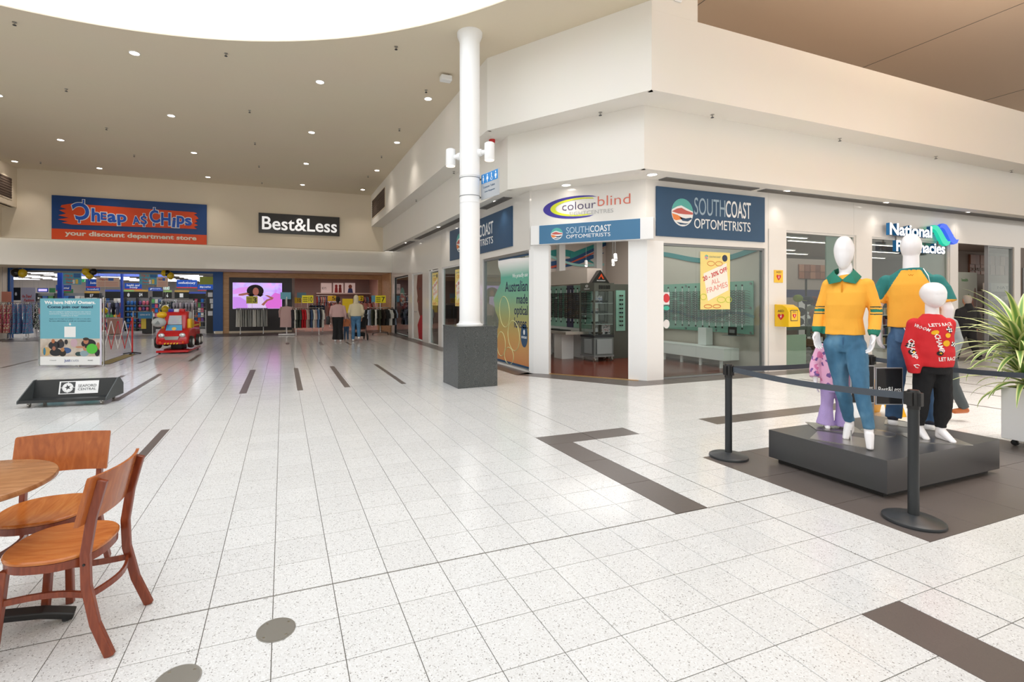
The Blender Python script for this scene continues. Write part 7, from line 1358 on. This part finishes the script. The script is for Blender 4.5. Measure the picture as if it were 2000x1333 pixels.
P_ = [(.05, .137, Z(.99)), (.02, .15, Z(.93)), (-.05, .165, Z(.885)), (-.14, .16, Z(.87))]; MB().tube(P_, .004, 6).build('security_cord', M_PURE, t)
for s in (-1, 1):
    mb = MB(); cone(mb, (s*.135, .05, Z(.075)), .045, (s*.15, -.09, Z(.045)), .038); cone(mb, (s*.15, -.09, Z(.04)), .038, (s*.152, -.14, Z(.035)), .03); grow('shoe', mb, mat('shoe_navy', '#22283a', .6), t, .009, 3)
    mb = MB(); cone(mb, (s*.135, .06, Z(.022)), .042, (s*.152, -.14, Z(.022)), .034); grow('sole', mb, M_PURE, t, .009, 2)
MB().box((-.2, -.15, Z(0)), (.2, .1, Z(.006))).build('base_plate', M_STEEL, t)
t.location = (5.88, 2.95, B); t.rotation_euler = (0, 0, math.radians(180-64))

# --- child mannequin in red printed sweatshirt and black joggers
t = thing('mannequin', 'white child mannequin in a red racing print sweatshirt and black joggers', 'mannequin', (0, 0, B), 'mannequins on the podium')
mb = MB(); egg(mb, .0, .0, Z(1.195), Z(1.425), .088, .115, .22, -.035)
cone(mb, (0, .015, Z(1.28)), .046, (0, .01, Z(1.12)), .05); loft(mb, [(0, 0, Z(.7), .10, .08), (0, 0, Z(.95), .10, .08), (0, 0, Z(1.08), .11, .075), (0, 0, Z(1.13), .06, .05)])
for s, a_, tt in ((-1, (-.075, .06, Z(.105)), (-.085, -.09, Z(.004))), (1, (.06, .0, Z(.105)), (.085, -.15, Z(.004)))): cone(mb, (s*.07, .02, Z(.4)), .045, a_, .03); foot(mb, a_, tt, .98)
grow('body', mb, MQ, t, .0065, 3)
mb = MB(); loft(mb, [(0, 0, Z(.60), .12, .10), (0, 0, Z(.68), .138, .108), (0, 0, Z(.76), .125, .10)])
for s, a_ in ((-1, Vector((-.075, .055, Z(.12)))), (1, Vector((.062, .0, Z(.12))))):
    h_ = Vector((s*.065, 0, Z(.63))); k_ = Vector((s*.078, -.01 if s > 0 else .02, Z(.37))); cone(mb, h_, .078, k_, .062); cone(mb, k_, .062, k_.lerp(a_, .6), .058); cone(mb, k_.lerp(a_, .6), .058, a_+Vector((0, 0, .03)), .043); cone(mb, a_+Vector((0, 0, .04)), .040, a_-Vector((0, 0, .01)), .040, caps=False)
grow('joggers', mb, mat('black_fleece', '#1b1b1d', .95, bump=.3, bscale=90), t, .008, 3, .007, 12)
mb = MB(); loft(mb, [(0, -.005, Z(.665), .138, .112), (0, -.005, Z(.70), .146, .118), (0, -.005, Z(.80), .150, .12), (0, 0, Z(.95), .145, .112), (0, .0, Z(1.04), .135, .10), (0, .005, Z(1.10), .10, .078), (0, .01, Z(1.135), .062, .06)])
LS, LE, LW = Vector((-.132, .01, Z(1.04))), Vector((-.17, .02, Z(.82))), Vector((-.165, -.04, Z(.60)))
cone(mb, LS, .058, LE, .058); cone(mb, LE, .058, LW+Vector((0, 0, .07)), .056); cone(mb, LW+Vector((0, 0, .07)), .056, LW, .045, caps=False)
RS, RE, RW = Vector((.125, .02, Z(1.045))), Vector((.135, .07, Z(.84))), Vector((.115, .08, Z(.68))); cone(mb, RS, .055, RE, .05); cone(mb, RE, .05, RW, .045)
RED = mat('print_red', '#d2232b', .8, bump=.1, bscale=200); sw_ = grow('sweatshirt', mb, RED, t, .007, 3, .006, 11)
bv = BVHTree.FromPolygons([v.co+OFF[sw_] for v in sw_.data.vertices], [list(p.vertices) for p in sw_.data.polygons])
def project(vs, fs, nm, m, w_=.003):
    """lay flat print onto the cloth: every vertex is dropped along +y onto the surface"""
    out = []
    for x, z in vs:
        hit = bv.ray_cast(Vector((x, -1, z)), Vector((0, 1, 0)))
        if hit[0] is None: return
        out.append(hit[0]+Vector((0, -w_, 0))+hit[1]*.001)
    MB().add(out, fs).build(nm, m, t)
def ptext(s, x0, x1, z0, z1, m, rot=0):
    vs, fs = text_mesh(s, .02, 1); top = [i for i, v in enumerate(vs) if v[2] > .9]; mp = {i: k for k, i in enumerate(top)}; xc, zc = (x0+x1)/2, (z0+z1)/2; P_ = []
    for i in top:
        u, v = x0+vs[i][0]*(x1-x0)-xc, z0+vs[i][1]*(z1-z0)-zc; P_.append((xc+u*math.cos(rot)-v*math.sin(rot), zc+u*math.sin(rot)+v*math.cos(rot)))
    project(P_, [[mp[i] for i in f] for f in fs if all(i in mp for i in f)], 'printed_word', m)
def pell(x, z, rx, rz, m, n_=14, rot=0): project(ell(x, z, rx, rz, n_, rot=rot), [list(range(n_))], 'printed_patch', m, .0025)
WH = mat('print_white', '#f4f0ee', .8); YE = mat('print_yellow', '#efb41c', .8); BK = mat('print_black', '#1c1a1c', .8)
ptext("LET'S RACE", -.08, .10, Z(1.03), Z(1.06), WH, .08); ptext('CHAMP', -.10, .10, Z(.86), Z(.905), WH, -PI/2+.12) if False else ptext('CHAMP', -.105, .065, Z(.86), Z(.90), WH, -1.35); ptext('CHAMP', -.27, -.09, Z(.80), Z(.84), WH, -1.5); ptext('LET RACE', -.03, .12, Z(.725), Z(.76), WH, .05); ptext('VROOM', -.17, -.07, Z(1.0), Z(1.03), WH, -.5); ptext('C', -.20, -.16, Z(.655), Z(.69), WH, -.4)
for x, z, rx, rz in ((-.045, Z(.975), .028, .02), (.05, Z(.95), .025, .022), (.035, Z(.88), .03, .028), (-.185, Z(.98), .018, .02), (-.2, Z(.9), .018, .016)): pell(x, z, rx, rz, YE, 9, .4)
pell(-.185, Z(.79), .026, .026, BK); pell(-.02, Z(.79), .024, .022, BK); pell(-.175, Z(.79), .010, .012, YE, 8); pell(-.015, Z(.79), .01, .01, YE, 8)
for cx_, cz_, r0 in ((.07, Z(1.0), -.7), (.105, Z(.87), -.3), (-.195, Z(.855), .5)):
    for i in range(4):
        for j in range(3):
            u, v = (i-1.5)*.013, (j-1)*.013; x, z = cx_+u*math.cos(r0)-v*math.sin(r0), cz_+u*math.sin(r0)+v*math.cos(r0); q = .0065
            P_ = [(x+a*q*math.cos(r0)-b*q*math.sin(r0), z+a*q*math.sin(r0)+b*q*math.cos(r0)) for a, b in ((-1, -1), (1, -1), (1, 1), (-1, 1))]; project(P_, [[0, 1, 2, 3]], 'check_square', BK if (i+j) % 2 else WH)
MB().box((-.2, -.16, Z(0)), (.2, .16, Z(.006))).build('base_plate', M_STEEL, t)
t.location = (5.51, 2.60, B); t.rotation_euler = (0, 0, math.radians(-34))

# --- small mannequin in pink and lilac behind the woman
t = thing('mannequin', 'small child mannequin in a pink spotted top and lilac flared trousers, mostly hidden', 'mannequin', (0, 0, B), 'mannequins on the podium')
mb = MB(); egg(mb, 0, 0, Z(.87), Z(1.09), .082, .105); cone(mb, (0, .01, Z(.95)), .04, (0, .01, Z(.84)), .042); loft(mb, [(0, 0, Z(.5), .09, .07), (0, 0, Z(.8), .09, .06)])
for s in (-1, 1):
    cone(mb, (s*.11, .01, Z(.80)), .035, (s*.16, .02, Z(.62)), .028); cone(mb, (s*.16, .02, Z(.62)), .028, (s*.17, -.03, Z(.46)), .02); hand(mb, (s*.17, -.03, Z(.46)), (-s*.05, -.1, -1), (-s*.6, -.3, 0), -s, .75, .3); foot(mb, (s*.07, .03, Z(.08)), (s*.085, -.10, Z(.004)), .8)
grow('body', mb, MQ, t, .007, 3)
mb = MB(); loft(mb, [(0, 0, Z(.42), .125, .095), (0, 0, Z(.6), .115, .09), (0, 0, Z(.76), .12, .08), (0, .005, Z(.83), .08, .06), (0, .01, Z(.855), .05, .05)])
for s in (-1, 1): cone(mb, (s*.11, .01, Z(.79)), .046, (s*.16, .02, Z(.62)), .045); cone(mb, (s*.16, .02, Z(.62)), .045, (s*.17, -.02, Z(.5)), .046, caps=False)
grow('spotted_top', mb, ramp_mat('pink_spots', [(0, '#eeb6d6'), (.72, '#eeb6d6'), (.8, '#7a5a9a'), (.9, '#d878a8')], nscale=32, kind='voronoi', rough=.85, const=True), t, .008, 3, .005, 12)
mb = MB(); loft(mb, [(0, 0, Z(.36), .10, .085), (0, 0, Z(.46), .11, .085), (0, 0, Z(.5), .1, .08)])
for s in (-1, 1): cone(mb, (s*.055, 0, Z(.40)), .065, (s*.065, .01, Z(.22)), .05); cone(mb, (s*.065, .01, Z(.22)), .05, (s*.08, .01, Z(.03)), .078, caps=False)
grow('flared_trousers', mb, mat('lilac_knit', '#b9a2d8', .9, bump=.3, bscale=120), t, .008, 3, .004, 14)
MB().box((-.2, -.15, Z(0)), (.2, .17, Z(.006))).build('base_plate', M_STEEL, t)
t.location = (5.08, 3.17, B); t.rotation_euler = (0, 0, math.radians(-40))

# ------------------------------------------------------------------ people
SK1 = mat('skin_light', '#c98f73', .6); SK2 = mat('skin_tan', '#9c6a50', .6); HAIR = mat('hair_dark', '#1d1614', .8, bump=.5, bscale=90); HGREY = mat('hair_grey', '#b3aaa2', .85, bump=.6, bscale=90); HBR = mat('hair_brown', '#4a3326', .8, bump=.5, bscale=90)
def person(label, H_, loc, rot, top, bottom, hair, skin, shoe, stride=.0, hood=None, wide=1.0, arms=((-.02, -.06), (.02, -.06)), hoodie=False, voxel=.012, legw=1.0, short=False, hairlong=False, straight=0, vest=None, top_name='jumper', bottom_name='trousers'):
    t = thing('person', label, 'person', (0, 0, 0)); h = H_/1.75; mb = MB(); V = lambda x, y, z: Vector((x*h, y*h, z*h))
    # head: egg with nose, ears, jaw; front = -y
    loft(mb, [(0, -.035*h, 1.525*h, .03*h, .035*h), (0, -.03*h, 1.54*h, .048*h, .055*h), (0, -.015*h, 1.58*h, .064*h, .08*h), (0, 0, 1.63*h, .073*h, .093*h), (0, .004*h, 1.68*h, .074*h, .095*h), (0, .006*h, 1.72*h, .06*h, .078*h), (0, .006*h, 1.745*h, .025*h, .035*h)], 20)
    cone(mb, V(0, -.09, 1.65), .008*h, V(0, -.108, 1.605), .013*h, 10)
    for s in (-1, 1): cone(mb, V(s*.074, .005, 1.60), .010*h, V(s*.08, .01, 1.64), .014*h, 10)
    cone(mb, V(0, .01, 1.58), .055*h, V(0, .015, 1.44), .06*h); sh_ = .175*wide
    loft(mb, [(0, 0, .95*h, .14*h*wide, .10*h), (0, 0, 1.2*h, .135*h*wide, .1*h), (0, 0, 1.36*h, .165*h*wide, .1*h), (0, .01*h, 1.45*h, .08*h, .06*h)])
    J = []
    for s, (dx, dy) in zip((-1, 1), arms):
        S_, E_, W_ = V(s*(sh_-.01), .01, 1.355), V(s*(sh_+.05), .03, 1.11), V(s*(sh_+.045)+dx, dy, .88); J.append((S_, E_, W_)); cone(mb, S_, .045*h, E_, .036*h); cone(mb, E_, .036*h, W_, .024*h); hand(mb, W_, (-s*.03, -.1, -1), (-s*.6, -.2, 0), -s, h*1.02, .4)
    F = []
    for s in (-1, 1):
        st = stride*s; HP = V(s*.085, 0, .92); KN = V(s*.095, -.03-st*.45, .50+abs(st)*.02); AN = V(s*.10, .01-st, .085+(.10 if s*stride < 0 and abs(stride) > .1 else 0)); F.append((HP, KN, AN)); cone(mb, HP, .08*h, KN, .055*h); cone(mb, KN, .052*h, AN, .035*h)
    grow('body', mb, skin, t, voxel, 2)
    mb = MB(); loft(mb, [(0, .0, .82*h, .13*h*wide, .11*h), (0, .01*h, .9*h, .165*h*wide, .13*h), (0, 0, 1.0*h, .155*h*wide, .12*h), (0, 0, 1.06*h, .145*h*wide, .11*h)])
    for HP, KN, AN in F: cone(mb, HP, .098*h*legw, KN, .07*h*legw); cone(mb, KN, .07*h*legw, AN+Vector((0, 0, .0)), .056*h*legw*(1+straight), caps=False)
    grow(bottom_name, mb, bottom, t, voxel, 2, .008, 9)
    mb = MB(); loft(mb, [(0, 0, .96*h, .175*h*wide, .14*h), (0, 0, 1.0*h, .185*h*wide, .15*h), (0, 0, 1.15*h, .17*h*wide, .14*h), (0, 0, 1.3*h, .185*h*wide, .13*h), (0, .005*h, 1.4*h, .165*h*wide, .105*h), (0, .012*h, 1.47*h, .075*h, .07*h)])
    for S_, E_, W_ in J:
        if short: cone(mb, S_, .068*h, S_.lerp(E_, .85), .066*h, caps=False)
        else: cone(mb, S_, .060*h, E_, .056*h); cone(mb, E_, .058*h, W_+Vector((0, 0, .02)), .045*h, caps=False)
    if hoodie: cone(mb, V(0, .07, 1.42), .085*h, V(0, .05, 1.50), .07*h)
    grow(top_name, mb, top, t, voxel, 2, .007, 8)
    if vest: pass
    mb = MB()
    if hood:
        loft(mb, [(0, .03*h, 1.44*h, .10*h, .09*h), (0, .02*h, 1.52*h, .092*h, .10*h), (0, .018*h, 1.6*h, .095*h, .112*h), (0, .02*h, 1.68*h, .09*h, .112*h), (0, .02*h, 1.74*h, .062*h, .08*h), (0, .02*h, 1.765*h, .02*h, .03*h)]); grow('hood', mb, hood, t, voxel, 2)
    else:
        loft(mb, [(0, .05*h, 1.53*h, .045*h, .04*h), (0, .042*h, 1.575*h, .066*h, .062*h), (0, .03*h, 1.62*h, .079*h, .083*h), (0, .022*h, 1.68*h, .084*h, .095*h), (0, .012*h, 1.73*h, .07*h, .09*h), (0, .01*h, 1.76*h, .035*h, .05*h)])
        if hairlong: cone(mb, V(0, .10, 1.60), .04*h, V(0, .11, 1.48), .022*h); mb.ball(V(0, .105, 1.66), .05*h, 12, 8)
        grow('hair', mb, hair, t, voxel, 2)
    for s, (HP, KN, AN) in zip((-1, 1), F):
        mb = MB(); zz = AN.z-.085*h; cone(mb, (AN.x, AN.y+.02*h, zz+.05*h), .042*h, (AN.x, AN.y-.13*h, zz+.035*h), .034*h); cone(mb, (AN.x, AN.y, AN.z), .042*h, (AN.x, AN.y, zz+.05*h), .042*h); grow('shoe', mb, shoe, t, voxel, 2)
    t.location = (loc[0], loc[1], 0); t.rotation_euler = (0, 0, rot); return t
PINK = mat('blush_knit', '#c6a2a0', .85); CREAM = mat('cream_fleece', '#d9cdae', .9); BLK = mat('black_cloth', '#17171a', .85); JN = ramp_mat('washed_denim', [(.3, '#3b6284'), (.6, '#4f7ea6'), (.8, '#6c93b4')], nscale=5, rough=.8)
person('person in a blush jumper and black trousers walking away, dark hair tied up', 1.72, (1.96, 19.1), PI-.1, PINK, BLK, HAIR, SK2, M_PURE, .06, wide=1.3, hairlong=True, legw=1.35, straight=.5)
person('person in a cream hooded sweatshirt and blue jeans pushing a pushchair away', 1.78, (2.62, 18.95), PI-.1, CREAM, JN, HAIR, SK1, M_PURE, .14, hood=CREAM, wide=1.15, arms=((.03, -.2), (-.03, -.2)), legw=1.05)
person('small child in an orange top and jeans walking between the two adults', 1.02, (2.32, 19.5), PI, mat('coral_shirt', '#d9885e', .85), mat('child_denim', '#3f5a78', .85), HBR, SK1, M_GREY, .06, wide=1.15, short=True)
t = thing('shoulder_bag', 'black shoulder bag at the side of the person in the blush jumper', 'bag', (1.62, 19.15, .7)); MB().box((1.54, 19.0, .66), (1.66, 19.35, .98)).build('bag', M_BLACK, t, bevel=.03, smooth=True); MB().tube([(1.6, 19.05, .95), (1.68, 19.12, 1.3), (1.74, 19.12, 1.5)], 0, flat=(.02, .008)).build('strap', M_BLACK, t)
t = thing('pushchair', 'dark pushchair with thick black wheels in front of the hooded person', 'pushchair', (2.85, 19.55, 0)); O = Vector((2.85, 19.55, 0))
for x, y in ((-.28, -.15), (.28, -.15), (-.24, .5), (.24, .5)): MB().lathe([(.07, -.02), (.12, -.02), (.135, -.01), (.135, .01), (.12, .02), (.07, .02)], 20, O+Vector((x, y, .135)), (1, 0, 0)).build('wheel', M_BLACK, t)
for s in (-.26, .26): MB().tube([O+Vector((s, -.15, .14)), O+Vector((s, .1, .55)), O+Vector((s, -.25, 1.02))], .014, 8).build('frame', M_DGREY, t); MB().tube([O+Vector((s, .5, .14)), O+Vector((s, .1, .55))], .014, 8).build('frame', M_STEEL, t)
MB().tube([O+Vector((-.26, -.25, 1.02)), O+Vector((.26, -.25, 1.02))], .017, 8).build('handle', M_BLACK, t); MB().box(O+Vector((-.22, -.05, .42)), O+Vector((.22, .35, .52))).build('seat', mat('pram_brown', '#4a3028', .85), t, bevel=.03); MB().box(O+Vector((-.22, -.1, .5)), O+Vector((.22, .0, .92))).build('backrest', BLK, t, bevel=.03); MB().box(O+Vector((-.2, -.1, .16)), O+Vector((.2, .35, .3))).build('basket', BLK, t, bevel=.02)
person('grey-haired person in a black and charcoal jacket walking past the chemist doorway', 1.70, (15.95, 6.85), math.radians(150), mat('jacket_black', '#1d1f22', .8), BLK, HGREY, SK1, M_BLACK, .22, wide=1.15, hoodie=True, legw=1.15)
person('person in grey top, dark grey trousers and tan leather shoes, hidden behind the tall mannequin', 1.66, (8.12, 3.74), math.radians(-111), mat('grey_jersey', '#8d9396', .85), mat('slate_trousers', '#4d5458', .85), HBR, SK1, mat('tan_leather', '#b5622c', .4), -.2, wide=.85, legw=1.0, voxel=.010)
print('objects', len(bpy.data.objects))
